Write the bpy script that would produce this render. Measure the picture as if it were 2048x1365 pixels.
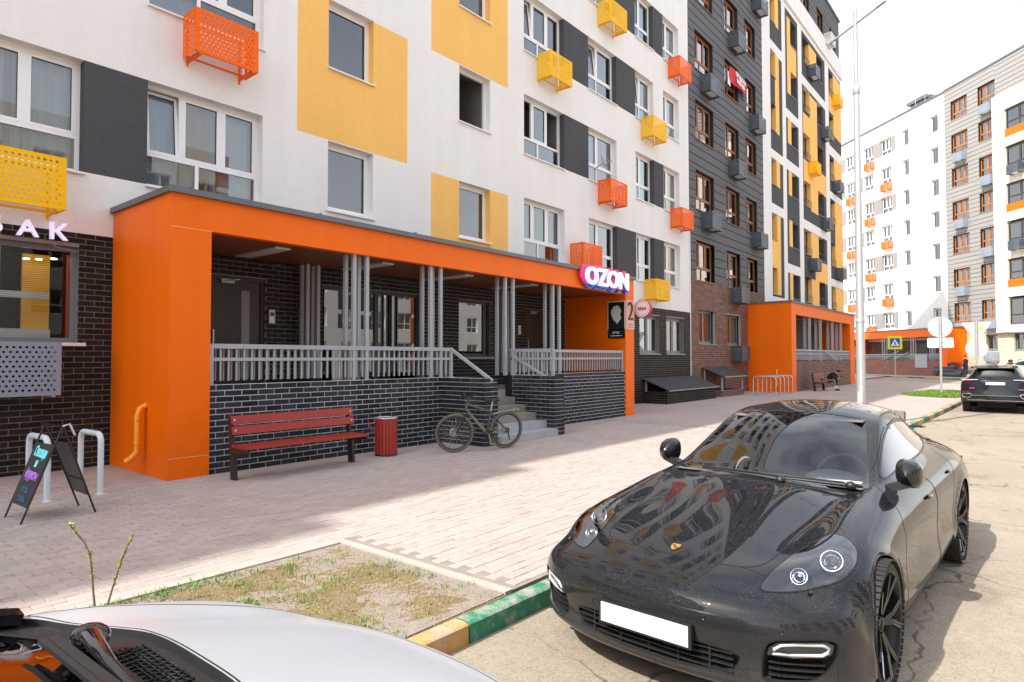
import bpy, bmesh, math, random
import numpy as np
from mathutils import Vector, Matrix

random.seed(7)
RNG = np.random.default_rng(11)
scene = bpy.context.scene
for ob in list(bpy.data.objects):
    bpy.data.objects.remove(ob)
COL = scene.collection
R = math.radians

# ------------------------------------------------------------------ camera
cam_data = bpy.data.cameras.new("camera")
cam = bpy.data.objects.new("camera", cam_data)
COL.objects.link(cam)
cam_data.sensor_width = 36.0
cam_data.lens = 1275.83 / 2048 * 36.0
cam_data.clip_start = 0.05
cam_data.clip_end = 3000
EYE = Vector((0, 0, 1.68))
_yaw, _pitch, _roll = R(39.456), R(1.55), R(-0.071)
_f = Vector((-math.sin(_yaw) * math.cos(_pitch), math.cos(_yaw) * math.cos(_pitch), math.sin(_pitch)))
_r0 = Vector((math.cos(_yaw), math.sin(_yaw), 0))
_u0 = _r0.cross(_f)
_r = _r0 * math.cos(_roll) + _u0 * math.sin(_roll)
_u = -_r0 * math.sin(_roll) + _u0 * math.cos(_roll)
cam.matrix_world = Matrix(((_r.x, _u.x, -_f.x, EYE.x), (_r.y, _u.y, -_f.y, EYE.y), (_r.z, _u.z, -_f.z, EYE.z), (0, 0, 0, 1)))
scene.camera = cam

# ------------------------------------------------------------------ sky, sun, exposure
SUN_TO = Vector((-0.24, -0.90, 1.0)).normalized()          # direction towards the sun
world = bpy.data.worlds.new("World")
scene.world = world
world.use_nodes = True
wn, wl = world.node_tree.nodes, world.node_tree.links
wn.clear()
w_out = wn.new("ShaderNodeOutputWorld")
w_bg = wn.new("ShaderNodeBackground")
sky = wn.new("ShaderNodeTexSky")
sky.sky_type = 'NISHITA'
sky.sun_disc = False
sky.sun_elevation = math.asin(SUN_TO.z)
sky.sun_rotation = math.atan2(SUN_TO.x, SUN_TO.y)
sky.air_density = 1.0
sky.dust_density = 2.5
sky.ozone_density = 1.0
w_tc = wn.new("ShaderNodeTexCoord")
w_map = wn.new("ShaderNodeMapping")
w_map.inputs['Scale'].default_value = (1.0, 1.0, 2.6)
w_noise = wn.new("ShaderNodeTexNoise")
w_noise.inputs['Scale'].default_value = 2.2
w_noise.inputs['Detail'].default_value = 7
w_noise.inputs['Roughness'].default_value = 0.58
w_ramp = wn.new("ShaderNodeValToRGB")
w_ramp.color_ramp.elements[0].position = 0.36
w_ramp.color_ramp.elements[1].position = 0.72
w_ramp.color_ramp.elements[0].color = (0.10, 0.10, 0.10, 1)
w_ramp.color_ramp.elements[1].color = (0.75, 0.75, 0.75, 1)
w_mix = wn.new("ShaderNodeMixRGB")
w_mix.inputs['Color2'].default_value = (8.3, 8.1, 7.8, 1)      # thin bright cloud in the sky's own units
wl.new(w_tc.outputs['Generated'], w_map.inputs['Vector'])
wl.new(w_map.outputs['Vector'], w_noise.inputs['Vector'])
wl.new(w_noise.outputs['Fac'], w_ramp.inputs['Fac'])
w_sep = wn.new("ShaderNodeSeparateXYZ")                         # haze whitens the sky towards the horizon
wl.new(w_tc.outputs['Generated'], w_sep.inputs[0])
w_haze = wn.new("ShaderNodeMapRange")
w_haze.inputs['From Min'].default_value = 0.75
w_haze.inputs['From Max'].default_value = 0.10
w_haze.inputs['To Min'].default_value = 0.0
w_haze.inputs['To Max'].default_value = 0.75
wl.new(w_sep.outputs['Z'], w_haze.inputs['Value'])
w_max = wn.new("ShaderNodeMath")
w_max.operation = 'MAXIMUM'
wl.new(w_ramp.outputs['Color'], w_max.inputs[0])
wl.new(w_haze.outputs[0], w_max.inputs[1])
wl.new(w_max.outputs[0], w_mix.inputs['Fac'])
wl.new(sky.outputs['Color'], w_mix.inputs['Color1'])
wl.new(w_mix.outputs['Color'], w_bg.inputs['Color'])
w_bg.inputs['Strength'].default_value = 0.15
wl.new(w_bg.outputs['Background'], w_out.inputs['Surface'])

sun_data = bpy.data.lights.new("sun", 'SUN')
sun_data.energy = 3.3
sun_data.angle = R(0.55)
sun_data.color = (1.0, 0.95, 0.87)
sun = bpy.data.objects.new("sun", sun_data)
COL.objects.link(sun)
sun.rotation_euler = SUN_TO.to_track_quat('Z', 'Y').to_euler()
sun.location = (-20, -60, 80)

scene.view_settings.view_transform = 'Standard'
scene.view_settings.look = 'None'
scene.view_settings.exposure = 1.02
scene.view_settings.gamma = 1.0
scene.view_settings.use_curve_mapping = False
scene.render.engine = 'CYCLES'
scene.cycles.max_bounces = 8
scene.cycles.diffuse_bounces = 4
scene.cycles.glossy_bounces = 4
scene.cycles.transparent_max_bounces = 12
scene.cycles.caustics_reflective = False
scene.cycles.caustics_refractive = False
scene.cycles.use_denoising = True

# ------------------------------------------------------------------ materials
def mat(name, color=(0.5, 0.5, 0.5), rough=0.6, metal=0.0, coat=0.0, spec=None, noise=None, bump=None, jitter=0.0,
        island=0.0, emit=None, wave=None, streak=None):
    """Principled material with procedural mottling (noise=(scale, amount)), relief (bump=(scale, strength)),
    per-piece value jitter and vertical weather streaks."""
    m = bpy.data.materials.new(name)
    m.use_nodes = True
    nt = m.node_tree
    n, l = nt.nodes, nt.links
    b = n["Principled BSDF"]
    b.inputs['Base Color'].default_value = (*color, 1)
    b.inputs['Roughness'].default_value = rough
    b.inputs['Metallic'].default_value = metal
    b.inputs['Coat Weight'].default_value = coat
    b.inputs['Coat Roughness'].default_value = 0.03
    b.inputs['Coat IOR'].default_value = 1.4
    if spec is not None:
        b.inputs['Specular IOR Level'].default_value = spec
    tc = n.new("ShaderNodeTexCoord")
    src = None
    fac = None
    if noise or jitter or island or streak:
        rgb = n.new("ShaderNodeRGB")
        rgb.outputs[0].default_value = (*color, 1)
        src = rgb.outputs[0]
        def scale_by(val_socket, lo, hi):
            nonlocal src
            mr = n.new("ShaderNodeMapRange")
            mr.inputs['To Min'].default_value = lo
            mr.inputs['To Max'].default_value = hi
            l.new(val_socket, mr.inputs['Value'])
            mx = n.new("ShaderNodeVectorMath")
            mx.operation = 'SCALE'
            l.new(src, mx.inputs[0])
            l.new(mr.outputs[0], mx.inputs['Scale'])
            src = mx.outputs[0]
        geo = n.new("ShaderNodeNewGeometry")
        if noise:
            tn = n.new("ShaderNodeTexNoise")
            tn.inputs['Scale'].default_value = noise[0]
            tn.inputs['Detail'].default_value = 6
            tn.inputs['Roughness'].default_value = 0.6
            l.new(geo.outputs['Position'], tn.inputs['Vector'])
            scale_by(tn.outputs['Fac'], 1 - noise[1], 1 + noise[1])
            if len(noise) > 2:
                tn2 = n.new("ShaderNodeTexNoise")
                tn2.inputs['Scale'].default_value = noise[2]
                tn2.inputs['Detail'].default_value = 8
                l.new(geo.outputs['Position'], tn2.inputs['Vector'])
                scale_by(tn2.outputs['Fac'], 1 - noise[3], 1 + noise[3])
        if streak:
            mp = n.new("ShaderNodeMapping")
            mp.inputs['Scale'].default_value = (streak[0], streak[0], streak[0] * 0.06)
            l.new(geo.outputs['Position'], mp.inputs['Vector'])
            ts = n.new("ShaderNodeTexNoise")
            ts.inputs['Scale'].default_value = 1.0
            ts.inputs['Detail'].default_value = 5
            l.new(mp.outputs[0], ts.inputs['Vector'])
            scale_by(ts.outputs['Fac'], 1 - streak[1], 1 + streak[1])
        if jitter or island:
            oi = n.new("ShaderNodeObjectInfo")
            ad = n.new("ShaderNodeMath")
            ad.operation = 'ADD'
            l.new(oi.outputs['Random'], ad.inputs[0])
            l.new(geo.outputs['Random Per Island'], ad.inputs[1])
            fr = n.new("ShaderNodeMath")
            fr.operation = 'FRACT'
            l.new(ad.outputs[0], fr.inputs[0])
            j = jitter or island
            scale_by(fr.outputs[0], 1 - j, 1 + j)
        l.new(src, b.inputs['Base Color'])
    if bump:
        tb = n.new("ShaderNodeTexNoise")
        tb.inputs['Scale'].default_value = bump[0]
        tb.inputs['Detail'].default_value = 8
        tb.inputs['Roughness'].default_value = 0.65
        gp = n.new("ShaderNodeNewGeometry")
        l.new(gp.outputs['Position'], tb.inputs['Vector'])
        bp = n.new("ShaderNodeBump")
        bp.inputs['Strength'].default_value = bump[1]
        bp.inputs['Distance'].default_value = bump[2] if len(bump) > 2 else 0.01
        l.new(tb.outputs['Fac'], bp.inputs['Height'])
        l.new(bp.outputs[0], b.inputs['Normal'])
    if emit:
        b.inputs['Emission Color'].default_value = (*emit[0], 1)
        b.inputs['Emission Strength'].default_value = emit[1]
    return m

def glass_mat(name, tint=(0.75, 0.82, 0.84), ior=1.6, boost=1.0, rough=0.0):
    """Clear pane: fresnel mirror over tinted see-through."""
    m = bpy.data.materials.new(name)
    m.use_nodes = True
    n, l = m.node_tree.nodes, m.node_tree.links
    n.clear()
    out = n.new("ShaderNodeOutputMaterial")
    mix = n.new("ShaderNodeMixShader")
    tr = n.new("ShaderNodeBsdfTransparent")
    tr.inputs['Color'].default_value = (*tint, 1)
    gl = n.new("ShaderNodeBsdfGlossy")
    gl.inputs['Roughness'].default_value = rough
    gl.inputs['Color'].default_value = (0.95, 0.97, 1.0, 1)
    fr = n.new("ShaderNodeFresnel")
    fr.inputs['IOR'].default_value = ior
    mu = n.new("ShaderNodeMath")
    mu.operation = 'MULTIPLY'
    mu.use_clamp = True
    mu.inputs[1].default_value = boost
    l.new(fr.outputs[0], mu.inputs[0])
    l.new(mu.outputs[0], mix.inputs['Fac'])
    l.new(tr.outputs[0], mix.inputs[1])
    l.new(gl.outputs[0], mix.inputs[2])
    l.new(mix.outputs[0], out.inputs['Surface'])
    return m

# ------------------------------------------------------------------ mesh building
class MB:
    """Collects polygons; build() links them as ONE mesh object."""
    def __init__(self):
        self.v, self.f, self.m, self.s = [], [], [], []
    def add(self, verts, faces, mi=0, smooth=False):
        o = len(self.v)
        self.v.extend(tuple(map(float, q)) for q in verts)
        for fc in faces:
            self.f.append(tuple(o + i for i in fc))
            self.m.append(mi)
            self.s.append(smooth)
        return self
    def quad(self, a, b, c, d, mi=0):
        return self.add((a, b, c, d), ((0, 1, 2, 3),), mi)
    def box(self, x0, x1, y0, y1, z0, z1, mi=0, M=None):
        vs = [(x0, y0, z0), (x1, y0, z0), (x1, y1, z0), (x0, y1, z0), (x0, y0, z1), (x1, y0, z1), (x1, y1, z1), (x0, y1, z1)]
        if M is not None:
            vs = [tuple(M @ Vector(q)) for q in vs]
        return self.add(vs, ((0, 3, 2, 1), (4, 5, 6, 7), (0, 1, 5, 4), (1, 2, 6, 5), (2, 3, 7, 6), (3, 0, 4, 7)), mi)
    def bar(self, a, b, w, h=None, mi=0, up=(0, 0, 1)):
        """Square bar from a to b."""
        h = h or w
        a, b = Vector(a), Vector(b)
        d = (b - a).normalized()
        up = Vector(up)
        if abs(d.dot(up)) > 0.98:
            up = Vector((0, 1, 0)) if abs(d.y) < 0.9 else Vector((1, 0, 0))
        s = d.cross(up).normalized()
        u = s.cross(d)
        vs = []
        for q in (a, b):
            for i, j in ((-1, -1), (1, -1), (1, 1), (-1, 1)):
                vs.append(tuple(q + s * i * w / 2 + u * j * h / 2))
        return self.add(vs, ((3, 2, 1, 0), (4, 5, 6, 7), (0, 1, 5, 4), (1, 2, 6, 5), (2, 3, 7, 6), (3, 0, 4, 7)), mi)
    def tube(self, pts, r, n=10, mi=0, closed=False, caps=True):
        """Round tube along a polyline; r is a number or a list."""
        pts = [Vector(q) for q in pts]
        k = len(pts)
        rs = r if isinstance(r, (list, tuple)) else [r] * k
        rings = []
        ref = None
        for i in range(k):
            if closed:
                d = pts[(i + 1) % k] - pts[i - 1]
            else:
                d = pts[min(i + 1, k - 1)] - pts[max(i - 1, 0)]
            d.normalize()
            if ref is None:
                ref = Vector((0, 0, 1)) if abs(d.z) < 0.9 else Vector((1, 0, 0))
            s = d.cross(ref)
            if s.length < 1e-6:
                s = d.orthogonal()
            s.normalize()
            u = s.cross(d).normalized()
            ref = u
            rings.append([tuple(pts[i] + (s * math.cos(2 * math.pi * j / n) + u * math.sin(2 * math.pi * j / n)) * rs[i]) for j in range(n)])
        vs = [q for rg in rings for q in rg]
        fs = []
        for i in range(k if closed else k - 1):
            a, b = i * n, ((i + 1) % k) * n
            for j in range(n):
                fs.append((a + j, a + (j + 1) % n, b + (j + 1) % n, b + j))
        self.add(vs, fs, mi, True)
        if caps and not closed:
            self.add(rings[0], (tuple(range(n)),), mi)
            self.add(rings[-1], (tuple(reversed(range(n))),), mi)
        return self
    def lathe(self, prof, n=24, mi=0, M=None, smooth=True, caps=False):
        """Profile [(r, z)] turned about z."""
        vs = []
        for r, z in prof:
            for j in range(n):
                a = 2 * math.pi * j / n
                q = Vector((r * math.cos(a), r * math.sin(a), z))
                vs.append(tuple(M @ q) if M is not None else tuple(q))
        fs = []
        for i in range(len(prof) - 1):
            for j in range(n):
                fs.append((i * n + j, i * n + (j + 1) % n, (i + 1) * n + (j + 1) % n, (i + 1) * n + j))
        if caps:
            fs.append(tuple(reversed(range(n))))
            fs.append(tuple((len(prof) - 1) * n + j for j in range(n)))
        return self.add(vs, fs, mi, smooth)
    def prism(self, poly, axis, a, b, mi=0, M=None):
        """2-D polygon extruded along axis 'x','y' or 'z' from a to b."""
        def p3(q, t):
            w = {'x': (t, q[0], q[1]), 'y': (q[0], t, q[1]), 'z': (q[0], q[1], t)}[axis]
            return tuple(M @ Vector(w)) if M is not None else w
        k = len(poly)
        vs = [p3(q, a) for q in poly] + [p3(q, b) for q in poly]
        fs = [tuple(reversed(range(k))), tuple(range(k, 2 * k))]
        for i in range(k):
            fs.append((i, (i + 1) % k, k + (i + 1) % k, k + i))
        return self.add(vs, fs, mi)
    def mesh(self, name):
        me = bpy.data.meshes.new(name)
        me.from_pydata(self.v, [], self.f)
        if any(self.m):
            me.polygons.foreach_set('material_index', self.m)
        if any(self.s):
            me.polygons.foreach_set('use_smooth', self.s)
        me.update()
        return me
    def build(self, name, mats, parent=None, loc=None, fix=True):
        me = self.mesh(name)
        if fix:
            bm = bmesh.new()
            bm.from_mesh(me)
            bmesh.ops.recalc_face_normals(bm, faces=bm.faces)
            bm.to_mesh(me)
            bm.free()
        return link(name, me, mats, parent, loc)

def link(name, me, mats=None, parent=None, loc=None, rotz=None):
    o = bpy.data.objects.new(name, me)
    COL.objects.link(o)
    if mats is not None and me is not None:
        if not isinstance(mats, (list, tuple)):
            mats = [mats]
        if len(me.materials) == 0:
            for q in mats:
                me.materials.append(q)
        elif len(mats) == 1 and me.materials[0] is not mats[0]:
            o.material_slots[0].link = 'OBJECT'
            o.material_slots[0].material = mats[0]
    if parent is not None:
        o.parent = parent
    if loc is not None:
        o.location = loc
    if rotz is not None:
        o.rotation_euler = (0, 0, rotz)
    return o

def tag(o, label=None, cat=None, group=None, kind=None):
    if label: o['label'] = label
    if cat: o['category'] = cat
    if group: o['group'] = group
    if kind: o['kind'] = kind
    return o

def thing(name, label, cat, loc=(0, 0, 0), rotz=0.0, group=None):
    o = bpy.data.objects.new(name, None)
    COL.objects.link(o)
    o.empty_display_size = 0.2
    o.location = loc
    o.rotation_euler = (0, 0, rotz)
    return tag(o, label, cat, group)

def copy_tree(o, parent=None):
    c = o.copy()
    COL.objects.link(c)
    if parent is not None:
        c.parent = parent
    for ch in KIDS.get(o.name, [q for q in bpy.data.objects if q.parent == o]):
        copy_tree(ch, c)
    return c
KIDS = {}

def text_mesh(s, size, depth=0.0, bold=True, align='CENTER', offset=0.0, shear=0.0):
    cu = bpy.data.curves.new("lettering", 'FONT')
    cu.body = s
    cu.size = size
    cu.extrude = depth
    cu.offset = offset
    cu.shear = shear
    cu.align_x = align
    cu.align_y = 'CENTER'
    cu.resolution_u = 4
    o = bpy.data.objects.new("lettering", cu)
    COL.objects.link(o)
    dg = bpy.context.evaluated_depsgraph_get()
    me = bpy.data.meshes.new_from_object(o.evaluated_get(dg))
    bpy.data.objects.remove(o)
    return me
# ------------------------------------------------------------------ shared surface materials
def road_mat():
    """Dusty asphalt: aggregate, pale and dark patches, fine cracks, oil spots."""
    m = mat("road_asphalt", (0.335, 0.285, 0.222), 0.92, noise=(0.45, .20, 7.0, .14), bump=(75, .7, .006))
    n, l = m.node_tree.nodes, m.node_tree.links
    b = n["Principled BSDF"]
    src = b.inputs['Base Color'].links[0].from_socket
    geo = n.new("ShaderNodeNewGeometry")
    def chain(fac, col, amt=1.0):
        nonlocal src
        mx = n.new("ShaderNodeMixRGB")
        mx.blend_type = 'MULTIPLY'
        mu = n.new("ShaderNodeMath"); mu.operation = 'MULTIPLY'; mu.inputs[1].default_value = amt
        l.new(fac, mu.inputs[0]); l.new(mu.outputs[0], mx.inputs['Fac'])
        l.new(src, mx.inputs['Color1']); mx.inputs['Color2'].default_value = (*col, 1)
        src = mx.outputs[0]
    def ramp(sock, a, b2):
        r = n.new("ShaderNodeMapRange"); r.inputs['From Min'].default_value = a; r.inputs['From Max'].default_value = b2
        l.new(sock, r.inputs['Value']); return r.outputs[0]
    agg = n.new("ShaderNodeTexVoronoi"); agg.inputs['Scale'].default_value = 85
    l.new(geo.outputs['Position'], agg.inputs['Vector'])
    sc = n.new("ShaderNodeSeparateColor"); l.new(agg.outputs['Color'], sc.inputs[0])
    chain(ramp(sc.outputs[0], .45, 1.0), (.50, .50, .50), .55)
    st = n.new("ShaderNodeTexNoise"); st.inputs['Scale'].default_value = 1.1; st.inputs['Detail'].default_value = 9; st.inputs['Roughness'].default_value = .7
    l.new(geo.outputs['Position'], st.inputs['Vector'])
    chain(ramp(st.outputs['Fac'], .54, .66), (.62, .58, .52), .75)
    wob = n.new("ShaderNodeTexNoise"); wob.inputs['Scale'].default_value = 1.6; wob.inputs['Detail'].default_value = 6
    l.new(geo.outputs['Position'], wob.inputs['Vector'])
    ad = n.new("ShaderNodeVectorMath"); ad.operation = 'MULTIPLY_ADD'
    ad.inputs[1].default_value = (.9, .9, 0)
    l.new(wob.outputs['Color'], ad.inputs[0]); l.new(geo.outputs['Position'], ad.inputs[2])
    ck = n.new("ShaderNodeTexVoronoi"); ck.feature = 'DISTANCE_TO_EDGE'; ck.inputs['Scale'].default_value = .42
    l.new(ad.outputs[0], ck.inputs['Vector'])
    gate = n.new("ShaderNodeMath"); gate.operation = 'MULTIPLY'
    l.new(ramp(ck.outputs['Distance'], .007, .002), gate.inputs[0]); l.new(ramp(st.outputs['Fac'], .40, .55), gate.inputs[1])
    chain(gate.outputs[0], (.25, .23, .2), .9)
    oil = n.new("ShaderNodeTexVoronoi"); oil.inputs['Scale'].default_value = .9
    l.new(ad.outputs[0], oil.inputs['Vector'])
    chain(ramp(oil.outputs['Distance'], .10, .03), (.35, .33, .31), .7)
    l.new(src, b.inputs['Base Color'])
    return m

def worn_mat(name, color):
    """Paint rubbed off to the concrete in patches."""
    m = mat(name, color, 0.75, noise=(5, .25, 45, .3), bump=(50, .6, .005))
    n, l = m.node_tree.nodes, m.node_tree.links
    b = n["Principled BSDF"]
    src = b.inputs['Base Color'].links[0].from_socket
    geo = n.new("ShaderNodeNewGeometry")
    t = n.new("ShaderNodeTexNoise"); t.inputs['Scale'].default_value = 7; t.inputs['Detail'].default_value = 10; t.inputs['Roughness'].default_value = .7
    l.new(geo.outputs['Position'], t.inputs['Vector'])
    sep = n.new("ShaderNodeSeparateXYZ"); l.new(geo.outputs['Normal'], sep.inputs[0])
    up = n.new("ShaderNodeMath"); up.operation = 'MULTIPLY_ADD'; up.inputs[1].default_value = .10
    l.new(sep.outputs['Z'], up.inputs[0]); l.new(t.outputs['Fac'], up.inputs[2])
    r = n.new("ShaderNodeMapRange"); r.inputs['From Min'].default_value = .52; r.inputs['From Max'].default_value = .70; r.inputs['To Max'].default_value = .85
    l.new(up.outputs[0], r.inputs['Value'])
    mx = n.new("ShaderNodeMixRGB"); mx.inputs['Color2'].default_value = (.40, .37, .32, 1)
    l.new(r.outputs[0], mx.inputs['Fac']); l.new(src, mx.inputs['Color1']); l.new(mx.outputs[0], b.inputs['Base Color'])
    return m

M_ = dict(
    asphalt=road_mat(),
    paver=mat("paver_concrete", (0.40, 0.335, 0.305), 0.92, noise=(0.5, .14, 14, .10), bump=(90, .35, .003), jitter=.08),
    joint=mat("joint_sand", (0.27, 0.225, 0.20), 0.95, noise=(8, .3)),
    edging=mat("edging_concrete", (0.40, 0.365, 0.32), 0.9, noise=(3, .15, 40, .1), bump=(70, .4, .003)),
    kerb_green=worn_mat("kerb_green_paint", (0.03, 0.20, 0.11)),
    kerb_yellow=worn_mat("kerb_yellow_paint", (0.48, 0.28, 0.08)),
    soil=mat("dry_soil", (0.22, 0.165, 0.085), 0.97, noise=(2.6, .35, 26, .30), bump=(35, .9, .02)),
    steel=mat("galvanised_steel", (0.50, 0.53, 0.55), 0.42, 0.55, noise=(9, .12)),
    greypaint=mat("grey_paint", (0.36, 0.38, 0.40), 0.5, noise=(6, .10, 60, .08)),
    orange=mat("orange_panel", (0.88, 0.150, 0.0), 0.45, spec=.25, noise=(.7, .06, 5, .04), streak=(2.5, .09)),
    orange_pipe=mat("orange_pipe", (0.90, 0.32, 0.015), 0.4, noise=(4, .08)),
    yellow_pipe=mat("yellow_pipe", (0.85, 0.40, 0.02), 0.4),
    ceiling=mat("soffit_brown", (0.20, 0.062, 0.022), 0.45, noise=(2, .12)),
    stucco=[
        mat("white_stucco", (0.80, 0.79, 0.77), 0.93, noise=(.8, .05, 34, .08), bump=(40, .7, .008), streak=(2.2, .07)),
        mat("yellow_stucco", (0.90, 0.52, 0.145), 0.93, noise=(1.1, .06, 34, .13), bump=(40, .7, .008), streak=(2.2, .07)),
        mat("grey_stucco", (0.080, 0.082, 0.088), 0.93, spec=.2, noise=(1.1, .10, 34, .28), bump=(40, .9, .008), streak=(2.2, .10)),
        mat("plank_grey", (0.13, 0.132, 0.14), 0.8, spec=.2, noise=(1.5, .08, 20, .06)),
        mat("cream_stucco", (0.72, 0.66, 0.57), 0.93, noise=(1.1, .05, 30, .06), bump=(55, .4, .006)),
    ],
    mortar_dark=mat("mortar_dark", (0.22, 0.195, 0.17), 0.95, noise=(5, .35)),
    mortar_pale=mat("mortar_pale", (0.72, 0.72, 0.72), 0.95, noise=(4, .40)),
    mortar_brown=mat("mortar_brown", (0.42, 0.35, 0.30), 0.95, noise=(5, .25)),
    brick_black=mat("brick_black", (0.018, 0.0155, 0.0155), 0.6, spec=.18, noise=(3, .3, 50, .3), bump=(60, .5, .004), jitter=.45),
    brick_slate=mat("brick_slate", (0.026, 0.029, 0.037), 0.65, spec=.18, noise=(2.2, .5, 40, .35), streak=(2.5, .5), bump=(60, .5, .004), jitter=.45),
    brick_brown=mat("brick_brown", (0.155, 0.070, 0.048), 0.75, noise=(3, .2, 40, .3), bump=(60, .4, .004), jitter=.40),
    brick_cream=mat("brick_cream", (0.62, 0.53, 0.40), 0.8, noise=(3, .15), jitter=.16),
    frame_white=mat("frame_white", (0.84, 0.84, 0.84), 0.35),
    frame_grey=mat("frame_grey", (0.17, 0.20, 0.225), 0.4),
    frame_brown=mat("frame_brown", (0.30, 0.105, 0.032), 0.45, noise=(20, .15)),
    frame_orange=mat("frame_orange", (0.52, 0.17, 0.03), 0.45),
    frame_dark=mat("frame_dark", (0.045, 0.042, 0.045), 0.45),
    pane=glass_mat("window_pane", (0.70, 0.77, 0.80), 1.58, 2.7),
    curtain=mat("curtain_white", (0.68, 0.72, 0.78), 0.9),
    curtain_tan=mat("curtain_tan", (0.50, 0.36, 0.22), 0.9, noise=(3, .2)),
    curtain_green=mat("curtain_green", (0.10, 0.42, 0.30), 0.9),
    room=mat("room_wall", (0.17, 0.17, 0.165), 0.95, noise=(1.2, .5)),
    dark=mat("dark_hollow", (0.02, 0.019, 0.018), 0.9),
    roofmetal=mat("roof_flashing", (0.135, 0.15, 0.165), 0.45, 0.3, noise=(4, .15)),
    sill=mat("sill_white", (0.80, 0.80, 0.79), 0.4),
    sill_dark=mat("sill_grey", (0.30, 0.31, 0.32), 0.45),
    basket_orange=mat("basket_orange", (0.90, 0.135, 0.0), 0.5, spec=.2),
    basket_yellow=mat("basket_yellow", (0.92, 0.50, 0.0), 0.5, spec=.2),
    basket_dark=mat("basket_dark", (0.065, 0.085, 0.105), 0.42, noise=(3, .15)),
    basket_grey=mat("basket_blue_grey", (0.24, 0.29, 0.36), 0.42),
    basket_white=mat("basket_white", (0.75, 0.74, 0.70), 0.45),
    door=mat("steel_door", (0.030, 0.027, 0.027), 0.4),
    wood_red=mat("red_painted_wood", (0.34, 0.030, 0.022), 0.38, noise=(14, .18, 60, .12), bump=(40, .25, .002)),
    wood_brown=mat("brown_wood", (0.25, 0.085, 0.04), 0.5, noise=(14, .2)),
    bench_leg=mat("bench_black", (0.020, 0.016, 0.015), 0.5),
    sheet=mat("roofing_sheet", (0.040, 0.040, 0.045), 0.6, noise=(2.5, .4, 30, .4), bump=(30, .4, .004), streak=(3, .3)),
    white=mat("white_enamel", (0.82, 0.82, 0.82), 0.35),
    black=mat("black_enamel", (0.014, 0.014, 0.015), 0.35),
)

# ------------------------------------------------------------------ ground, road, pavement, kerb
ROAD_Z = -0.13
gb = MB()
gb.box(-900, 900, -700, 1100, ROAD_Z - .5, ROAD_Z)
tag(gb.build('road', M_['asphalt']), kind='structure')

def kerb_x(y):
    return -2.87 + .0195 * y
def brick_ground(name, base, joint, scale):
    """Paving pattern as colour and relief, for where the blocks are too far off to tell apart."""
    m = bpy.data.materials.new(name)
    m.use_nodes = True
    n, l = m.node_tree.nodes, m.node_tree.links
    b = n["Principled BSDF"]
    b.inputs['Roughness'].default_value = .92
    geo = n.new("ShaderNodeNewGeometry")
    mp = n.new("ShaderNodeMapping")
    mp.inputs['Rotation'].default_value = (0, 0, R(90))
    br = n.new("ShaderNodeTexBrick")
    br.inputs['Scale'].default_value = 1.0
    br.inputs['Brick Width'].default_value = .20
    br.inputs['Row Height'].default_value = .10
    br.inputs['Mortar Size'].default_value = .004
    br.inputs['Color1'].default_value = (*[c * .94 for c in base], 1)
    br.inputs['Color2'].default_value = (*[c * 1.06 for c in base], 1)
    br.inputs['Mortar'].default_value = (*joint, 1)
    no = n.new("ShaderNodeTexNoise"); no.inputs['Scale'].default_value = .5; no.inputs['Detail'].default_value = 7
    l.new(geo.outputs['Position'], mp.inputs[0]); l.new(mp.outputs[0], br.inputs['Vector']); l.new(geo.outputs['Position'], no.inputs['Vector'])
    mr = n.new("ShaderNodeMapRange"); mr.inputs['To Min'].default_value = .84; mr.inputs['To Max'].default_value = 1.16
    l.new(no.outputs['Fac'], mr.inputs[0])
    sc = n.new("ShaderNodeVectorMath"); sc.operation = 'SCALE'
    l.new(br.outputs['Color'], sc.inputs[0]); l.new(mr.outputs[0], sc.inputs['Scale'])
    l.new(sc.outputs[0], b.inputs['Base Color'])
    return m
M_['paving_far'] = brick_ground("paving_far", (0.40, 0.335, 0.305), (0.29, 0.24, 0.215), 1)

PX0, PX1, PY1 = -10.62, -3.0, 15.0          # zone where each paving block is built
PATCH = (-4.93, -2.97, 3.53)                 # soil bed: x0, x1, y end
pb = MB()                                    # slab under everything (joints show it), far part carries the pattern
pb.box(-30, -11.0, -60, 90, -.30, -.02, 0)
pv = tag(pb.build('pavement', M_['paving_far']), kind='structure')
fb = MB()
# far field slab: from the block zone to the junction, edge following the kerb
ys = [PY1] + list(np.arange(16, 46, 2.0)) + [46.0]
for a, b in zip(ys[:-1], ys[1:]):
    fb.add([(-30, a, 0), (kerb_x(a) - .13, a, 0), (kerb_x(b) - .13, b, 0), (-30, b, 0)], ((0, 1, 2, 3),))
fb.add([(-30, 46, 0), (kerb_x(46) - .13, 46, 0), (-4.6, 50.5, 0), (-8, 53.5, 0), (-30, 55, 0)], ((0, 1, 2, 3, 4),))
fb.box(-30, PX0, -60, PY1, -.25, 0)
fb.box(PX0, PATCH[0] - .08, -60, -1.0, -.25, 0)
fb.build('paving_field', M_['paving_far'], pv)
jb = MB()
jb.box(PX0, PX1 + .02, -1.0, PY1, -.25, -.0055)
jb.build('joint_bed', M_['joint'], pv)
hm = MB()
hm.add([(-30, 55, ROAD_Z - .1), (-8, 53.5, ROAD_Z - .1), (-4.6, 50.5, ROAD_Z - .1), (kerb_x(46) - .13, 46, ROAD_Z - .1), (-30, 55, .0), (-8, 53.5, .0), (-4.6, 50.5, .0), (kerb_x(46) - .13, 46, .0)],
       ((0, 1, 5, 4), (1, 2, 6, 5), (2, 3, 7, 6)))
hm.build('kerb_edge', M_['edging'], pv, fix=False)

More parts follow.
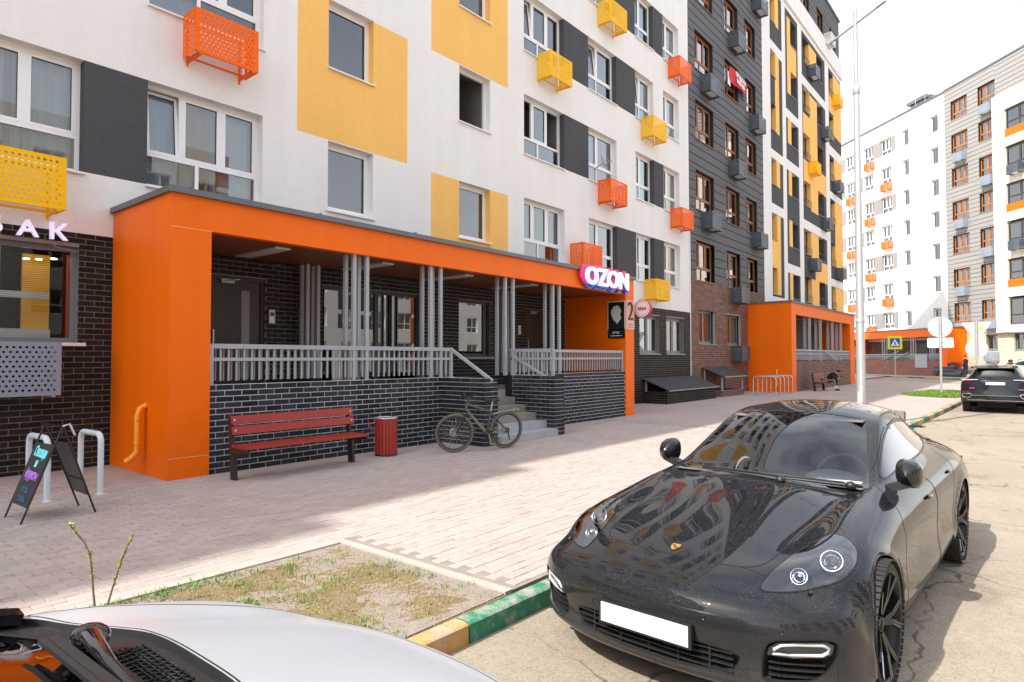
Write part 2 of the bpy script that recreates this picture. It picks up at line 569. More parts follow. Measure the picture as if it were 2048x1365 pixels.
def paver_shape(l, w, seed):
    rg = random.Random(seed)
    mb = MB()
    c = .006
    z1 = rg.uniform(-.0015, .0025)
    top = [(-l / 2 + c, -w / 2 + c, z1), (l / 2 - c, -w / 2 + c, z1 + rg.uniform(-.001, .001)), (l / 2 - c, w / 2 - c, z1), (-l / 2 + c, w / 2 - c, z1 + rg.uniform(-.001, .001))]
    mid = [(-l / 2, -w / 2, z1 - .004), (l / 2, -w / 2, z1 - .004), (l / 2, w / 2, z1 - .004), (-l / 2, w / 2, z1 - .004)]
    bot = [(x, y, -.04) for x, y, _ in mid]
    mb.add(top + mid + bot, ((0, 1, 2, 3), (4, 5, 1, 0), (5, 6, 2, 1), (6, 7, 3, 2), (7, 4, 0, 3), (8, 9, 5, 4), (9, 10, 6, 5), (10, 11, 7, 6), (11, 8, 4, 7)))
    return mb
PL, PW, PJ = .20, .10, .0042
spots = []
row = 0
x = PX0 + PW / 2
while x < PX1:
    y = -1.0 + PL / 2 - (row % 2) * PL / 2
    while y < PY1:
        inpatch = PATCH[0] - .085 < x + PW / 2 and y - PL / 2 < PATCH[2] + .085
        if not inpatch and x + PW / 2 < kerb_x(y) - .125 and y + PL / 2 < PY1 + .05 and y - PL / 2 > -1.01:
            spots.append((x, y))
        y += PL
    x += PW
    row += 1
VIEW = []
def in_view(p, margin=0.0):
    d = Vector(p) - EYE
    zc = d.dot(_f)
    if zc < .1: return False
    u, v = d.dot(_r) / zc * 1275.83, d.dot(_u) / zc * 1275.83
    return abs(u) < 1024 + margin and abs(v) < 682 + margin
def hidden_low(x, y):
    """pavement covered by the silver bonnet in the lower left"""
    return False
order = sorted(spots, key=lambda q: (0 if in_view((q[0], q[1], 0)) and not (q[1] < 1.2 and q[0] > -4.9) else 1, q[0] ** 2 + q[1] ** 2))
variants = [paver_shape(PL - PJ, PW - PJ, k).mesh("paver") for k in range(6)]
pmb = MB()
for k, (x, y) in enumerate(order):
    if k < 300:
        o = link('paver', variants[k % 6], M_['paver'], pv, (x, y, 0), R(90))
    else:
        v = paver_shape(PW - PJ, PL - PJ, k % 23)
        pmb.add([(a + x, b + y, c) for a, b, c in v.v], v.f[:5])
tag(pmb.build('paver_field', M_['paver'], pv, fix=False), kind='stuff')

kb_root = MB()
kb_root.box(-3.3, -3.29, -60, -59.9, -.2, -.15)
kerb = tag(kb_root.build('kerb', M_['edging']), kind='structure')
y = 2.99 - 14
k = 0
while y < 46:
    x = kerb_x(y + .5)
    mb = MB()
    L = .985
    a = math.atan(.0195)
    mb.prism([(-.125, -.25), (.0, -.25), (.004, -.008), (-.006, 0), (-.022, .006), (-.115, .006), (-.125, 0)], 'y', 0, L)
    o = mb.build('kerb_stone', M_['kerb_green' if k % 2 == 0 else 'kerb_yellow'], kerb, (kerb_x(y) + .002, y, 0))
    o.rotation_euler = (0, 0, -a)
    y += 1.0
    k += 1
# bed edging
eb = MB()
eb.box(PATCH[0] - .08, PATCH[0], -6, PATCH[2] + .08, -.2, .008)
eb.build('edging_strip', M_['edging'], pv)
eb = MB()
eb.box(PATCH[0], PATCH[1] + .0, PATCH[2], PATCH[2] + .08, -.2, .008)
eb.build('edging_strip', M_['edging'], pv)
# soil bed
def hsh(x, y):
    return math.sin(x * 3.1 + math.sin(y * 2.3) * 1.7) * .5 + math.sin(y * 4.7 + x * 1.3) * .3 + math.sin(x * 9.3 - y * 7.1) * .2
sb = MB()
nx, ny = 60, 150
X0, X1, Y0, Y1 = PATCH[0], PATCH[1] + .01, -6.0, PATCH[2]
vs = []
for i in range(nx + 1):
    for j in range(ny + 1):
        x = X0 + (X1 - X0) * i / nx
        yy = Y0 + (Y1 - Y0) * j / ny
        e = min(x - X0, X1 - x, Y1 - yy, .25) / .25
        vs.append((x, yy, -.015 + e * (.012 + .012 * hsh(x * 2, yy * 2) + .006 * random.uniform(-1, 1))))
sb.add(vs, [(i * (ny + 1) + j, (i + 1) * (ny + 1) + j, (i + 1) * (ny + 1) + j + 1, i * (ny + 1) + j + 1) for i in range(nx) for j in range(ny)], 0, True)
tag(sb.build('soil', M_['soil'], fix=False), kind='structure')

def soil_z(x, y):
    e = max(0, min(x - X0, X1 - x, Y1 - y, .25)) / .25
    return -.015 + e * (.012 + .012 * hsh(x * 2, y * 2))
def blades(name, spots, mats, kind='stuff', hmin=.03, hmax=.09, per=14, spread=.05, width=.004):
    mb = MB()
    for (x, y, z, k) in spots:
        for q in range(int(per * k)):
            a = random.uniform(0, 6.283)
            r = spread * math.sqrt(random.random())
            bx, by = x + r * math.cos(a), y + r * math.sin(a)
            h = random.uniform(hmin, hmax)
            t = random.uniform(0, 6.283)
            lean = random.uniform(.2, 1.0) * h
            dx, dy = math.cos(t), math.sin(t)
            px, py = -dy * width, dx * width
            mb.add([(bx - px, by - py, z), (bx + px, by + py, z), (bx + dx * lean * .5 + px * .7, by + dy * lean * .5 + py * .7, z + h * .7),
                    (bx + dx * lean * .5 - px * .7, by + dy * lean * .5 - py * .7, z + h * .7), (bx + dx * lean, by + dy * lean, z + h * .8)],
                   ((0, 1, 2, 3), (3, 2, 4)), random.randrange(len(mats)))
    return tag(mb.build(name, mats, fix=False), kind=kind)
G1 = mat("grass_fresh", (0.10, 0.24, 0.02), 0.6)
G2 = mat("grass_yellow", (0.26, 0.30, 0.045), 0.7)
G3 = mat("grass_dry", (0.36, 0.27, 0.13), 0.85)
sp = []
for q in range(230):                                   # thin weeds over the bed
    x, y = random.uniform(X0 + .05, X1 - .05), random.uniform(-.5, Y1 - .04)
    if hsh(x * 1.1 + 3, y * 1.3) > -.15:
        sp.append((x, y, soil_z(x, y), random.uniform(.4, 1.3)))
for q in range(130):                                   # lush strip along the far edging
    y = random.uniform(.4, 2.6)
    sp.append((X0 + .03 + abs(random.gauss(0, .055)), y, soil_z(X0 + .06, y), random.uniform(.6, 1.6) * (1.3 - .38 * y)))
blades('grass', sp, [G1, G1, G2], hmin=.015, hmax=.055, per=20, spread=.075, width=.0032)
sp = [(random.uniform(X0, X1), random.uniform(-1, Y1), 0, 1) for q in range(4200)]
sp = [(x, y, soil_z(x, y) + .002, 1) for x, y, z, k in sp]
blades('dry_grass', sp, [G3, G3, G2], hmin=.006, hmax=.022, per=7, spread=.08, width=.0022)
pbm = MB()                                             # pebbles and clods
for q in range(900):
    x, y = random.uniform(X0 + .03, X1 - .03), random.uniform(-1, Y1 - .03)
    r = random.uniform(.003, .011)
    z = soil_z(x, y)
    pbm.add([(x - r, y, z), (x, y - r, z), (x + r, y, z), (x, y + r, z), (x + r * .2, y, z + r)], ((0, 1, 4), (1, 2, 4), (2, 3, 4), (3, 0, 4)), q % 2)
tag(pbm.build('gravel', [M_['soil'], M_['edging']], fix=False), kind='stuff')
jg = []                                                # weeds in the paving joints by the bed and the kerb
for q in range(70):
    y = PATCH[2] + .09 + .125 * random.randrange(0, 3) + random.uniform(-.006, .006)
    x = random.uniform(-4.6, -3.1)
    jg.append((x, y, -.003, .35))
for q in range(60):
    jg.append((-10.5 + random.uniform(0, 1.6), random.choice([2.0, 2.6, 3.05, 3.5]) + random.uniform(-.02, .02), -.003, .4))
blades('joint_weeds', jg, [G2, G3], hmin=.004, hmax=.016, per=8, spread=.03, width=.002)
# grass island further along the kerb
ib = MB()
pts = [(-4.85, 33.9), (-4.3, 32.9), (-3.2, 32.2), (-2.55, 32.3), (-2.45, 36.5), (-3.2, 38.4), (-4.2, 38.2)]
ib.add([(x, y, .012) for x, y in pts], (tuple(range(len(pts))),))
tag(ib.build('lawn', mat("lawn_soil", (0.13, 0.17, 0.035), 0.95, noise=(2, .3)), fix=False), kind='structure')
def inside(px, py, poly):
    r = False
    for (x0, y0), (x1, y1) in zip(poly, poly[1:] + poly[:1]):
        if (y0 <= py) != (y1 <= py) and px < x0 + (py - y0) / (y1 - y0) * (x1 - x0):
            r = not r
    return r
sp = []
while len(sp) < 1500:
    x, y = random.uniform(-4.9, -2.4), random.uniform(32, 38.5)
    if inside(x, y, pts): sp.append((x, y, .012, 1))
blades('lawn_grass', sp, [G1, G1, G2], hmin=.05, hmax=.14, per=8, spread=.07, width=.008)
# ------------------------------------------------------------------ facade kit: local x along the wall, y into the house, z up
def clip_cells(s0, s1, z0, z1, holes, paints):
    ss = sorted({s0, s1, *[q for h in holes for q in h[:2] if s0 < q < s1], *[q for p in paints for q in p[:2] if s0 < q < s1]})
    zz = sorted({z0, z1, *[q for h in holes for q in h[2:4] if z0 < q < z1], *[q for p in paints for q in p[2:4] if z0 < q < z1]})
    return ss, zz

def wall(root, name, s0, s1, z0, z1, holes, paints, base, mats, y=0.0, depth=.18):
    mb = MB()
    ss, zz = clip_cells(s0, s1, z0, z1, holes, paints)
    def color(s, z):
        c = base
        for p in paints:
            if p[0] < s < p[1] and p[2] < z < p[3]: c = p[4]
        return c
    for i in range(len(ss) - 1):
        for j in range(len(zz) - 1):
            cs, cz = (ss[i] + ss[i + 1]) / 2, (zz[j] + zz[j + 1]) / 2
            if any(h[0] < cs < h[1] and h[2] < cz < h[3] for h in holes): continue
            mb.quad((ss[i], y, zz[j]), (ss[i + 1], y, zz[j]), (ss[i + 1], y, zz[j + 1]), (ss[i], y, zz[j + 1]), color(cs, cz))
    for h in holes:
        a, b, c, d = h[:4]
        e = .02
        if a < s0 - .01 or b > s1 + .01 or c < z0 - .01 or d > z1 + .01: continue
        mb.quad((a, y, c), (a, y, d), (a, y + depth, d), (a, y + depth, c), color(a - e, (c + d) / 2))
        mb.quad((b, y, d), (b, y, c), (b, y + depth, c), (b, y + depth, d), color(b + e, (c + d) / 2))
        mb.quad((a, y, d), (b, y, d), (b, y + depth, d), (a, y + depth, d), color((a + b) / 2, d + e))
        mb.quad((b, y, c), (a, y, c), (a, y + depth, c), (b, y + depth, c), color((a + b) / 2, c - e))
    return mb.build(name, mats, root, fix=False)

WCACHE = {}
def window(root, s, z, w, h, style, frame, depth=.17, tilt=None, curtain=None, sill='white', handle=False, room=True, pane_m=None):
    """window > sash (opening), pane (fixed), sill, curtain, room."""
    key = (round(w, 3), round(h, 3), style)
    if key not in WCACHE:
        spec = {'triple': ((.30, .65), .325, (.44,)), 'double': ((.42,), .34, (.42,)), 'single': ((), None, ()), 'pair': ((.5,), None, ()),
                'double_far': ((.36, .68), .28, (.5,)), 'tall': ((.5,), .26, ())}[style]
        fw, t = .062, .07
        mb = MB()
        mb.box(0, fw, 0, t, 0, h); mb.box(w - fw, w, 0, t, 0, h)
        mb.box(fw, w - fw, 0, t, 0, fw); mb.box(fw, w - fw, 0, t, h - fw, h)
        uppers, fixed = [], []
        zt = 0 if spec[1] is None else spec[1] * h
        xs = [0] + [f * w for f in spec[0]] + [w]
        if spec[1] is not None:
            mb.box(fw, w - fw, .002, t - .002, zt - fw / 2, zt + fw / 2)
            lx = [0] + [f * w for f in spec[2]] + [w]
            for q in lx[1:-1]:
                mb.box(q - fw / 2, q + fw / 2, .004, t - .004, fw, zt - fw / 2)
            for a, b in zip(lx[:-1], lx[1:]):
                fixed.append((a + (fw if a == 0 else fw / 2), b - (fw if b == w else fw / 2), fw, zt - fw / 2))
        for q in xs[1:-1]:
            mb.box(q - fw / 2, q + fw / 2, .004, t - .004, zt + fw / 2 if zt else fw, h - fw)
        for a, b in zip(xs[:-1], xs[1:]):
            uppers.append((a + (fw if a == 0 else fw / 2), b - (fw if b == w else fw / 2), (zt + fw / 2) if zt else fw, h - fw))
        sashes = []
        for a, b, c, d in uppers:
            q = MB()
            g = .05
            W, H = b - a, d - c
            q.box(0, g, -.014, .045, 0, H); q.box(W - g, W, -.014, .045, 0, H); q.box(g, W - g, -.014, .045, 0, g); q.box(g, W - g, -.014, .045, H - g, H)
            q.quad((g, .018, g), (W - g, .018, g), (W - g, .018, H - g), (g, .018, H - g), 1)
            for e0, e1, f0, f1 in ((g, g + .008, g, H - g), (W - g - .008, W - g, g, H - g), (g, W - g, H - g - .008, H - g), (g, W - g, g, g + .008)):
                q.box(e0, e1, .006, .014, f0, f1, 2)
            sashes.append(((a, c), q.mesh('sash')))
        panes = []
        for a, b, c, d in fixed:
            q = MB()
            q.quad((0, .03, 0), (b - a, .03, 0), (b - a, .03, d - c), (0, .03, d - c))
            panes.append(((a, c), q.mesh('pane')))
        sb = MB()
        sb.add([(-.03, -depth - .055, -.045), (w + .03, -depth - .055, -.045), (w + .03, .01, .0), (-.03, .01, .0), (-.03, -depth - .055, -.015), (w + .03, -depth - .055, -.015), (w + .03, .01, .018), (-.03, .01, .018)],
               ((0, 3, 2, 1), (4, 5, 6, 7), (0, 1, 5, 4), (1, 2, 6, 5), (3, 0, 4, 7)))
        rb = MB()
        D = 1.1
        rb.quad((-.05, D, -.6), (w + .05, D, -.6), (w + .05, D, h + .35), (-.05, D, h + .35))
        rb.quad((0, .072, 0), (-.05, D, -.6), (-.05, D, h + .35), (0, .072, h))
        rb.quad((w, .072, 0), (w, .072, h), (w + .05, D, h + .35), (w + .05, D, -.6))
        rb.quad((0, .072, h), (-.05, D, h + .35), (w + .05, D, h + .35), (w, .072, h))
        rb.quad((0, .072, 0), (w, .072, 0), (w + .05, D, -.6), (-.05, D, -.6))
        cm = {}
        for nm, lo, hi in (('full', .03, .97), ('left', .03, .46), ('right', .55, .97), ('side', .03, .30), ('centre', .33, .66)):
            cb = MB()
            n = max(8, int(60 * (hi - lo) * w / 2))
            vs = []
            rg = random.Random(n + int(100 * w))
            ph = rg.uniform(0, 6)
            for i in range(n + 1):
                x = w * (lo + (hi - lo) * i / n)
                vs += [(x, .17 + .035 * math.sin(x * 31 + ph) + .018 * math.sin(x * 73), .0), (x, .17 + .028 * math.sin(x * 31 + ph), h - .09)]
            cb.add(vs, [(2 * i, 2 * i + 2, 2 * i + 3, 2 * i + 1) for i in range(n)], 0, True)
            cm[nm] = cb.mesh('curtain')
        WCACHE[key] = (mb.mesh('window'), sashes, panes, sb.mesh('sill'), rb.mesh('room'), cm)
    fm, sashes, panes, sm, rm, cm = WCACHE[key]
    pm = pane_m or M_['pane']
    wo = link('window', fm, frame, root, (s, depth, z))
    for i, ((a, c), me) in enumerate(sashes):
        o = bpy.data.objects.new('sash', me)
        COL.objects.link(o)
        if len(me.materials) == 0:
            me.materials.append(frame); me.materials.append(pm); me.materials.append(M_['black'])
        if me.materials[0] is not frame:
            o.material_slots[0].link = 'OBJECT'; o.material_slots[0].material = frame
        if me.materials[1] is not pm:
            o.material_slots[1].link = 'OBJECT'; o.material_slots[1].material = pm
        o.parent = wo
        o.location = (a, .012, c)
        if tilt is not None and i in tilt:
            o.rotation_euler = (R(-tilt[i]), 0, 0) if tilt[i] < 20 else (0, 0, R(tilt[i]))
    for (a, c), me in panes:
        link('pane', me, pm, wo, (a, 0, c))
    if sill:
        link('sill', sm, M_['sill'] if sill == 'white' else (M_['sill_dark'] if sill == 'dark' else sill), wo)
    if room:
        link('room', rm, M_['room'], wo)
    for nm, mm in (curtain or ()):
        link('curtain', cm[nm], mm, wo)
    return wo

UNIT = MB().box(-.5, .5, -.5, .5, -.5, .5).mesh("brick")
def bricks(root, name, s0, s1, z0, z1, holes, y, bm, mm, L=.25, H=.074, J=.013, nmax=300, M=None, protrude=.006, backing=True, seed=1, camloc=True):
    """Brick skin: mortar sheet + bricks; the nearest nmax become objects, the rest one joined part."""
    rg = random.Random(seed)
    core = wall(root, name, s0, s1, z0, z1, holes, [], 0, mm, y=y + protrude, depth=.14)
    out = []
    k = 0
    z = z0
    while z < z1 - .02:
        h = min(H, z1 - z - .004)
        zc = z + h / 2
        segs = [(s0, s1)]
        for a, b, c, d in [q[:4] for q in holes]:
            if c - .03 < zc < d + .03:
                segs = [t for p, q in segs for t in ((p, min(q, a)), (max(p, b), q)) if t[1] - t[0] > .02]
        off = (k % 2) * (L + J) / 2
        for p, q in segs:
            i0 = math.floor((p - off) / (L + J))
            x = off + i0 * (L + J)
            while x < q:
                a, b = max(x, p), min(x + L, q)
                if b - a > .015:
                    out.append(((a + b) / 2, zc, b - a, h, rg.uniform(-.0025, .0025)))
                x += L + J
        z += H + J
        k += 1
    W = root.matrix_world if False else None
    def score(q):
        p = (WORLD(root) @ Vector((q[0], y, q[1])))
        return (0 if in_view(p, 30) else 1, (p - EYE).length)
    out.sort(key=score)
    jb = MB()
    for i, (cx, cz, l, h, dj) in enumerate(out):
        if i < nmax:
            o = bpy.data.objects.new('brick', UNIT)
            COL.objects.link(o)
            if len(UNIT.materials) == 0: UNIT.materials.append(bm)
            if UNIT.materials[0] is not bm:
                o.material_slots[0].link = 'OBJECT'; o.material_slots[0].material = bm
            o.parent = core
            o.location = (cx, y + .02 + dj, cz)
            o.scale = (l, .04, h)
        else:
            x0, x1, zz0, zz1, yy = cx - l / 2, cx + l / 2, cz - h / 2, cz + h / 2, y + dj
            jb.add([(x0, yy, zz0), (x1, yy, zz0), (x1, yy, zz1), (x0, yy, zz1), (x0, yy + .02, zz0), (x1, yy + .02, zz0), (x1, yy + .02, zz1), (x0, yy + .02, zz1)],
                   ((0, 1, 2, 3), (1, 5, 6, 2), (4, 0, 3, 7), (3, 2, 6, 7), (4, 5, 1, 0)))
    if jb.v:
        tag(jb.build('brickwork', bm, core, fix=False), kind='stuff')
    return core

def WORLD(o):
    m = o.matrix_basis.copy()
    while o.parent is not None:
        o = o.parent
        m = o.matrix_basis @ m
    return m

def boards(root, name, s0, s1, z0, z1, holes, y, pitch=.386, gap=.03, m=None, one=False):
    core = wall(root, name, s0, s1, z0, z1, holes, [], 0, M_['dark'], y=y + .03, depth=.15)
    n = 0
    z = z0
    jb = MB()
    cache = {}
    while z < z1 - .05:
        top = min(z + pitch - gap, z1)
        cuts = sorted({z, top, *[q for h in holes for q in h[2:4] if z + .02 < q < top - .02]})
        segs0 = None
        for c0, c1 in zip(cuts[:-1], cuts[1:]):
            segs = [(s0, s1)]
            for a, b, c, d in [q[:4] for q in holes]:
                if c < (c0 + c1) / 2 < d:
                    segs = [t for p, q in segs for t in ((p, min(q, a)), (max(p, b), q)) if t[1] - t[0] > .02]
            for p, q in segs:
                mb = MB()
                x0, x1 = 0, q - p
                e = .022 if c0 == z else 0
                f = y
                mb.add([(0, f, 0), (x1, f, 0), (x1, f + .012, c1 - c0), (0, f + .012, c1 - c0), (0, y + .032, 0), (x1, y + .032, 0), (x1, y + .032, c1 - c0), (0, y + .032, c1 - c0)],
                       ((0, 1, 2, 3), (4, 7, 6, 5), (0, 4, 5, 1), (1, 5, 6, 2), (2, 6, 7, 3), (3, 7, 4, 0)))
                if one:
                    jb.add([(a + p, b, c + c0) for a, b, c in mb.v], mb.f)
                else:
                    mb.build('cladding_board', m, core, (p, 0, c0), fix=False)
                    n += 1
        z += pitch
    if jb.v:
        tag(jb.build('cladding_boards', m, core, fix=False), kind='stuff')
    return core

# ------------------------------------------------------------------ near block: white stucco with yellow and grey fields
NEAR = ((-11.4, 0, 0), R(90))
S_ = M_['stucco']
block = thing('apartment_building', 'white stucco apartment block with yellow and grey painted fields over a black brick ground floor', 'apartment building', *NEAR)
PITCH = 3.05
cols = [('A', 1.31, 2.05, 'triple'), ('B', 4.28, 2.05, 'triple'), ('S1', 7.79, 1.18, 'single'), ('S2', 11.72, 1.21, 'single'), ('C', 14.41, 2.05, 'triple'),
        ('D', 17.87, 1.84, 'double'), ('E', 21.10, 1.46, 'double'), ('F', 23.40, 1.46, 'double')]
ROOF_B1 = 27.0
NF = 7
holes, wins = [], []
for nm, s, w, st in cols:
    for k in range(NF):
        z, h = (4.80 + 3.02 * k, 1.45) if nm[0] == 'S' else (4.585 + PITCH * k, 1.755)
        holes.append((s, s + w, z, z + h)); wins.append((nm, k, s, z, w, h, st))
paints = []
for k in range(NF):
    z = 4.585 + PITCH * k
    if k % 2 == 0: paints.append((3.36, 4.28, z, z + 1.755, 2))
    if k in (1, 2, 4, 5): paints.append((16.46, 17.87, z, z + 1.755, 2))
    if k in (0, 2, 3, 5): paints.append((19.71, 21.10, z, z + 1.755, 2))
    if k in (0, 1, 3, 4, 6): paints.append((22.56, 23.40, z, z + 1.755, 2))
paints += [(7.06, 9.97, 6.27, 9.25, 1), (7.06, 9.97, 12.29, 15.3, 1), (7.06, 9.97, 18.33, 21.35, 1),
           (10.73, 13.68, 3.9, 6.25, 1), (10.73, 13.68, 9.29, 12.29, 1), (10.73, 13.68, 15.33, 18.35, 1), (10.73, 13.68, 21.37, 24.4, 1)]
wall(block, 'wall', -2.0, 25.8, 3.62, ROOF_B1, holes, paints, 0, S_, depth=.185)
CW, CT, CG = M_['curtain'], M_['curtain_tan'], M_['curtain_green']
special = {('A', 0): dict(curtain=(('centre', CT), ('full', CW))), ('B', 0): dict(tilt={0: 5.5}, curtain=(('side', CW), ('centre', CT), ('right', CW))), ('B', 1): dict(curtain=(('left', CW),)),
           ('S2', 1): dict(tilt={0: 86}), ('C', 2): dict(tilt={0: 6}), ('D', 2): dict(tilt={0: 6}), ('C', 1): dict(tilt={0: 80, 2: 55}), ('D', 0): dict(curtain=(('side', CW),)),
           ('E', 1): dict(curtain=(('right', CG), ('side', CW))), ('F', 1): dict(curtain=(('full', CW),)), ('E', 2): dict(tilt={0: 5}), ('C', 0): dict(), ('E', 3): dict(curtain=(('right', CG),))}
for nm, k, s, z, w, h, st in wins:
    kw = special.get((nm, k))
    if kw is None:
        rg = random.Random(hash((len(nm), ord(nm[0]), k)) % 1000)
        kw = dict(curtain=((rg.choice(['left', 'right', 'side']), CW),)) if rg.random() < .5 and nm[0] != 'S' else {}
    window(block, s, z, w, h, st, M_['frame_white'], depth=.185, **kw)
# black brick ground floor (bays seen past the porch and inside it)
gh = [(1.10, 3.33, 1.93, 3.40), (5.30, 6.42, .96, 3.20), (7.68, 10.42, 1.02, 3.20), (11.72, 13.0, 1.72, 3.20), (14.50, 15.62, .96, 3.12), (21.30, 22.95, 1.86, 3.30), (23.52, 25.20, 1.86, 3.30)]
bricks(block, 'brick_base', 1.0, 3.79, -.02, 3.62, gh, -.012, M_['brick_black'], M_['mortar_dark'], nmax=150, seed=3)
bricks(block, 'porch_brick', 4.36, 16.45, .96, 3.53, gh, .004, M_['brick_black'], M_['mortar_dark'], nmax=0, seed=4)
bricks(block, 'brick_base', 16.95, 25.8, -.02, 3.62, gh, -.012, M_['brick_black'], M_['mortar_dark'], nmax=150, seed=5)
sb = MB()                                                  # plain stretch towards and behind the camera, stepped roofline
def slab(s0, s1, top):
    sb.box(s0, s1, 0, 13, -.1, top)
sb.box(-2.0, 25.8, 1.4, 13.0, -.1, ROOF_B1)
sb.box(-2.0, 1.0, .0, 1.4, -.1, 3.62)
sb.box(25.7, 25.8, 0.02, 1.4, -.1, ROOF_B1)
sb.box(3.79, 4.36, .0, 1.4, -.1, 3.62)
sb.box(16.45, 16.95, .02, 1.4, -.1, 3.62)
sb.build('core', S_[0], block)
fl = MB()
fl.box(-2.05, 25.8, -.06, 13.0, ROOF_B1, ROOF_B1 + .12)
fl.build('roof', M_['roofmetal'], block)
# tobacco kiosk window, porch windows and doors
def shop_window(root, s0, s1, z0, z1, mull, m, depth=.13, tag_=None, pane_m=None):
    mb = MB()
    f = .07
    mb.box(s0, s0 + f, depth, depth + .07, z0, z1); mb.box(s1 - f, s1, depth, depth + .07, z0, z1)
    mb.box(s0 + f, s1 - f, depth, depth + .07, z0, z0 + f); mb.box(s0 + f, s1 - f, depth, depth + .07, z1 - f, z1)
    for q in mull:
        mb.box(q - f * .7, q + f * .7, depth - .004, depth + .074, z0 + f, z1 - f)
    o = mb.build('window', m, root)
    xs = [s0] + list(mull) + [s1]
    for a, b in zip(xs[:-1], xs[1:]):
        q = MB()
        q.quad((a + f * .7, depth + .03, z0 + f), (b - f * .7, depth + .03, z0 + f), (b - f * .7, depth + .03, z1 - f), (a + f * .7, depth + .03, z1 - f))
        q.build('pane', pane_m or M_['pane'], o, fix=False)
    r = MB()
    D = 1.35
    r.quad((s0 - .3, D, z0 - .8), (s1 + .3, D, z0 - .8), (s1 + .3, D, z1 + .2), (s0 - .3, D, z1 + .2))
    r.quad((s0, depth + .07, z0), (s0 - .3, D, z0 - .8), (s0 - .3, D, z1 + .2), (s0, depth + .07, z1))
    r.quad((s1, depth + .07, z0), (s1, depth + .07, z1), (s1 + .3, D, z1 + .2), (s1 + .3, D, z0 - .8))
    r.quad((s0, depth + .07, z1), (s0 - .3, D, z1 + .2), (s1 + .3, D, z1 + .2), (s1, depth + .07, z1))
    r.quad((s0, depth + .07, z0), (s1, depth + .07, z0), (s1 + .3, D, z0 - .8), (s0 - .3, D, z0 - .8))
    r.build('room', M_['dark'], o, fix=False)
    return o
tw = shop_window(block, 1.10, 3.33, 1.93, 3.40, (2.34,), M_['frame_grey'], pane_m=glass_mat("kiosk_pane", (.85, .88, .88), 1.45, .8))
q = MB(); q.box(1.02, 3.42, -.075, .14, 1.875, 1.925); q.build('sill', M_['sill'], tw)
q = MB()
for i in range(46):
    q.box(1.2, 3.25, .22, .235, 2.02 + i * .029, 2.0225 + i * .029)
tag(q.build('blind', M_['dark'], tw), kind='stuff')
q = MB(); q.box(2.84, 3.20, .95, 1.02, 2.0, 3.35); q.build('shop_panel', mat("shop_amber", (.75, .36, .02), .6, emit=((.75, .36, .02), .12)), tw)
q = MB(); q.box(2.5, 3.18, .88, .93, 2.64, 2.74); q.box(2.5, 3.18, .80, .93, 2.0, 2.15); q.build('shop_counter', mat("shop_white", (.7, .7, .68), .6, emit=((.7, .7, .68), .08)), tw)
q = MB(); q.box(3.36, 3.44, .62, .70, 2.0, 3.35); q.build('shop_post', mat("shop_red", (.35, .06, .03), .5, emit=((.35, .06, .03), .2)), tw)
for i, (a, b) in enumerate(((2.84, 3.25), (3.0, 3.26), (3.2, 3.29))):
    q = MB(); q.lathe([(0, 0), (.045, 0), (.045, -.015), (0, -.02)], 14, M=Matrix.Translation((a, .75, b)))
    q.build('spot_lamp', mat("spot_lamp", (1, .9, .6), .5, emit=((1, .88, .62), 5)), tw, fix=False)
PD = glass_mat("shop_pane", (.5, .53, .55), 1.6, 3.2)
shop_window(block, 7.68, 10.42, 1.02, 3.20, (9.16,), M_['frame_dark'], depth=.10, pane_m=PD)
ow = shop_window(block, 11.72, 13.0, 1.72, 3.20, (12.82,), M_['frame_dark'], depth=.12, pane_m=PD)
q = MB(); q.box(11.68, 13.04, -.05, .12, 1.665, 1.715); q.build('sill', M_['sill_dark'], ow)
for s in (21.30, 23.52):
    w = window(block, s, 1.86, 1.66, 1.44, 'pair', M_['frame_grey'], depth=.14, sill='dark', curtain=(('left', CW),) if s > 22 else (('side', CW),))
def steel_door(root, s0, s1, z0, z1, glass=None):
    q = MB()
    q.box(s0, s0 + .06, .05, .13, z0, z1); q.box(s1 - .06, s1, .05, .13, z0, z1); q.box(s0 + .06, s1 - .06, .05, .13, z1 - .06, z1)
    q.box(s0 + .06, s1 - .06, .085, .135, z0, z1 - .06)
    d = q.build('door', M_['door'], root)
    h = MB(); h.box(s0 + .12, s0 + .15, .02, .05, z0 + .95, z0 + 1.25); h.box(s0 + .12, s0 + .15, .05, .085, z0 + .96, z0 + .99); h.box(s0 + .12, s0 + .15, .05, .085, z0 + 1.21, z0 + 1.24)
    h.build('handle', M_['steel'], d)
    c = MB(); c.box(s0 + .28, s0 + .52, .02, .08, z1 - .13, z1 - .06); c.bar((s0 + .3, .03, z1 - .10), (s0 + .62, .03, z1 - .05), .02)
    c.build('door_closer', M_['steel'], d)
    if glass:
        g = MB(); g.box(glass[0], glass[1], .075, .086, z0 + .35, z1 - .25)
        g.build('glass_strip', mat("frosted_strip", (.25, .26, .26), .25), d)
    return d
steel_door(block, 5.30, 6.42, .96, 3.20, (5.98, 6.14))
steel_door(block, 14.50, 15.62, .96, 3.12)
q = MB(); q.box(6.48, 6.60, -.035, .0, 2.36, 2.62)
ic = q.build('intercom', M_['steel'], block)
q = MB(); q.box(6.50, 6.58, -.038, -.036, 2.50, 2.57); q.build('intercom_screen', M_['black'], ic)
q = MB(); q.box(6.505, 6.575, -.038, -.036, 2.39, 2.48); q.build('keypad', M_['white'], ic)
q = MB(); q.box(14.1, 14.22, -.03, .0, 2.36, 2.62); q.build('intercom', M_['steel'], block)
# joint pipe between the blocks
q = MB(); q.box(25.775, 25.825, -.035, -.004, .6, 8.0); q.build('joint_cover', M_['sill'], block)

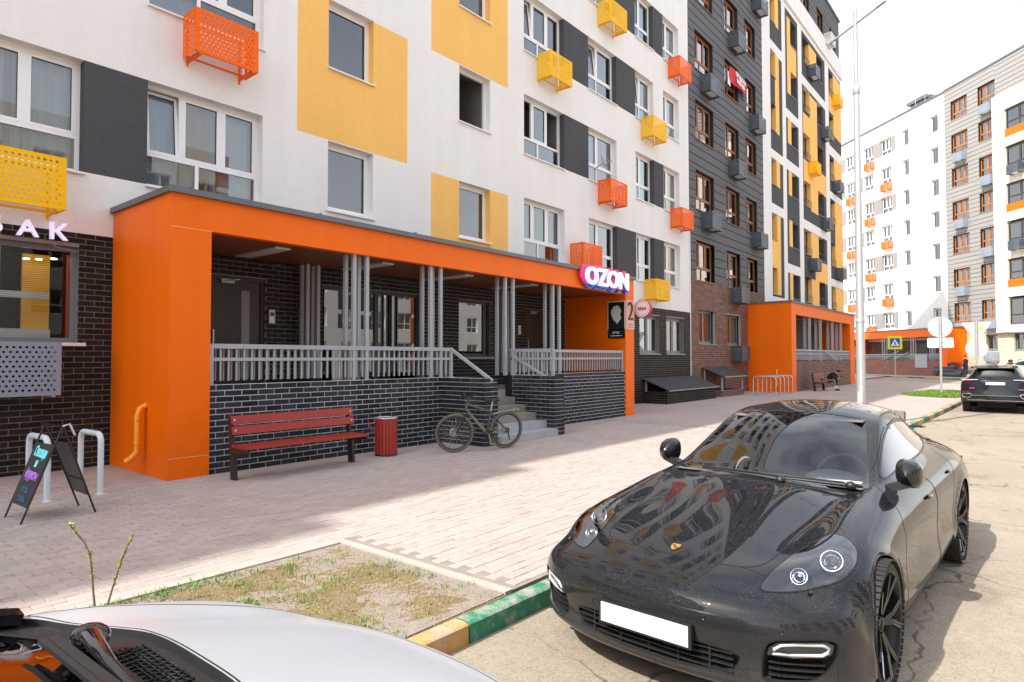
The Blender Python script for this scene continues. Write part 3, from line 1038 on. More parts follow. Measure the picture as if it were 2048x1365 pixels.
# the rest of the row towards and behind the viewpoint (seen in reflections, throws the shade on the pavement)
rear = thing('apartment_block', 'far end of the white apartment row beyond the kiosk, with a stepped roofline', 'apartment building', *NEAR)
rh, rw = [], []
for s in np.arange(-46.5, -4, 3.55):
    top = 25.0 if s < -18.6 else 21.0
    k = 0
    while 4.585 + PITCH * k + 2.2 < top:
        rh.append((s, s + 1.9, 4.585 + PITCH * k, 6.34 + PITCH * k)); rw.append((s, 4.585 + PITCH * k, k)); k += 1
pn = [(s + 1.9, s + 3.55, z, z + 1.755, 2) for s, z, k in rw if (k + int(s)) % 3 == 0]
wall(rear, 'wall', -48.0, -18.6, 3.62, 25.0, [h for h in rh if h[1] < -18.6], [p for p in pn if p[1] < -18.5], 0, S_)
wall(rear, 'wall', -18.6, -2.0, 3.62, 21.0, [h for h in rh if h[1] > -18.6], [p for p in pn if p[1] > -18.6], 0, S_)
wall(rear, 'brick_base', -48, -2, -.1, 3.62, [], [], 0, M_['brick_black'])
for s, z, k in rw:
    window(rear, s, z, 1.9, 1.755, 'double', M_['frame_white'], depth=.17, room=True)
q = MB()
q.box(-48, -18.6, 1.4, 13, -.1, 25); q.box(-18.6, -2, 1.4, 13, -.1, 21); q.box(-18.7, -18.6, 0.01, 1.4, 21, 25); q.box(-18.6, -13, .02, 13, 21, 23)
q.build('core', S_[0], rear)

# ------------------------------------------------------------------ grey plank block
grey = thing('apartment_building', 'grey plank-clad apartment section with brown window frames above a brown brick ground floor', 'apartment building', *NEAR)
gc = [(26.52, 2.05, 'triple'), (30.03, 1.82, 'double'), (32.82, 1.60, 'double')]
gh2, gw = [], []
for ci, (s, w, st) in enumerate(gc):
    for k in range(7):
        z = 5.10 + 3.12 * k
        gh2.append((s, s + w, z, z + 1.74)); gw.append((s, z, w, st, ci, k))
boards(grey, 'cladding', 25.83, 35.5, 5.13, 26.8, gh2, -.01, m=S_[3], pitch=.39)
wall(grey, 'window_reveals', 25.9, 35.4, 5.14, 26.7, [], [], 0, S_[3], y=.30) if False else None
FB = M_['frame_brown']
for s, z, w, st, ci, k in gw:
    kw = {}
    if (ci, k) in ((0, 0), (1, 0)): kw['curtain'] = (('left', CT), ('right', CT))
    elif (ci * 3 + k) % 2: kw['curtain'] = (('side', CW),)
    window(grey, s, z, w, 1.74, st, FB, depth=.17, sill=FB, **kw)
gh3 = [(26.62, 28.58, 2.32, 3.80), (29.96, 31.86, 2.32, 3.76)]
bricks(grey, 'brick_base', 25.83, 35.5, -.02, 5.11, gh3, -.012, M_['brick_brown'], M_['mortar_brown'], nmax=300, seed=8)
for a, b, c, d in gh3:
    window(grey, a, c, b - a, d - c, 'pair', M_['frame_grey'], depth=.20, sill='dark', curtain=(('left', CW),) if a < 28 else ())
q = MB(); q.box(25.8, 35.5, 1.5, 13, -.1, 26.8); q.box(35.42, 35.5, .02, 1.5, -.1, 26.8)
q.build('core', S_[3], grey)
q = MB(); q.box(25.8, 35.5, -.05, 13, 26.8, 26.92); q.build('roof', M_['roofmetal'], grey)

# ------------------------------------------------------------------ tower with white frame, yellow and charcoal fields
tower = thing('apartment_tower', 'apartment tower with a white frame around yellow and charcoal panels behind the second porch', 'apartment building', *NEAR)
Wt, Yt, Gt = 0, 1, 2
P3 = [  # column 1
    (36.9, 39.1, 5.16, 9.90, Gt), (36.9, 39.1, 10.45, 13.03, Gt), (36.9, 39.1, 13.55, 19.24, Gt), (36.9, 39.1, 19.84, 22.9, Gt),
    (36.9, 38.5, 5.30, 9.88, Yt), (36.9, 38.5, 11.55, 13.02, Yt), (36.9, 38.5, 14.66, 16.1, Yt), (37.75, 38.5, 16.1, 19.23, Yt), (36.9, 38.5, 17.9, 19.23, Yt), (36.9, 38.5, 20.95, 22.89, Yt),
    # column 2
    (39.8, 42.4, 5.0, 6.80, Gt), (39.8, 42.4, 7.35, 13.03, Gt), (39.8, 42.4, 13.65, 16.2, Gt), (39.8, 42.4, 16.75, 22.9, Gt),
    (40.2, 40.86, 5.0, 6.79, Yt), (40.2, 40.86, 8.42, 10.03, Yt), (40.2, 40.86, 11.55, 13.02, Yt), (40.15, 40.86, 14.7, 16.19, Yt), (40.15, 40.86, 17.8, 22.5, Yt), (40.86, 42.1, 19.32, 21.0, Yt),
    # column 3
    (43.3, 49.15, 5.0, 10.02, Gt), (43.3, 49.15, 10.60, 19.4, Gt), (43.3, 49.15, 19.98, 22.9, Gt),
    (45.05, 46.9, 5.2, 6.9, Yt), (46.0, 49.1, 6.86, 8.28, Yt), (45.05, 46.9, 8.3, 10.0, Yt), (45.05, 46.9, 11.42, 14.5, Yt), (43.45, 49.1, 13.08, 14.55, Yt), (43.45, 46.9, 16.2, 17.58, Yt), (45.05, 46.9, 14.5, 19.2, Yt), (45.05, 46.9, 21.0, 22.6, Yt),
    # column 4
    (50.2, 53.96, 5.0, 6.87, Gt), (50.2, 53.96, 7.43, 13.3, Gt), (50.2, 53.96, 13.82, 16.5, Gt), (50.2, 53.96, 17.2, 22.9, Gt),
    (51.5, 53.96, 5.0, 6.85, Yt), (51.6, 53.96, 8.4, 13.28, Yt), (51.5, 53.96, 14.6, 16.48, Yt), (51.5, 53.96, 18.2, 19.7, Yt), (50.25, 53.96, 19.7, 21.1, Yt), (51.5, 53.96, 21.1, 22.8, Yt)]
th, tw_ = [], []
sills = [5.30, 8.42, 11.56, 14.68, 17.82, 21.0]
for s, w, st in ((36.95, .92, 'single'), (40.86, 1.24, 'single'), (43.55, 1.5, 'double'), (46.9, 1.5, 'double'), (50.35, 1.25, 'double')):
    for k, z in enumerate(sills):
        h = 1.5 if s < 43 else 1.6
        th.append((s, s + w, z, z + h)); tw_.append((s, z, w, h, st, k))
wall(tower, 'wall', 35.5, 54.0, 4.3, 23.2, th, P3, 0, S_, depth=.25)
for s, z, w, h, st, k in tw_:
    window(tower, s, z, w, h, st, M_['frame_dark'], depth=.25, sill='dark', curtain=(('right', CW),) if (k + int(s)) % 2 else ())
t2 = []
for s in (40.2, 43.8, 47.4, 51.0):
    t2.append((s, s + 1.7, 24.6, 26.25))
boards(tower, 'cladding', 35.5, 53.9, 24.5, 27.75, t2, .05, m=S_[3], pitch=.39)
for a, b, c, d in t2:
    window(tower, a, c, b - a, d - c, 'double', FB, depth=.22, sill=FB)
q = MB(); q.box(35.45, 54.1, -.12, .4, 23.2, 24.5); q.build('parapet_band', S_[0], tower)
q = MB()
q.box(35.5, 54.0, 1.5, 13, -.1, 27.75); q.box(53.92, 54.0, .3, 1.5, -.1, 27.75); q.box(35.5, 54, .02, 1.5, -.1, 4.3); q.box(35.5, 35.6, .02, 1.5, -.1, 27.7)
q.build('core', S_[3], tower)
q = MB(); q.box(35.4, 54.05, -.03, 13, 27.75, 27.9); q.build('roof', M_['roofmetal'], tower)
q = MB()                                                     # low glass rails in front of the tall windows
for s, w in ((43.5, 1.6), (46.85, 1.6), (50.3, 1.35)):
    for z in sills:
        q.bar((s, -.03, z + .42), (s + w, -.03, z + .42), .025)
        for i in range(3):
            q.bar((s + .05 + i * (w - .1) / 2, -.03, z - .02), (s + .05 + i * (w - .1) / 2, -.03, z + .42), .016)
tag(q.build('window_rail', M_['frame_dark'], tower), kind='stuff')

# ------------------------------------------------------------------ building across the junction
FARL = ((-14.0175, 78.8708, 0), R(-43.84))
far = thing('apartment_building', 'sunlit white and grey apartment building closing the street beyond the junction', 'apartment building', *FARL)
fh, fw_ = [], []
FP = 3.075
for s, w, st in ((-16.2, 1.6, 'double_far'), (-13, 1.6, 'double_far'), (-9.5, 1.6, 'double_far'), (-6.6, 1.5, 'double_far'), (-3.9, 1.5, 'double_far'), (-.78, 1.62, 'double_far'), (1.98, 1.62, 'double_far'), (5.2, .92, 'single'), (8.9, 1.0, 'single')):
    for k in range(7):
        z0 = 4.78 + FP * k if st == 'single' else 4.75 + FP * k
        h = 1.62 if st == 'single' else 1.68
        fh.append((s, s + w, z0, z0 + h)); fw_.append((s, z0, w, h, st, k))
fp = []
for k in range(7):
    z0 = 4.75 + FP * k
    fp.append((.85, 1.97, z0, z0 + 1.68, 2)) if k % 2 == 0 or k == 6 else None
    if k % 2 == 0: fp.append((3.62, 4.25, z0, z0 + 1.68, 2))
    if k % 2: fp.append((-1.75, -.8, z0, z0 + 1.68, 2))
    fp.append((-5.0, -3.92, z0, z0 + 1.68, 2))
fp = [(a, b, c, d, 5) for a, b, c, d, e in fp]
FAR_GREY = mat("far_grey_stucco", (.27, .265, .255), .93, noise=(1.1, .05))
SF = S_ + [FAR_GREY]
wall(far, 'wall', -22, 10.68, 3.4, 26.5, fh, fp, 0, SF, depth=.2)
for s, z, w, h, st, k in fw_:
    window(far, s, z, w, h, st, M_['frame_white'], depth=.2, curtain=(('side', CW),) if (k + int(s)) % 2 else (('full', CW),) if (k * 3 + int(s)) % 5 == 0 else ())
bricks(far, 'brick_base', -22, 10.68, -.3, 3.4, [], .0, M_['brick_brown'], M_['mortar_brown'], nmax=0, seed=21, L=.5, H=.16)
q = MB(); q.box(-22, 10.68, 1.5, 14, -.3, 26.5); q.build('core', S_[0], far)
q = MB(); q.box(-22, 10.68, -.08, 14, 26.5, 26.66); q.build('roof', M_['roofmetal'], far)
# grey plank bay, turned slightly
bayE = thing('apartment_building', 'grey plank wing of the far building with orange window frames and cream loggias', 'apartment building',
             (-14.0175 + 10.68 * math.cos(R(-43.84)), 78.8708 + 10.68 * math.sin(R(-43.84)), 0), R(-47))
bh, bw = [], []
for s, w, st in ((.80, 1.95, 'double_far'), (3.95, 1.85, 'double')):
    for k in range(7):
        z0 = 5.0 + 3.1 * k
        bh.append((s, s + w, z0, z0 + 1.66)); bw.append((s, z0, w, st, k))
boards(bayE, 'cladding', 5.8, 14, 23.65, 26.6, [], -.02, m=mat("far_plank_grey", (.30, .295, .285), .8, noise=(1.5, .05)), pitch=.385, gap=.035, one=True)
boards(bayE, 'cladding', 0.0, 5.80, 3.75, 26.6, bh, -.02, m=mat("far_plank_grey", (.30, .295, .285), .8, noise=(1.5, .05)), pitch=.385, gap=.035, one=True)
for s, z, w, st, k in bw:
    window(bayE, s, z, w, 1.66, st, M_['frame_orange'], depth=.18, sill=M_['frame_orange'], curtain=(('full', CW),) if (k + int(s)) % 3 == 0 else (('side', CW),))
bbh = [(4.3, 5.55, 2.35, 3.65)]
bricks(bayE, 'brick_base', 0, 14, -.3, 3.74, bbh + [(7.2, 8.6, 2.3, 3.65)], -.012, M_['brick_cream'], M_['edging'], nmax=0, seed=22, L=.5, H=.16)
for a, b, c, d in bbh + [(7.2, 8.6, 2.3, 3.65)]:
    window(bayE, a, c, b - a, d - c, 'pair', M_['frame_grey'], depth=.18, sill='dark')
q = MB(); q.box(0, 14, 1.5, 14, -.3, 26.6); q.build('core', S_[4], bayE)
q = MB(); q.box(0, 14, -.06, 14, 26.6, 26.76); q.build('roof', M_['roofmetal'], bayE)
# cream loggia stack at the right edge
ch = []
for k in range(6):
    ch.append((7.05, 13.2, 4.3 + 3.1 * k, 6.65 + 3.1 * k))
wall(bayE, 'loggia_wall', 5.80, 14, 3.76, 23.6, ch, [], 0, S_[4], y=-.35, depth=.5)
q = MB(); q.quad((5.8, -.35, 3.76), (5.8, 0.1, 3.76), (5.8, .1, 23.6), (5.8, -.35, 23.6)); q.quad((5.8, -.35, 23.6), (14, -.35, 23.6), (14, .3, 23.6), (5.8, .3, 23.6))
q.build('loggia_side', S_[4], bayE, fix=False)
for k in range(6):
    z = 4.3 + 3.1 * k
    if k % 2 == 0 and k > 0 or k == 1:
        pass
    q = MB(); q.box(7.05, 13.2, -.32, -.24, z - .6 if k in (2, 4, 6, 0) else z, z + .65 if k in (1, 3, 5) else z + .10)
    q.build('loggia_panel', M_['orange'] if k in (1, 3, 5) else M_['greypaint'], bayE)
    window(bayE, 7.1, z + (.66 if k in (1, 3, 5) else .12), 3.0, 1.62 if k in (1, 3, 5) else 2.1, 'double', M_['frame_dark'], depth=-.2, sill=None)
    window(bayE, 10.15, z + (.66 if k in (1, 3, 5) else .12), 3.0, 1.62 if k in (1, 3, 5) else 2.1, 'double', M_['frame_dark'], depth=-.2, sill=None)
# roof railing and vent house
q = MB()
for s in np.arange(-22, 24, 1.25):
    q.bar((s, .3, 26.6), (s, .3, 27.55), .035)
for z in (26.95, 27.25, 27.55):
    q.bar((-22, .3, z), (24, .3 - .0, z), .022)
tag(q.build('roof_railing', M_['steel'], far), kind='stuff')
q = MB(); q.box(3.4, 5.4, 2.5, 5, 26.6, 28.3); q.box(3.1, 5.7, 2.2, 5.3, 28.3, 28.6); q.build('vent_house', M_['roofmetal'], far)

# ------------------------------------------------------------------ houses across the road (outside the frame; they stand in the windows and the car paint)
opp = thing('apartment_building', 'brick red and white apartment building standing on the far side of the road', 'apartment building', (27, 0, 0), R(-90))
OR = mat("opposite_red", (.42, .10, .045), .8, noise=(1, .1))
OM = S_ + [OR]
oh, ow_ = [], []
for i, s in enumerate(np.arange(-58, 44, 3.4)):
    for k in range(5 if s > -25 else 4):
        oh.append((s, s + 1.8, 1.6 + 3.05 * k, 3.3 + 3.05 * k)); ow_.append((s, 1.6 + 3.05 * k))
op = []
for i, s in enumerate(np.arange(-60, 44, 10.2)):
    op.append((s, s + 5.5, 0, 18, 5) if i % 2 else (s, s + 4.2, 4.5, 18, 2))
    for k in range(8):
        op.append((s, s + 10.2, 3.05 * k - .25, 3.05 * k + .12, 0))
wall(opp, 'wall', -25, 46, -.15, 18.0, [h for h in oh if h[0] > -25], op, 0, OM, depth=.2)
wall(opp, 'wall', -60, -25, -.15, 13.6, [h for h in oh if h[1] < -25], op, 0, OM, depth=.2)
for n, (s, z) in enumerate(q for q in ow_ if q[0] > -25 or q[0] < -26.9):
    window(opp, s, z, 1.8, 1.7, 'double', M_['frame_white'], depth=.2, room=True, sill=None)
q = MB(); q.box(-25, 46, 1.4, 13, -.15, 18); q.box(-60, -25, 1.4, 13, -.15, 13.6); q.build('core', S_[0], opp)
# ------------------------------------------------------------------ orange entrance porches (facade-local: x along, y negative = towards the street)
PX = -2.15
def porch(label, frame, s0, s1, top, open0, open1, par_h, lint, floor, brick_m, mort_m, posts, stair=None, nb=300, seed=1, rail_gap=None, lights=(), joint=True):
    t = thing('entrance_porch', label, 'porch', *frame)
    O = M_['orange']
    q = MB(); q.box(s0, open0, PX, -.02, -.02, top); w1 = q.build('side_wall', O, t)
    q = MB(); q.box(open1, s1, PX, -.02, -.02, top); w2 = q.build('side_wall', O, t)
    q = MB(); q.box(open0, open1, PX, PX + .16, lint, top); q.build('lintel', O, t)
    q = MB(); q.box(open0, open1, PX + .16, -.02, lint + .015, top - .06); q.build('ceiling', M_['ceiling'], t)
    q = MB()
    q.box(s0 - .05, s1 + .05, PX - .07, PX + .10, top, top + .085)
    q.box(s0 - .05, s0 + .10, PX + .10, -.012, top, top + .085); q.box(s1 - .10, s1 + .05, PX + .10, -.012, top, top + .085)
    q.box(s0 + .1, s1 - .1, PX + .1, -.012, top - .05, top + .02)
    cp = q.build('coping', M_['roofmetal'], t)
    q = MB()
    n = int((s1 - s0) / 2.0)
    for i in range(n + 1):
        x = s0 + .25 + i * (s1 - s0 - .5) / n
        q.box(x - .01, x + .01, PX - .072, PX + .14, top + .08, top + .105)
    q.build('coping_seam', M_['roofmetal'], cp)
    if joint:                                                     # panel joints in the cladding
        q = MB()
        for z in (.29, lint - .005):
            q.box(s0 + .002, open0 - .002, PX - .002, PX + .01, z, z + .008)
            q.box(open1 + .002, s1 - .002, PX - .002, PX + .01, z, z + .008)
        q.build('panel_joint', mat("joint_pale", (.85, .42, .22), .5), t)
    q = MB(); q.box(open0, open1, PX + .25, -.02, floor - .2, floor); q.build('floor', M_['edging'], t)
    # brick parapet, broken by the stair
    gaps = [] if stair is None else [(stair[0], stair[1])]
    segs = [(open0, open1)] if not gaps else [(open0, stair[0]), (stair[1], open1)]
    for a, b in segs:
        q = MB(); q.box(a + .002, b - .002, PX + .05, PX + .26, -.02, par_h - .01); c = q.build('parapet', brick_m, t)
        bricks(t, 'parapet_facing', a, b, 0, par_h, [], PX + .03, brick_m, mort_m, nmax=nb, seed=seed + 1) if nb >= 0 else None
    if stair:
        a, b, out, steps, cw = stair
        for side, (c0, c1) in enumerate(((a - cw, a), (b, b + cw))):
            q = MB(); q.box(c0 + .012, c1 - .012, PX - out + .012, PX + .05, -.02, par_h - .012)
            core = q.build('cheek_wall', mort_m, t)
            e = bpy.data.objects.new('cheek_front', None); COL.objects.link(e); e.parent = t; e.location = (c0, PX - out, 0)
            masonry(core, c0, c1, PX - out, PX + .03, par_h, brick_m, seed + 5 + side)
            bpy.data.objects.remove(e)
        rise = floor / steps
        for i in range(steps):
            q = MB()
            y0 = PX - out - .10 + i * .30
            q.box(a + .004, b - .004, y0, PX + .26, i * rise - .02, (i + 1) * rise - (.0 if i < steps else 0))
            q.build('step', M_['step_grey'] if i < 2 else M_['step_worn'], t)
    # railings and post groups
    G = M_['greypaint']
    rsegs = segs if rail_gap is None else rail_gap
    for a, b in rsegs:
        for off in (0.0, .16):
            if off and (b - a) < 2: continue
            y = PX + .09 + off
            q = MB(); q.box(a + .02, b - .03, y - .03, y + .03, par_h + .53, par_h + .60); q.box(a + .02, b - .03, y - .025, y + .025, par_h + .345, par_h + .395)
            rl = q.build('railing', G, t)
            n = max(2, int((b - a) / .125))
            bm = MB(); bm.box(-.012, .012, -.012, .012, .05, .53)
            me = bm.mesh('railing_bar')
            for i in range(n + 1):
                x = a + .07 + i * (b - a - .16) / n
                link('railing_bar', me, G, rl, (x, y, par_h))
            pm = MB()
            for x in (a + .05, b - .06):
                pm.box(x - .03, x + .03, y - .028, y + .028, par_h - .01, par_h + .53)
            pm.build('railing_post', G, rl)
    pb = MB(); pb.box(-.033, .033, -.033, .033, par_h - .01, lint + .02)
    pme = pb.mesh('porch_post')
    for x, y in posts:
        link('porch_post', pme, G, t, (x, y, 0))
    if stair:
        a, b, out, steps, cw = stair
        for x, sgn in ((a - cw / 2, 1), (b + .12, 1)):
            q = MB()
            p0 = Vector((x, PX - .02 + (-.02 if x < a else .42), par_h + .57)); p1 = Vector((x, PX - out + .02 if x > a else PX - out - .02, par_h - .05 if x < a else par_h - .18))
            q.bar(p0, p1, .06, .05)
            q.tube([p0.lerp(p1, .85) + Vector((.0, 0, -.02)), p0.lerp(p1, .85) + Vector((0, 0, -.16)), p0.lerp(p1, .85) + Vector((.06, 0, -.18))], .008, 6)
            q.build('handrail', G, t)
        if rail_gap is None:
            y = PX - .0
            q = MB()
            x = b + .12
            q.bar((x, PX + .45, par_h + .565), (x, PX - out + .12, par_h + .565), .06, .06); q.bar((x, PX + .45, par_h + .37), (x, PX - out + .12, par_h + .37), .05, .05)
            rl = q.build('railing', G, t)
            bm = MB(); bm.box(-.012, .012, -.012, .012, -.0, .55); me = bm.mesh('railing_bar')
            for i in range(11):
                link('railing_bar', me, G, rl, (x, PX - out + .15 + i * .13, par_h))
            q = MB(); q.box(x - .03, x + .03, PX - out + .09, PX - out + .15, par_h - .01, par_h + .56); q.build('railing_post', G, rl)
    for x in lights:
        q = MB(); q.box(x - .14, x + .14, PX + .50, -.30, lint - .012, lint + .014)
        q.build('ceiling_light', mat("light_panel", (.62, .58, .54), .5), t)
    return t

def masonry(core, x0, x1, y0, y1, h, m, seed, L=.25, H=.074, J=.013):
    """Bricks round the three free faces of a short wall, each its own piece."""
    rg = random.Random(seed)
    z, k = 0.0, 0
    def put(a, b, c, d, z, hh):
        o = bpy.data.objects.new('brick', UNIT); COL.objects.link(o)
        if UNIT.materials[0] is not m:
            o.material_slots[0].link = 'OBJECT'; o.material_slots[0].material = m
        o.parent = core
        o.location = ((a + b) / 2, (c + d) / 2, z + hh / 2); o.scale = (b - a, d - c, hh)
    while z < h - .02:
        hh = min(H, h - z - .004)
        w = x1 - x0
        j = lambda: rg.uniform(-.002, .002)
        # end face towards the street: one and a half bricks across
        cut = x0 + (w * .62 if k % 2 else w * .40)
        put(x0 + j(), cut - J / 2, y0 + j(), y0 + .11, z, hh); put(cut + J / 2, x1 + j(), y0 + j(), y0 + .11, z, hh)
        for fx0, fx1 in ((x0, x0 + .05), (x1 - .05, x1)):
            y = y0 + .12 + (0 if k % 2 else -.0) 
            first = .12 if k % 2 else .25
            while y < y1 - .02:
                e = min(y + first, y1)
                put(fx0 + j(), fx1 + j(), y, e, z, hh)
                y = e + J
                first = L
        z += H + J
        k += 1

M_['step_grey'] = mat("step_grey_paint", (.36, .38, .40), .7, noise=(3, .2, 30, .15))
M_['step_worn'] = mat("step_concrete", (.27, .25, .22), .9, noise=(3, .35, 30, .3))
POSTS1 = []
for c in (7.08, 8.93, 11.25, 13.10):
    POSTS1 += [(c - .14, PX + .10), (c + .14, PX + .10), (c - .14, PX + .34), (c + .14, PX + .34)]
POSTS1 += [(7.13, -.10), (7.37, -.10), (7.13, -.30), (7.37, -.30), (13.3, -.10), (13.54, -.10)]
porch1 = porch('near orange entrance porch whose black brick parapet stands behind the red bench', NEAR, 3.79, 16.95, 4.0, 4.36, 16.45, 1.30, 3.53, .96,
               M_['brick_slate'], M_['mortar_pale'], POSTS1, stair=(9.42, 11.30, 1.14, 6, .38), nb=150, seed=30, rail_gap=None, lights=(5.8, 8.05, 10.35, 12.75))
POSTS2 = []
for c in (36.3, 38.5, 41.2, 43.3):
    POSTS2 += [(c - .14, PX + .10), (c + .14, PX + .10), (c - .14, PX + .34), (c + .14, PX + .34)]
porch2 = porch('second orange entrance porch with a brown brick parapet further along the pavement', NEAR, 32.75, 46.62, 4.42, 33.5, 45.4, 1.52, 3.84, 1.1,
               M_['brick_brown'], M_['mortar_brown'], POSTS2, nb=150, seed=40, lights=(35, 38, 41, 44), joint=False)
POSTS3 = []
for c in (4.7, 8.65, 11.0):
    POSTS3 += [(c - .16, PX + .10), (c + .16, PX + .10), (c - .16, PX + .34), (c + .16, PX + .34)]
porch3 = porch('distant orange porch with a red brick parapet on the building beyond the junction', FARL, -1.0, 12.9, 4.35, -.4, 12.1, 1.45, 3.62, 1.1,
               mat("brick_red_far", (.24, .085, .06), .8, noise=(1.2, .35), jitter=.2), M_['mortar_brown'], POSTS3, nb=0, seed=50, joint=False)
q = MB()
q.box(12.35, 12.9, -.02, 2.2, -.02, 4.35); q.box(12.35, 12.95, PX + .2, 2.2, 4.35, 4.43)
q.build('side_wall', M_['orange'], porch3)
# handrails of the second porch (the stair runs along the parapet)
q = MB()
q.bar((38.9, PX - .02, 2.05), (41.6, PX - .05, 1.52), .05); q.bar((39.9, PX + .5, 2.2), (42.6, PX + .45, 1.55), .05)
q.build('handrail', M_['greypaint'], porch2)
q = MB()
q.bar((5.0, PX - .02, 1.55), (7.0, PX - .05, 2.35), .06); q.bar((8.3, PX - .02, 2.2), (6.2, PX - .05, 1.5), .06); q.box(9.1, 10.6, PX - .03, PX + .02, .75, 1.95)
q.build('handrail', M_['greypaint'], porch3)
for i in range(2):
    q = MB(); q.box(7.1 + i * .02, 8.3, -.1, -.05, 1.1, 3.1) if i == 0 else q.box(9.6, 10.5, -.1, -.05, 1.1, 3.1)
    q.build('door', M_['door'], porch3)

# ------------------------------------------------------------------ things fixed to the first porch
def local(s, y, z):
    """facade point of the near row in world coordinates"""
    return Vector((-11.4 - y, s, z))
# pickup sign: thick white letters in front of pink and blue outlines
sg = thing('sign', 'thick white OZON letters over blue and pink shapes on the corner of the porch lintel', 'sign', local(15.22, PX - .012, 3.845), R(90))
PINK = mat("sign_pink", (.80, .02, .20), .35); BLUE = mat("sign_blue", (.03, .14, .72), .35); LIT = mat("sign_white_face", (.90, .92, .96), .3, emit=((.9, .94, 1), .25))
tx = text_mesh("OZON", .64, .02, offset=.012)
bbw = max(v.co.x for v in tx.vertices) - min(v.co.x for v in tx.vertices)
def sign_layer(name, body, size, depth, off, z, m, par, shift=(0, 0), sx=1.0):
    me = text_mesh(body, size, depth, offset=off)
    w = max(v.co.x for v in me.vertices) - min(v.co.x for v in me.vertices)
    k = 2.22 / bbw * sx
    o = link(name, me, m, par, (shift[0], z, shift[1]))
    o.rotation_euler = (R(90), 0, 0)
    o.scale = (k, 1.0, 1.0)
    return o
sign_layer('blue_outline', "OZON", .66, .03, .055, -.05, BLUE, sg, (.04, -.05))
sign_layer('pink_outline', "OZON", .66, .03, .055, -.065, PINK, sg, (-.09, .03))
sign_layer('blue_accent', "OZON", .62, .03, .020, -.105, BLUE, sg, (.06, -.045))
sign_layer('letters', "OZON", .64, .035, .018, -.15, LIT, sg)
# house number plate on the right pillar
npl = thing('house_number_sign', 'clear house number plate with a black figure 2 on the right orange pillar', 'house number', local(16.69, PX - .02, 2.95), R(90))
q = MB(); q.box(-.24, .24, -.006, .0, -.43, .43); q.build('plate', mat("acrylic", (.80, .42, .30), .3), npl)
q = MB()
for sx in (-.2, .2):
    for sz in (-.39, .39):
        q.lathe([(0, .0), (.018, 0), (.018, .03), (0, .03)], 10, M=Matrix.Translation((sx, .012, sz)) @ Matrix.Rotation(R(90), 4, 'X'))
q.build('standoff', M_['steel'], npl, fix=False)
me = text_mesh("2", .78, .006, offset=.0)
o = link('numeral', me, M_['black'], npl, (.0, -.02, .08)); o.rotation_euler = (R(90), 0, 0)
for i in range(3):
    q = MB(); q.box(-.15, .15, -.012, -.007, -.27 - i * .055, -.245 - i * .055); q.build('text_line', mat("sign_ink", (.45, .22, .16), .6), npl)
# round projecting sign behind the pillar
rs = thing('projecting_sign', 'round white and red light box sticking out beside the house number', 'sign', local(17.2, -2.32, 3.16), R(90))
A = Matrix.Rotation(R(90), 4, 'Y')
q = MB(); q.lathe([(0, -.06), (.26, -.06), (.26, .06), (0, .06)], 36, M=A, smooth=False); q.build('box', M_['white'], rs, fix=False)
q = MB(); q.lathe([(.255, -.066), (.27, -.066), (.27, .066), (.255, .066), (.255, -.066)], 36, M=A); q.build('rim', mat("sign_red_ring", (.62, .03, .04), .4), rs, fix=False)
q = MB(); q.lathe([(.215, -.068), (.205, -.068)], 36, M=A); q.build('ring', mat("sign_red", (.55, .02, .03), .4), rs, fix=False)
for i, (s_, z_) in enumerate((("КОФЕ", .05), ("КОФЕ", -.12))):
    if i: continue
q = MB()
for j in range(5):
    q.box(-.069, -.062, -.14 + j * .058, -.10 + j * .058, -.05, .04)
q.build('red_lettering', mat("sign_red", (.55, .02, .03), .4), rs)
q = MB(); q.bar((0, .30, 0), (0, 2.3, 0), .04); q.build('bracket', M_['steel'], rs)
# posters on the inner side of the right pillar
po = thing('poster', 'black framed poster with a pale map shape on the inner orange wall of the porch', 'poster', local(16.44, -1.86, 2.93), R(90))
q = MB(); q.box(-.02, .0, -.29, .29, -.42, .42); q.build('frame', M_['frame_white'], po)
q = MB(); q.box(-.023, -.018, -.27, .27, -.40, .40); q.build('sheet', mat("poster_black", (.012, .014, .013), .3), po)
q = MB()
rg = random.Random(5)
pts = [(math.cos(a) * .17 * rg.uniform(.75, 1.15), .05 + math.sin(a) * .27 * rg.uniform(.8, 1.1)) for a in np.linspace(0, 6.283, 26, endpoint=False)]
q.prism(pts, 'x', -.026, -.022); q.build('map_print', mat("map_print", (.55, .58, .57), .6, noise=(14, .35)), po)
po2 = thing('notice_plate', 'small black notice plate under the map poster on the inner orange wall', 'notice', local(16.44, -1.86, 2.42), R(90))
q = MB(); q.box(-.02, .0, -.28, .28, -.16, .13); q.build('plate', mat("poster_black", (.012, .014, .013), .3), po2)
for j, (a, b, z) in enumerate(((-.1, .12, .02), (-.18, .2, -.09), (-.08, -.02, -.02), (.06, .12, -.02))):
    q = MB(); q.box(-.023, -.0195, a, b, z, z + .018); q.build('text_line', M_['white'], po2)
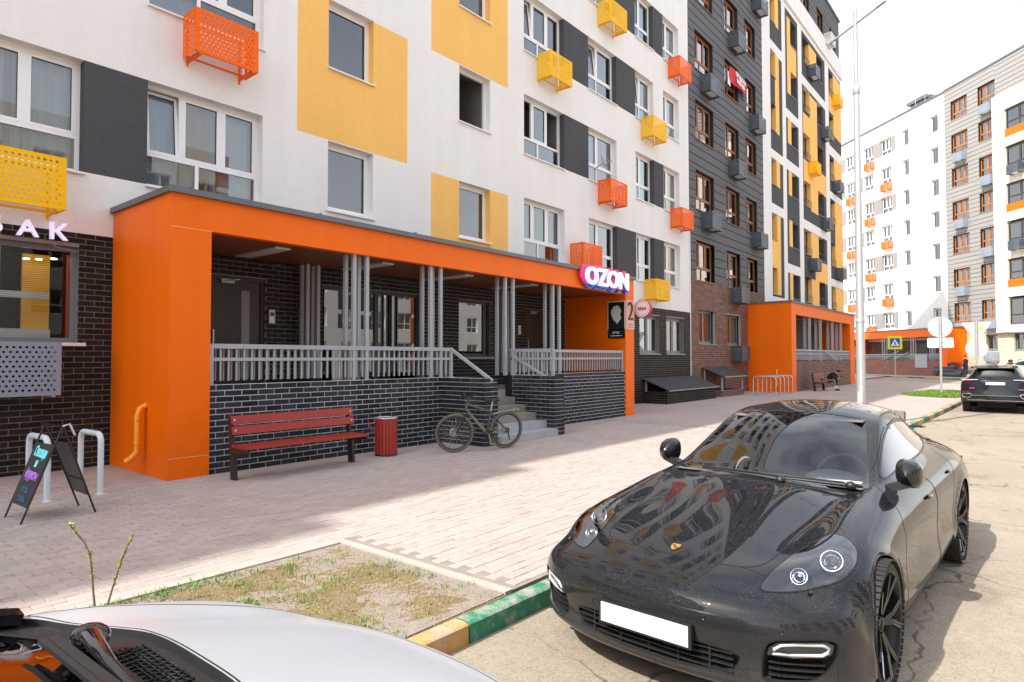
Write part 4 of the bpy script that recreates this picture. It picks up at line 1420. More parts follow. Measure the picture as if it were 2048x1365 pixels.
# drain pipes on the porch side walls
def drain(label, frame, m, z0, z1):
    d = thing('drain_pipe', label, 'drain pipe', *frame)
    q = MB(); q.tube([(0, 0, z1 + .05), (0, -.09, z1), (0, -.12, z1 - .10), (0, -.12, z0 + .16)], .042, 14); q.build('pipe', m, d, fix=False)
    q = MB(); q.tube([(0, -.12, z0 + .20), (0, -.12, z0 + .10), (-.02, -.19, z0 + .02), (-.035, -.26, z0 - .03)], .044, 14); q.build('spout', m, d, fix=False)
    for z in (z1 - .16, z0 + .22):
        q = MB(); q.lathe([(.046, 0), (.05, .004), (.05, .022), (.046, .026)], 16, M=Matrix.Translation((0, -.12, z))); q.build('clamp', M_['orange_pipe'], d, fix=False)
    return d
drain('orange drain pipe with a bent spout on the left side wall of the near porch', ((-9.98, 3.79, 0), 0), M_['orange_pipe'], .24, .96)
drain('yellow drain pipe on the side wall of the second porch behind the bike rack', ((-9.95, 32.75, 0), 0), M_['yellow_pipe'], .24, 1.05)

# tobacco letters over the kiosk window (the photo shows the last three)
tb = thing('sign', 'pale lilac letters БАК over the kiosk window at the left edge', 'sign', local(1.99, -.10, 3.55), R(90))
LL = mat("letter_lilac", (.72, .68, .85), .35, emit=((.72, .66, .9), .30))
for ch, x in (("Б", .26), ("A", .66), ("К", 1.03)):
    me = text_mesh(ch, .33, .03, offset=.007)
    o = link('letter', me, LL, tb, (x, 0, .02)); o.rotation_euler = (R(90), 0, 0); o.scale = (1.12, 1, 1)
q = MB(); q.tube([(1.0, .06, -.13), (1.01, .03, -.19), (1.06, .05, -.20), (1.35, .10, -.215)], .006, 6); q.build('cable', mat("cable_tan", (.45, .27, .18), .6), tb, fix=False)

# ------------------------------------------------------------------ air conditioner baskets
def perforated(mb, o, ex, ez, w, h, pitch=.072, r=.0185, rim=.045):
    """Sheet with staggered round holes as real openings. o corner, ex/ez unit directions."""
    o, ex, ez = Vector(o), Vector(ex), Vector(ez)
    P = lambda a, b: tuple(o + ex * a + ez * b)
    nx = int((w - 2 * rim) / pitch); nz = int((h - 2 * rim) / (pitch * .86))
    cw, chh = (w - 2 * rim) / nx, (h - 2 * rim) / nz
    for a, b, c, d in ((0, w, 0, rim), (0, w, h - rim, h), (0, rim, rim, h - rim), (w - rim, w, rim, h - rim)):
        mb.quad(P(a, c), P(b, c), P(b, d), P(a, d))
    k8 = [(math.cos(math.pi / 8 + i * math.pi / 4), math.sin(math.pi / 8 + i * math.pi / 4)) for i in range(8)]
    for j in range(nz):
        st = (j % 2) * .5
        z0 = rim + j * chh
        if st:
            mb.quad(P(rim, z0), P(rim + cw / 2, z0), P(rim + cw / 2, z0 + chh), P(rim, z0 + chh))
            mb.quad(P(w - rim - cw / 2, z0), P(w - rim, z0), P(w - rim, z0 + chh), P(w - rim - cw / 2, z0 + chh))
        for i in range(nx - (1 if st else 0)):
            x0 = rim + (i + st) * cw
            cx, cz = x0 + cw / 2, z0 + chh / 2
            ring = [P(cx + r * a, cz + r * b) for a, b in k8]
            rect = [P(x0 + cw, z0 + chh * .75), P(x0 + cw * .75, z0 + chh), P(x0 + cw * .25, z0 + chh), P(x0, z0 + chh * .75), P(x0, z0 + chh * .25), P(x0 + cw * .25, z0), P(x0 + cw * .75, z0), P(x0 + cw, z0 + chh * .25)]
            vs = ring + rect
            fs = [(q, q + 8, (q + 1) % 8 + 8, (q + 1) % 8) for q in range(8)]
            vs += [P(x0 + cw, z0 + chh), P(x0, z0 + chh), P(x0, z0), P(x0 + cw, z0)]
            fs += [(8, 16, 9), (10, 17, 11), (12, 18, 13), (14, 19, 15)]
            mb.add(vs, fs)
BW, BH, BD = 1.12, .76, .53
mb = MB(); perforated(mb, (0, -BD, -BH), (1, 0, 0), (0, 0, 1), BW, BH); B_FRONT = mb.mesh('front_panel')
mb = MB(); perforated(mb, (0, -BD, -BH), (0, 1, 0), (0, 0, 1), BD - .03, BH); B_SIDE = mb.mesh('side_panel')
mb = MB()
for x in (.09, BW - .09):
    mb.bar((x, .0, -BH + .0), (x, -BD, -BH + .0), .05, .05)
mb.bar((0, -.16, -BH + .01), (BW, -.16, -BH + .01), .03); mb.bar((.09, 0, -BH - .09), (.09, 0, -.05), .03); mb.bar((BW - .09, 0, -BH - .09), (BW - .09, 0, -.05), .03)
mb.bar((0, -BD + .012, -BH + .012), (BW, -BD + .012, -BH + .012), .03)
B_BRACKET = mb.mesh('bracket')
mb = MB(); mb.box(.16, BW - .16, -.42, -.12, -BH + .04, -.14); B_UNIT = mb.mesh('condenser')
UNITM = mat("condenser_white", (.62, .62, .60), .5)
def basket(frame, s, ztop, m, label, unit=False, y=0.0, narrow=1.0):
    (ox, oy, oz), rz = frame
    p = Vector((ox, oy, oz)) + Matrix.Rotation(rz, 3, 'Z') @ Vector((s, y, ztop))
    t = thing('air_conditioner_basket', label, 'basket', p, rz, 'perforated air conditioner baskets on the facades')
    link('front_panel', B_FRONT, m, t); link('side_panel', B_SIDE, m, t); link('side_panel', B_SIDE, m, t, (BW, 0, 0)); link('bracket', B_BRACKET, m, t)
    if unit: link('condenser', B_UNIT, UNITM, t)
    return t
BO, BY, BK, BG, BWh = (M_[k] for k in ('basket_orange', 'basket_yellow', 'basket_dark', 'basket_grey', 'basket_white'))
NB = [
    (1.88, 4.60, BY, 'yellow perforated basket at the left edge above the kiosk letters'), (1.86, 1.92, BG, 'blue grey perforated basket under the kiosk window'),
    (4.82, 7.64, BO, 'orange perforated basket near the top left corner'), (15.02, 10.76, BY, 'yellow perforated basket under the tilted third floor window beside the grey field'),
    (18.45, 13.82, BY, 'yellow perforated basket cut by the top edge of the photo'), (21.5, 10.74, BY, 'yellow perforated basket level with the paler windows left of the plank block'),
    (23.82, 13.85, BO, 'orange perforated basket high beside the edge of the plank block'), (18.40, 7.69, BO, 'orange perforated basket under the window with the satellite dish'),
    (23.93, 7.73, BO, 'orange perforated basket at the right end of the white wall, above the low yellow one'), (16.72, 5.31, BO, 'orange perforated basket standing over the porch sign'),
    (21.66, 4.64, BY, 'yellow perforated basket low beside the round sign')]
for s, z, m, lb in NB: basket(NEAR, s, z, m, lb)
for s, z, lb in ((33.9, 20.9, 'dark basket cut by the top edge on the plank block'), (30.48, 17.6, 'dark basket second from the top on the plank block'), (27.0, 14.25, 'dark basket just left of the red and white banner'),
                 (33.3, 14.3, 'dark basket at the right edge of the plank block below the banner'), (30.35, 11.25, 'dark basket with a reddish front in the middle of the plank block'),
                 (27.05, 8.15, 'dark basket lowest of the left column on the plank block'), (33.45, 8.2, 'dark basket beside the white tower frame lowest of its column'),
                 (30.52, 5.1, 'dark basket over the brown bricks beside the orange roof'), (30.5, 2.28, 'dark basket hanging lowest on the brown brick wall')):
    basket(NEAR, s, z, BK, lb, unit=True)
for s, z, m, lb in ((44.6, 21.02, BK, 'dark basket high on the tower under its pale band'), (51.1, 21.1, BY, 'deep yellow basket sticking out at the right edge of the tower'), (47.75, 17.75, BK, 'dark basket in front of the white pilaster of the tower'),
                    (44.5, 14.55, BY, 'deep yellow basket in the middle of the tower'), (51.0, 14.7, BK, 'dark basket at the tower edge second of its column'), (47.65, 11.35, BK, 'dark basket over a white band of the tower mid height'),
                    (44.3, 8.15, BK, 'dark basket on the tower below the yellow panel'), (51.5, 8.3, BK, 'dark basket at the tower edge lowest of all'), (49.0, 24.9, BWh, 'white basket on the pale top band of the tower')):
    basket(NEAR, s, z, m, lb, unit=m is BK)
ordn = ['topmost', 'second from the top', 'third from the top', 'lowest']
for cname, s, zs in (('behind the lamp post', -3.2, (19.9, 13.75, 7.7)), ('beside the lamp post', -.05, (22.95, 16.85, 10.8, 5.0)), ('nearest the plain wall', 2.55, (20.0, 13.9, 7.85))):
    for i, z in enumerate(zs):
        basket(FARL, s, z, BO, 'orange basket on the far building, %s of those %s' % (ordn[i] if i < len(zs) - 1 else 'lowest', cname))
BAY = ((-14.0175 + 10.68 * math.cos(R(-43.84)), 78.8708 + 10.68 * math.sin(R(-43.84)), 0), R(-47))
for s, z, lb in ((1.5, 20.2, 'topmost grey basket of the left column on the far plank wall'), (1.5, 14.1, 'middle grey basket of the left column on the far plank wall'), (1.5, 8.0, 'lowest grey basket of the left column on the far plank wall'),
                 (4.55, 23.4, 'topmost grey basket of the right column on the far plank wall'), (4.55, 17.2, 'second grey basket of the right column on the far plank wall'), (4.55, 11.05, 'third grey basket of the right column on the far plank wall'),
                 (4.75, 4.9, 'grey basket behind the triangular sign'), (4.6, 2.15, 'grey basket just above the roof of the black estate car'), (7.75, 11.1, 'lower grey basket at the right edge of the photo'), (7.75, 17.25, 'upper grey basket at the right edge of the photo')):
    basket(BAY, s, z, BG if s < 7 else BK, lb, y=0 if s < 7 else -.35)

# satellite dish, banner
ds = thing('satellite_dish', 'small white satellite dish under a white window above an orange basket', 'satellite dish', local(18.15, -.02, 8.0), R(90))
q = MB(); q.lathe([(0, .0), (.10, .012), (.2, .05), (.27, .095), (.275, .095), (.2, .06), (0, .012)], 24, M=Matrix.Translation((0, -.32, .15)) @ Matrix.Rotation(R(65), 4, 'X') @ Matrix.Rotation(R(25), 4, 'Y')); q.build('dish', M_['white'], ds, fix=False)
q = MB(); q.bar((0, 0, 0), (0, -.3, .12), .03); q.bar((0, -.34, .1), (.05, -.62, .18), .015); q.box(.02, .08, -.68, -.6, .15, .22); q.build('arm', M_['steel'], ds)
bn = thing('banner', 'red sale banner with white lettering tied across the plank block window', 'banner', local(31.4, -.10, 15.38), R(90))
q = MB()
n = 14
vs = []
for i in range(n + 1):
    x = -1.14 + 2.28 * i / n
    for j in range(5):
        z = -.36 + .72 * j / 4
        vs.append((x, -.05 - .05 * math.sin(x * 3.0 + j) - .05 * (1.25 - abs(x)), z - .06 * x + (.05 * math.cos(x * 1.2) if j == 0 else 0)))
q.add(vs, [(i * 5 + j, (i + 1) * 5 + j, (i + 1) * 5 + j + 1, i * 5 + j + 1) for i in range(n) for j in range(4)], 0, True)
q.build('cloth', mat("banner_red", (.62, .025, .03), .7), bn, fix=False)
for txt, z, sz in (("ПРОДАЖА", .15, .30), ("8-800-200", -.13, .29)):
    me = text_mesh(txt, sz, .004, offset=.01)
    o = link('lettering', me, M_['white'], bn, (.05, -.175, z)); o.rotation_euler = (R(90), R(4), 0); o.scale = (.86, 1, 1)
# ------------------------------------------------------------------ car body surfaces
def _cardinal(knots):
    """Natural cubic spline second-derivative operator for cardinal splines."""
    n = len(knots)
    h = np.diff(knots)
    A = np.zeros((n, n)); B = np.zeros((n, n))
    A[0, 0] = A[-1, -1] = 1
    for i in range(1, n - 1):
        A[i, i - 1], A[i, i], A[i, i + 1] = h[i - 1] / 6, (h[i - 1] + h[i]) / 3, h[i] / 6
        B[i, i - 1], B[i, i], B[i, i + 1] = 1 / h[i - 1], -1 / h[i - 1] - 1 / h[i], 1 / h[i]
    return np.linalg.solve(A, B)

def _weights(t, knots, M):
    t = np.clip(t, knots[0], knots[-1])
    i = np.clip(np.searchsorted(knots, t) - 1, 0, len(knots) - 2)
    h = knots[i + 1] - knots[i]
    a = (knots[i + 1] - t) / h
    b = 1 - a
    W = np.zeros((len(t), len(knots)))
    r = np.arange(len(t))
    W[r, i] += a
    W[r, i + 1] += b
    W += ((a ** 3 - a) * h * h / 6)[:, None] * M[i] + ((b ** 3 - b) * h * h / 6)[:, None] * M[i + 1]
    return W

class Loft:
    """Smooth C2 surface through a grid of half-body control points (row = along the car, column = centre to sill)."""
    def __init__(self, rows):
        g = np.array(rows, float)
        mir = g[:, :0:-1].copy()
        mir[:, :, 0] *= -1
        self.G = np.concatenate([mir, g], 1)
        def knots(d):
            k = np.concatenate([[0], np.cumsum(d ** 0.6)])
            return k / k[-1]
        mid = self.G
        self.ku = knots(np.linalg.norm(np.diff(mid[:, 5:14], axis=0), axis=2).mean(1))
        dv = np.linalg.norm(np.diff(mid, axis=1), axis=2).mean(0)
        dv = (dv + dv[::-1]) / 2
        self.kv = 2 * knots(dv) - 1
        self.Mu, self.Mv = _cardinal(self.ku), _cardinal(self.kv)
    def at(self, u, v):
        return np.einsum('ni,ijk,nj->nk', _weights(u, self.ku, self.Mu), self.G, _weights(v, self.kv, self.Mv), optimize=True)
    def normal(self, u, v):
        e = 1e-3
        du = self.at(np.clip(u + e, 0, 1), v) - self.at(np.clip(u - e, 0, 1), v)
        dv = self.at(u, np.clip(v + e, -1, 1)) - self.at(u, np.clip(v - e, -1, 1))
        n = np.cross(dv, du)
        return n / np.maximum(np.linalg.norm(n, axis=1), 1e-9)[:, None]
def _bumper_row(z, y, xs=(0, .25, .46, .64, .77, .87, .92, .945, .953, .955), ys=(0, .01, .045, .105, .185, .285, .385, .475, .535, .575), zs=None):
    zs = zs or (z,) * 10
    return [(x, y + q, w) for x, q, w in zip(xs, ys, zs)]
SPORT_ROWS = [
    _bumper_row(.17, .07, zs=(.17, .17, .17, .175, .18, .18, .18, .18, .18, .18), ys=(0, .01, .045, .105, .185, .275, .36, .43, .48, .51)),
    _bumper_row(.215, .025, zs=(.215, .215, .215, .215, .215, .215, .21, .21, .205, .20)),
    _bumper_row(.29, .035, zs=(.29, .29, .29, .29, .29, .28, .27, .255, .24, .225)),
    _bumper_row(.39, .015, zs=(.39, .39, .388, .385, .38, .37, .35, .325, .29, .255)),
    _bumper_row(.49, .0, zs=(.49, .49, .487, .482, .475, .455, .43, .395, .345, .29)),
    [(0, .03, .575), (.25, .04, .575), (.46, .075, .572), (.64, .135, .565), (.77, .215, .552), (.86, .31, .53), (.912, .405, .495), (.938, .485, .44), (.95, .54, .375), (.953, .575, .31)],
    [(0, .12, .637), (.25, .132, .636), (.45, .175, .63), (.62, .235, .62), (.745, .30, .605), (.84, .375, .58), (.90, .455, .54), (.93, .52, .475), (.945, .56, .40), (.95, .58, .33)],
    [(0, .27, .69), (.25, .282, .688), (.44, .32, .680), (.59, .365, .672), (.71, .42, .664), (.81, .48, .645), (.88, .53, .605), (.925, .565, .53), (.943, .58, .44), (.95, .585, .35)],
    [(0, .55, .757), (.27, .555, .754), (.48, .57, .738), (.62, .59, .738), (.735, .61, .732), (.84, .63, .705), (.905, .64, .64), (.94, .64, .54), (.95, .63, .43), (.95, .62, .32)],
    [(0, .92, .828), (.28, .925, .824), (.50, .93, .80), (.64, .935, .803), (.76, .94, .80), (.865, .94, .755), (.93, .94, .66), (.957, .94, .53), (.955, .94, .39), (.945, .94, .25)],
    [(0, 1.25, .888), (.29, 1.255, .882), (.52, 1.26, .858), (.66, 1.265, .858), (.775, 1.27, .845), (.875, 1.27, .785), (.93, 1.27, .67), (.947, 1.27, .50), (.942, 1.27, .33), (.91, 1.27, .19)],
    [(0, 1.50, .925), (.31, 1.51, .918), (.56, 1.53, .893), (.685, 1.545, .895), (.785, 1.55, .877), (.875, 1.55, .81), (.925, 1.55, .68), (.935, 1.55, .49), (.942, 1.55, .31), (.90, 1.55, .175)],
    [(0, 1.64, .945), (.32, 1.665, .938), (.59, 1.73, .92), (.705, 1.765, .925), (.785, 1.775, .895), (.872, 1.775, .825), (.924, 1.775, .69), (.93, 1.775, .49), (.945, 1.775, .30), (.895, 1.775, .17)],
    [(0, 1.82, 1.035), (.33, 1.85, 1.022), (.605, 1.925, .995), (.705, 1.95, .965), (.785, 1.96, .91), (.875, 1.96, .835), (.925, 1.96, .70), (.928, 1.96, .49), (.946, 1.96, .30), (.893, 1.96, .17)],
    [(0, 2.10, 1.19), (.325, 2.125, 1.175), (.575, 2.19, 1.135), (.665, 2.21, 1.085), (.782, 2.22, .93), (.88, 2.22, .845), (.93, 2.22, .71), (.93, 2.22, .49), (.948, 2.22, .30), (.893, 2.22, .17)],
    [(0, 2.40, 1.315), (.305, 2.42, 1.302), (.54, 2.46, 1.258), (.63, 2.475, 1.20), (.78, 2.48, .945), (.886, 2.48, .852), (.935, 2.48, .72), (.933, 2.48, .49), (.95, 2.48, .30), (.895, 2.48, .17)],
    [(0, 2.66, 1.378), (.30, 2.67, 1.367), (.52, 2.69, 1.322), (.61, 2.70, 1.262), (.78, 2.70, .958), (.89, 2.70, .86), (.938, 2.70, .725), (.935, 2.70, .49), (.952, 2.70, .30), (.898, 2.70, .17)],
    [(0, 3.05, 1.408), (.295, 3.05, 1.397), (.51, 3.05, 1.352), (.60, 3.05, 1.285), (.78, 3.05, .975), (.895, 3.05, .872), (.944, 3.05, .735), (.94, 3.05, .49), (.953, 3.05, .31), (.90, 3.05, .18)],
    [(0, 3.45, 1.39), (.285, 3.45, 1.379), (.49, 3.45, 1.334), (.58, 3.45, 1.262), (.775, 3.45, .99), (.905, 3.45, .89), (.955, 3.45, .745), (.95, 3.45, .50), (.955, 3.45, .33), (.91, 3.45, .20)],
    [(0, 3.82, 1.33), (.275, 3.82, 1.318), (.455, 3.82, 1.272), (.545, 3.82, 1.195), (.745, 3.82, 1.01), (.905, 3.82, .91), (.968, 3.82, .755), (.97, 3.82, .53), (.965, 3.82, .37), (.94, 3.82, .24)],
    [(0, 4.15, 1.235), (.26, 4.15, 1.224), (.425, 4.15, 1.184), (.52, 4.15, 1.122), (.70, 4.15, 1.005), (.885, 4.15, .91), (.962, 4.15, .755), (.968, 4.15, .54), (.96, 4.15, .38), (.94, 4.15, .26)],
    [(0, 4.50, 1.105), (.25, 4.50, 1.10), (.41, 4.49, 1.08), (.53, 4.48, 1.045), (.68, 4.46, .975), (.85, 4.43, .885), (.94, 4.40, .74), (.958, 4.39, .54), (.955, 4.385, .38), (.94, 4.38, .27)],
    [(0, 4.80, 1.02), (.25, 4.79, 1.015), (.43, 4.77, 1.0), (.57, 4.73, .965), (.70, 4.68, .91), (.82, 4.61, .835), (.90, 4.53, .72), (.935, 4.48, .54), (.945, 4.46, .40), (.94, 4.45, .29)],
    [(0, 4.90, .95), (.25, 4.89, .947), (.44, 4.865, .935), (.59, 4.82, .905), (.72, 4.75, .86), (.82, 4.67, .79), (.89, 4.59, .68), (.925, 4.53, .53), (.938, 4.51, .41), (.935, 4.50, .30)],
    [(0, 4.955, .80), (.25, 4.945, .80), (.45, 4.915, .79), (.61, 4.865, .77), (.74, 4.79, .735), (.83, 4.71, .68), (.89, 4.63, .59), (.92, 4.57, .49), (.932, 4.54, .40), (.93, 4.53, .31)],
    [(0, 4.97, .60), (.25, 4.96, .60), (.45, 4.93, .595), (.61, 4.88, .585), (.745, 4.80, .565), (.835, 4.72, .53), (.89, 4.645, .48), (.918, 4.585, .42), (.928, 4.555, .36), (.928, 4.54, .30)],
    [(0, 4.95, .40), (.25, 4.94, .40), (.45, 4.91, .40), (.61, 4.86, .40), (.745, 4.78, .39), (.835, 4.70, .38), (.888, 4.63, .36), (.915, 4.58, .33), (.925, 4.555, .30), (.925, 4.54, .27)],
    [(0, 4.88, .25), (.25, 4.87, .25), (.45, 4.84, .25), (.61, 4.79, .25), (.745, 4.72, .25), (.83, 4.65, .25), (.88, 4.59, .25), (.905, 4.55, .24), (.915, 4.53, .24), (.915, 4.52, .23)],
]
def _sd(poly, q):
    """Signed distance (negative inside) from points q (n,2) to a closed polygon."""
    a = np.asarray(poly, float)
    b = np.roll(a, -1, 0)
    out = np.full(len(q), 1e9)
    inside = np.zeros(len(q), bool)
    for p0, p1 in zip(a, b):
        e = p1 - p0
        w = q - p0
        t = np.clip((w @ e) / max(e @ e, 1e-12), 0, 1)
        out = np.minimum(out, np.hypot(*(w - t[:, None] * e).T))
        c = (p0[1] <= q[:, 1]) != (p1[1] <= q[:, 1])
        with np.errstate(divide='ignore', invalid='ignore'):
            xi = p0[0] + (q[:, 1] - p0[1]) / (p1[1] - p0[1]) * (p1[0] - p0[0])
        inside ^= c & (q[:, 0] < xi)
    return np.where(inside, -out, out)

def smooth_poly(pts, n=6):
    """Closed Catmull-Rom outline."""
    p = np.asarray(pts, float)
    k = len(p)
    out = []
    for i in range(k):
        a, b, c, d = p[i - 1], p[i], p[(i + 1) % k], p[(i + 2) % k]
        for t in np.linspace(0, 1, n, endpoint=False):
            out.append(.5 * ((2 * b) + (c - a) * t + (2 * a - 5 * b + 4 * c - d) * t * t + (3 * b - a - 3 * c + d) * t ** 3))
    return np.array(out)

class Shell:
    """Car surface cut along outlines into labelled pieces."""
    def __init__(self, loft, nu=130, nv=84, deform=None, urange=(0, 1)):
        self.loft = loft
        self.deform = deform
        u, v = np.meshgrid(np.linspace(*urange, nu), np.linspace(-1, 1, nv), indexing='ij')
        self.uv = np.stack([u.ravel(), v.ravel()], 1)
        i, j = np.meshgrid(np.arange(nu - 1), np.arange(nv - 1), indexing='ij')
        a = (i * nv + j).ravel()
        b = a + nv
        self.t = np.concatenate([np.stack([a, b, b + 1], 1), np.stack([a, b + 1, a + 1], 1)])
        self.lab = np.zeros(len(self.t), int)
        self.names = ['body']
    def pos(self, uv=None):
        uv = self.uv if uv is None else uv
        P = self.loft.at(uv[:, 0], uv[:, 1])
        return self.deform(P) if self.deform else P
    def nor(self, uv):
        e = 1.5e-3
        c = lambda a, lo: np.clip(a, lo, 1)
        du = self.pos(np.stack([c(uv[:, 0] + e, 0), uv[:, 1]], 1)) - self.pos(np.stack([c(uv[:, 0] - e, 0), uv[:, 1]], 1))
        dv = self.pos(np.stack([uv[:, 0], c(uv[:, 1] + e, -1)], 1)) - self.pos(np.stack([uv[:, 0], c(uv[:, 1] - e, -1)], 1))
        n = np.cross(dv, du)
        n = n / np.maximum(np.linalg.norm(n, axis=1), 1e-9)[:, None]
        return n
    def cut(self, name, poly, proj, domain=None, only=None):
        """Label everything inside the outline (projected along an axis)."""
        ax = {'xy': (0, 1), 'xz': (0, 2), 'yz': (1, 2)}[proj]
        P = self.pos()
        sd = _sd(poly, P[:, ax])
        dom = np.ones(len(P), bool) if domain is None else domain(P)
        sd = np.where(dom, sd, np.where(sd < 0, 1e-3, sd)) if False else sd
        ok = [0] if only is None else only
        dv = dom[self.t].all(1) & np.isin(self.lab, ok)
        s = sd[self.t]
        cross = dv & (s.min(1) < -1e-6) & (s.max(1) > 1e-6)
        inside = dv & (s.max(1) <= 1e-6) 
        if name not in self.names: self.names.append(name)
        L = self.names.index(name)
        self.lab[inside] = L
        newuv, newt, newl = [], [], []
        cache = {}
        n0 = len(self.uv)
        def mid(a, b):
            key = (min(a, b), max(a, b))
            if key not in cache:
                t = sd[a] / (sd[a] - sd[b])
                cache[key] = n0 + len(newuv)
                newuv.append(self.uv[a] + (self.uv[b] - self.uv[a]) * t)
            return cache[key]
        for ti in np.nonzero(cross)[0]:
            tri = self.t[ti]
            old = self.lab[ti]
            ins = [q for q in range(3) if sd[tri[q]] < 0]
            if len(ins) == 1:
                k = ins[0]
                a, b, c = tri[k], tri[(k + 1) % 3], tri[(k + 2) % 3]
                ab, ac = mid(a, b), mid(a, c)
                newt += [(a, ab, ac), (ab, b, c), (ab, c, ac)]
                newl += [L, old, old]
            else:
                k = [q for q in range(3) if q not in ins][0]
                a, b, c = tri[k], tri[(k + 1) % 3], tri[(k + 2) % 3]
                ab, ac = mid(a, b), mid(a, c)
                newt += [(a, ab, ac), (ab, b, c), (ab, c, ac)]
                newl += [old, L, L]
        if newt:
            keep = ~cross
            self.uv = np.concatenate([self.uv, np.array(newuv)]) if newuv else self.uv
            self.t = np.concatenate([self.t[keep], np.array(newt)])
            self.lab = np.concatenate([self.lab[keep], np.array(newl)])
        return L
    def part(self, label, name, mats, parent, offset=0.0, thick=0.0):
        sel = np.isin(self.lab, [self.names.index(q) for q in ([label] if isinstance(label, str) else label)])
        t = self.t[sel]
        idx, inv = np.unique(t, return_inverse=True)
        uv = self.uv[idx]
        P, N = self.pos(uv), self.nor(uv)
        me = bpy.data.meshes.new(name)
        me.from_pydata((P + N * offset).tolist(), [], inv.reshape(-1, 3)[:, ::-1].tolist())
        me.polygons.foreach_set('use_smooth', [True] * len(me.polygons))
        me.update()
        me.normals_split_custom_set_from_vertices([tuple(q) for q in N])
        return link(name, me, mats, parent)
    def border(self, labels):
        """Edges between the given pieces and the rest (pairs of vertex ids)."""
        sel = np.isin(self.lab, [self.names.index(q) for q in labels])
        e = np.sort(np.concatenate([self.t[sel][:, [0, 1]], self.t[sel][:, [1, 2]], self.t[sel][:, [2, 0]]]), axis=1)
        uq, cnt = np.unique(e, axis=0, return_counts=True)
        uq = uq[cnt == 1]
        nu = (self.uv[:, 0] > 1e-6) & (self.uv[:, 0] < 1 - 1e-6) & (abs(self.uv[:, 1]) < 1 - 1e-6)
        return uq[nu[uq].all(1)]
    def gaps(self, groups, name, m, parent, r=0.0026, lift=0.0006):
        mb = MB()
        done = set()
        for labels in groups:
            for a, b in self.border(labels):
                if (a, b) in done: continue
                done.add((a, b))
                uv = self.uv[[a, b]]
                P, N = self.pos(uv), self.nor(uv)
                d = P[1] - P[0]
                ln = np.linalg.norm(d)
                if ln < 1e-5: continue
                s = np.cross(N, d / ln)
                vs = []
                for q in (0, 1):
                    vs += [P[q] + s[q] * r + N[q] * lift, P[q] - s[q] * r + N[q] * lift, P[q] - N[q] * .006]
                mb.add(vs, ((0, 1, 4, 3), (1, 2, 5, 4), (2, 0, 3, 5)))
        return mb.build(name, m, parent, fix=False)
    def recess(self, labels, depth, name, mats, parent, push=None):
        """Sunken floor and side walls behind an opening."""
        sel = np.isin(self.lab, [self.names.index(q) for q in labels])
        t = self.t[sel]
        idx, inv = np.unique(t, return_inverse=True)
        uv = self.uv[idx]
        P, N = self.pos(uv), self.nor(uv)
        D = -N * depth if push is None else np.array(push)[None, :] * depth
        mb = MB()
        mb.add((P + D).tolist(), inv.reshape(-1, 3).tolist())
        for a, b in self.border(labels):
            q = self.uv[[a, b]]
            p, n = self.pos(q), self.nor(q)
            dd = -n * depth if push is None else np.array([push, push]) * depth
            mb.add([p[0], p[1], p[1] + dd[1], p[0] + dd[0]], ((0, 1, 2, 3),))
        return mb.build(name, mats, parent, fix=False)

def arch(yc, zc, r, n=48):
    a = np.linspace(0, 2 * np.pi, n, endpoint=False)
    return np.stack([yc + r * np.cos(a), zc + r * np.sin(a)], 1)

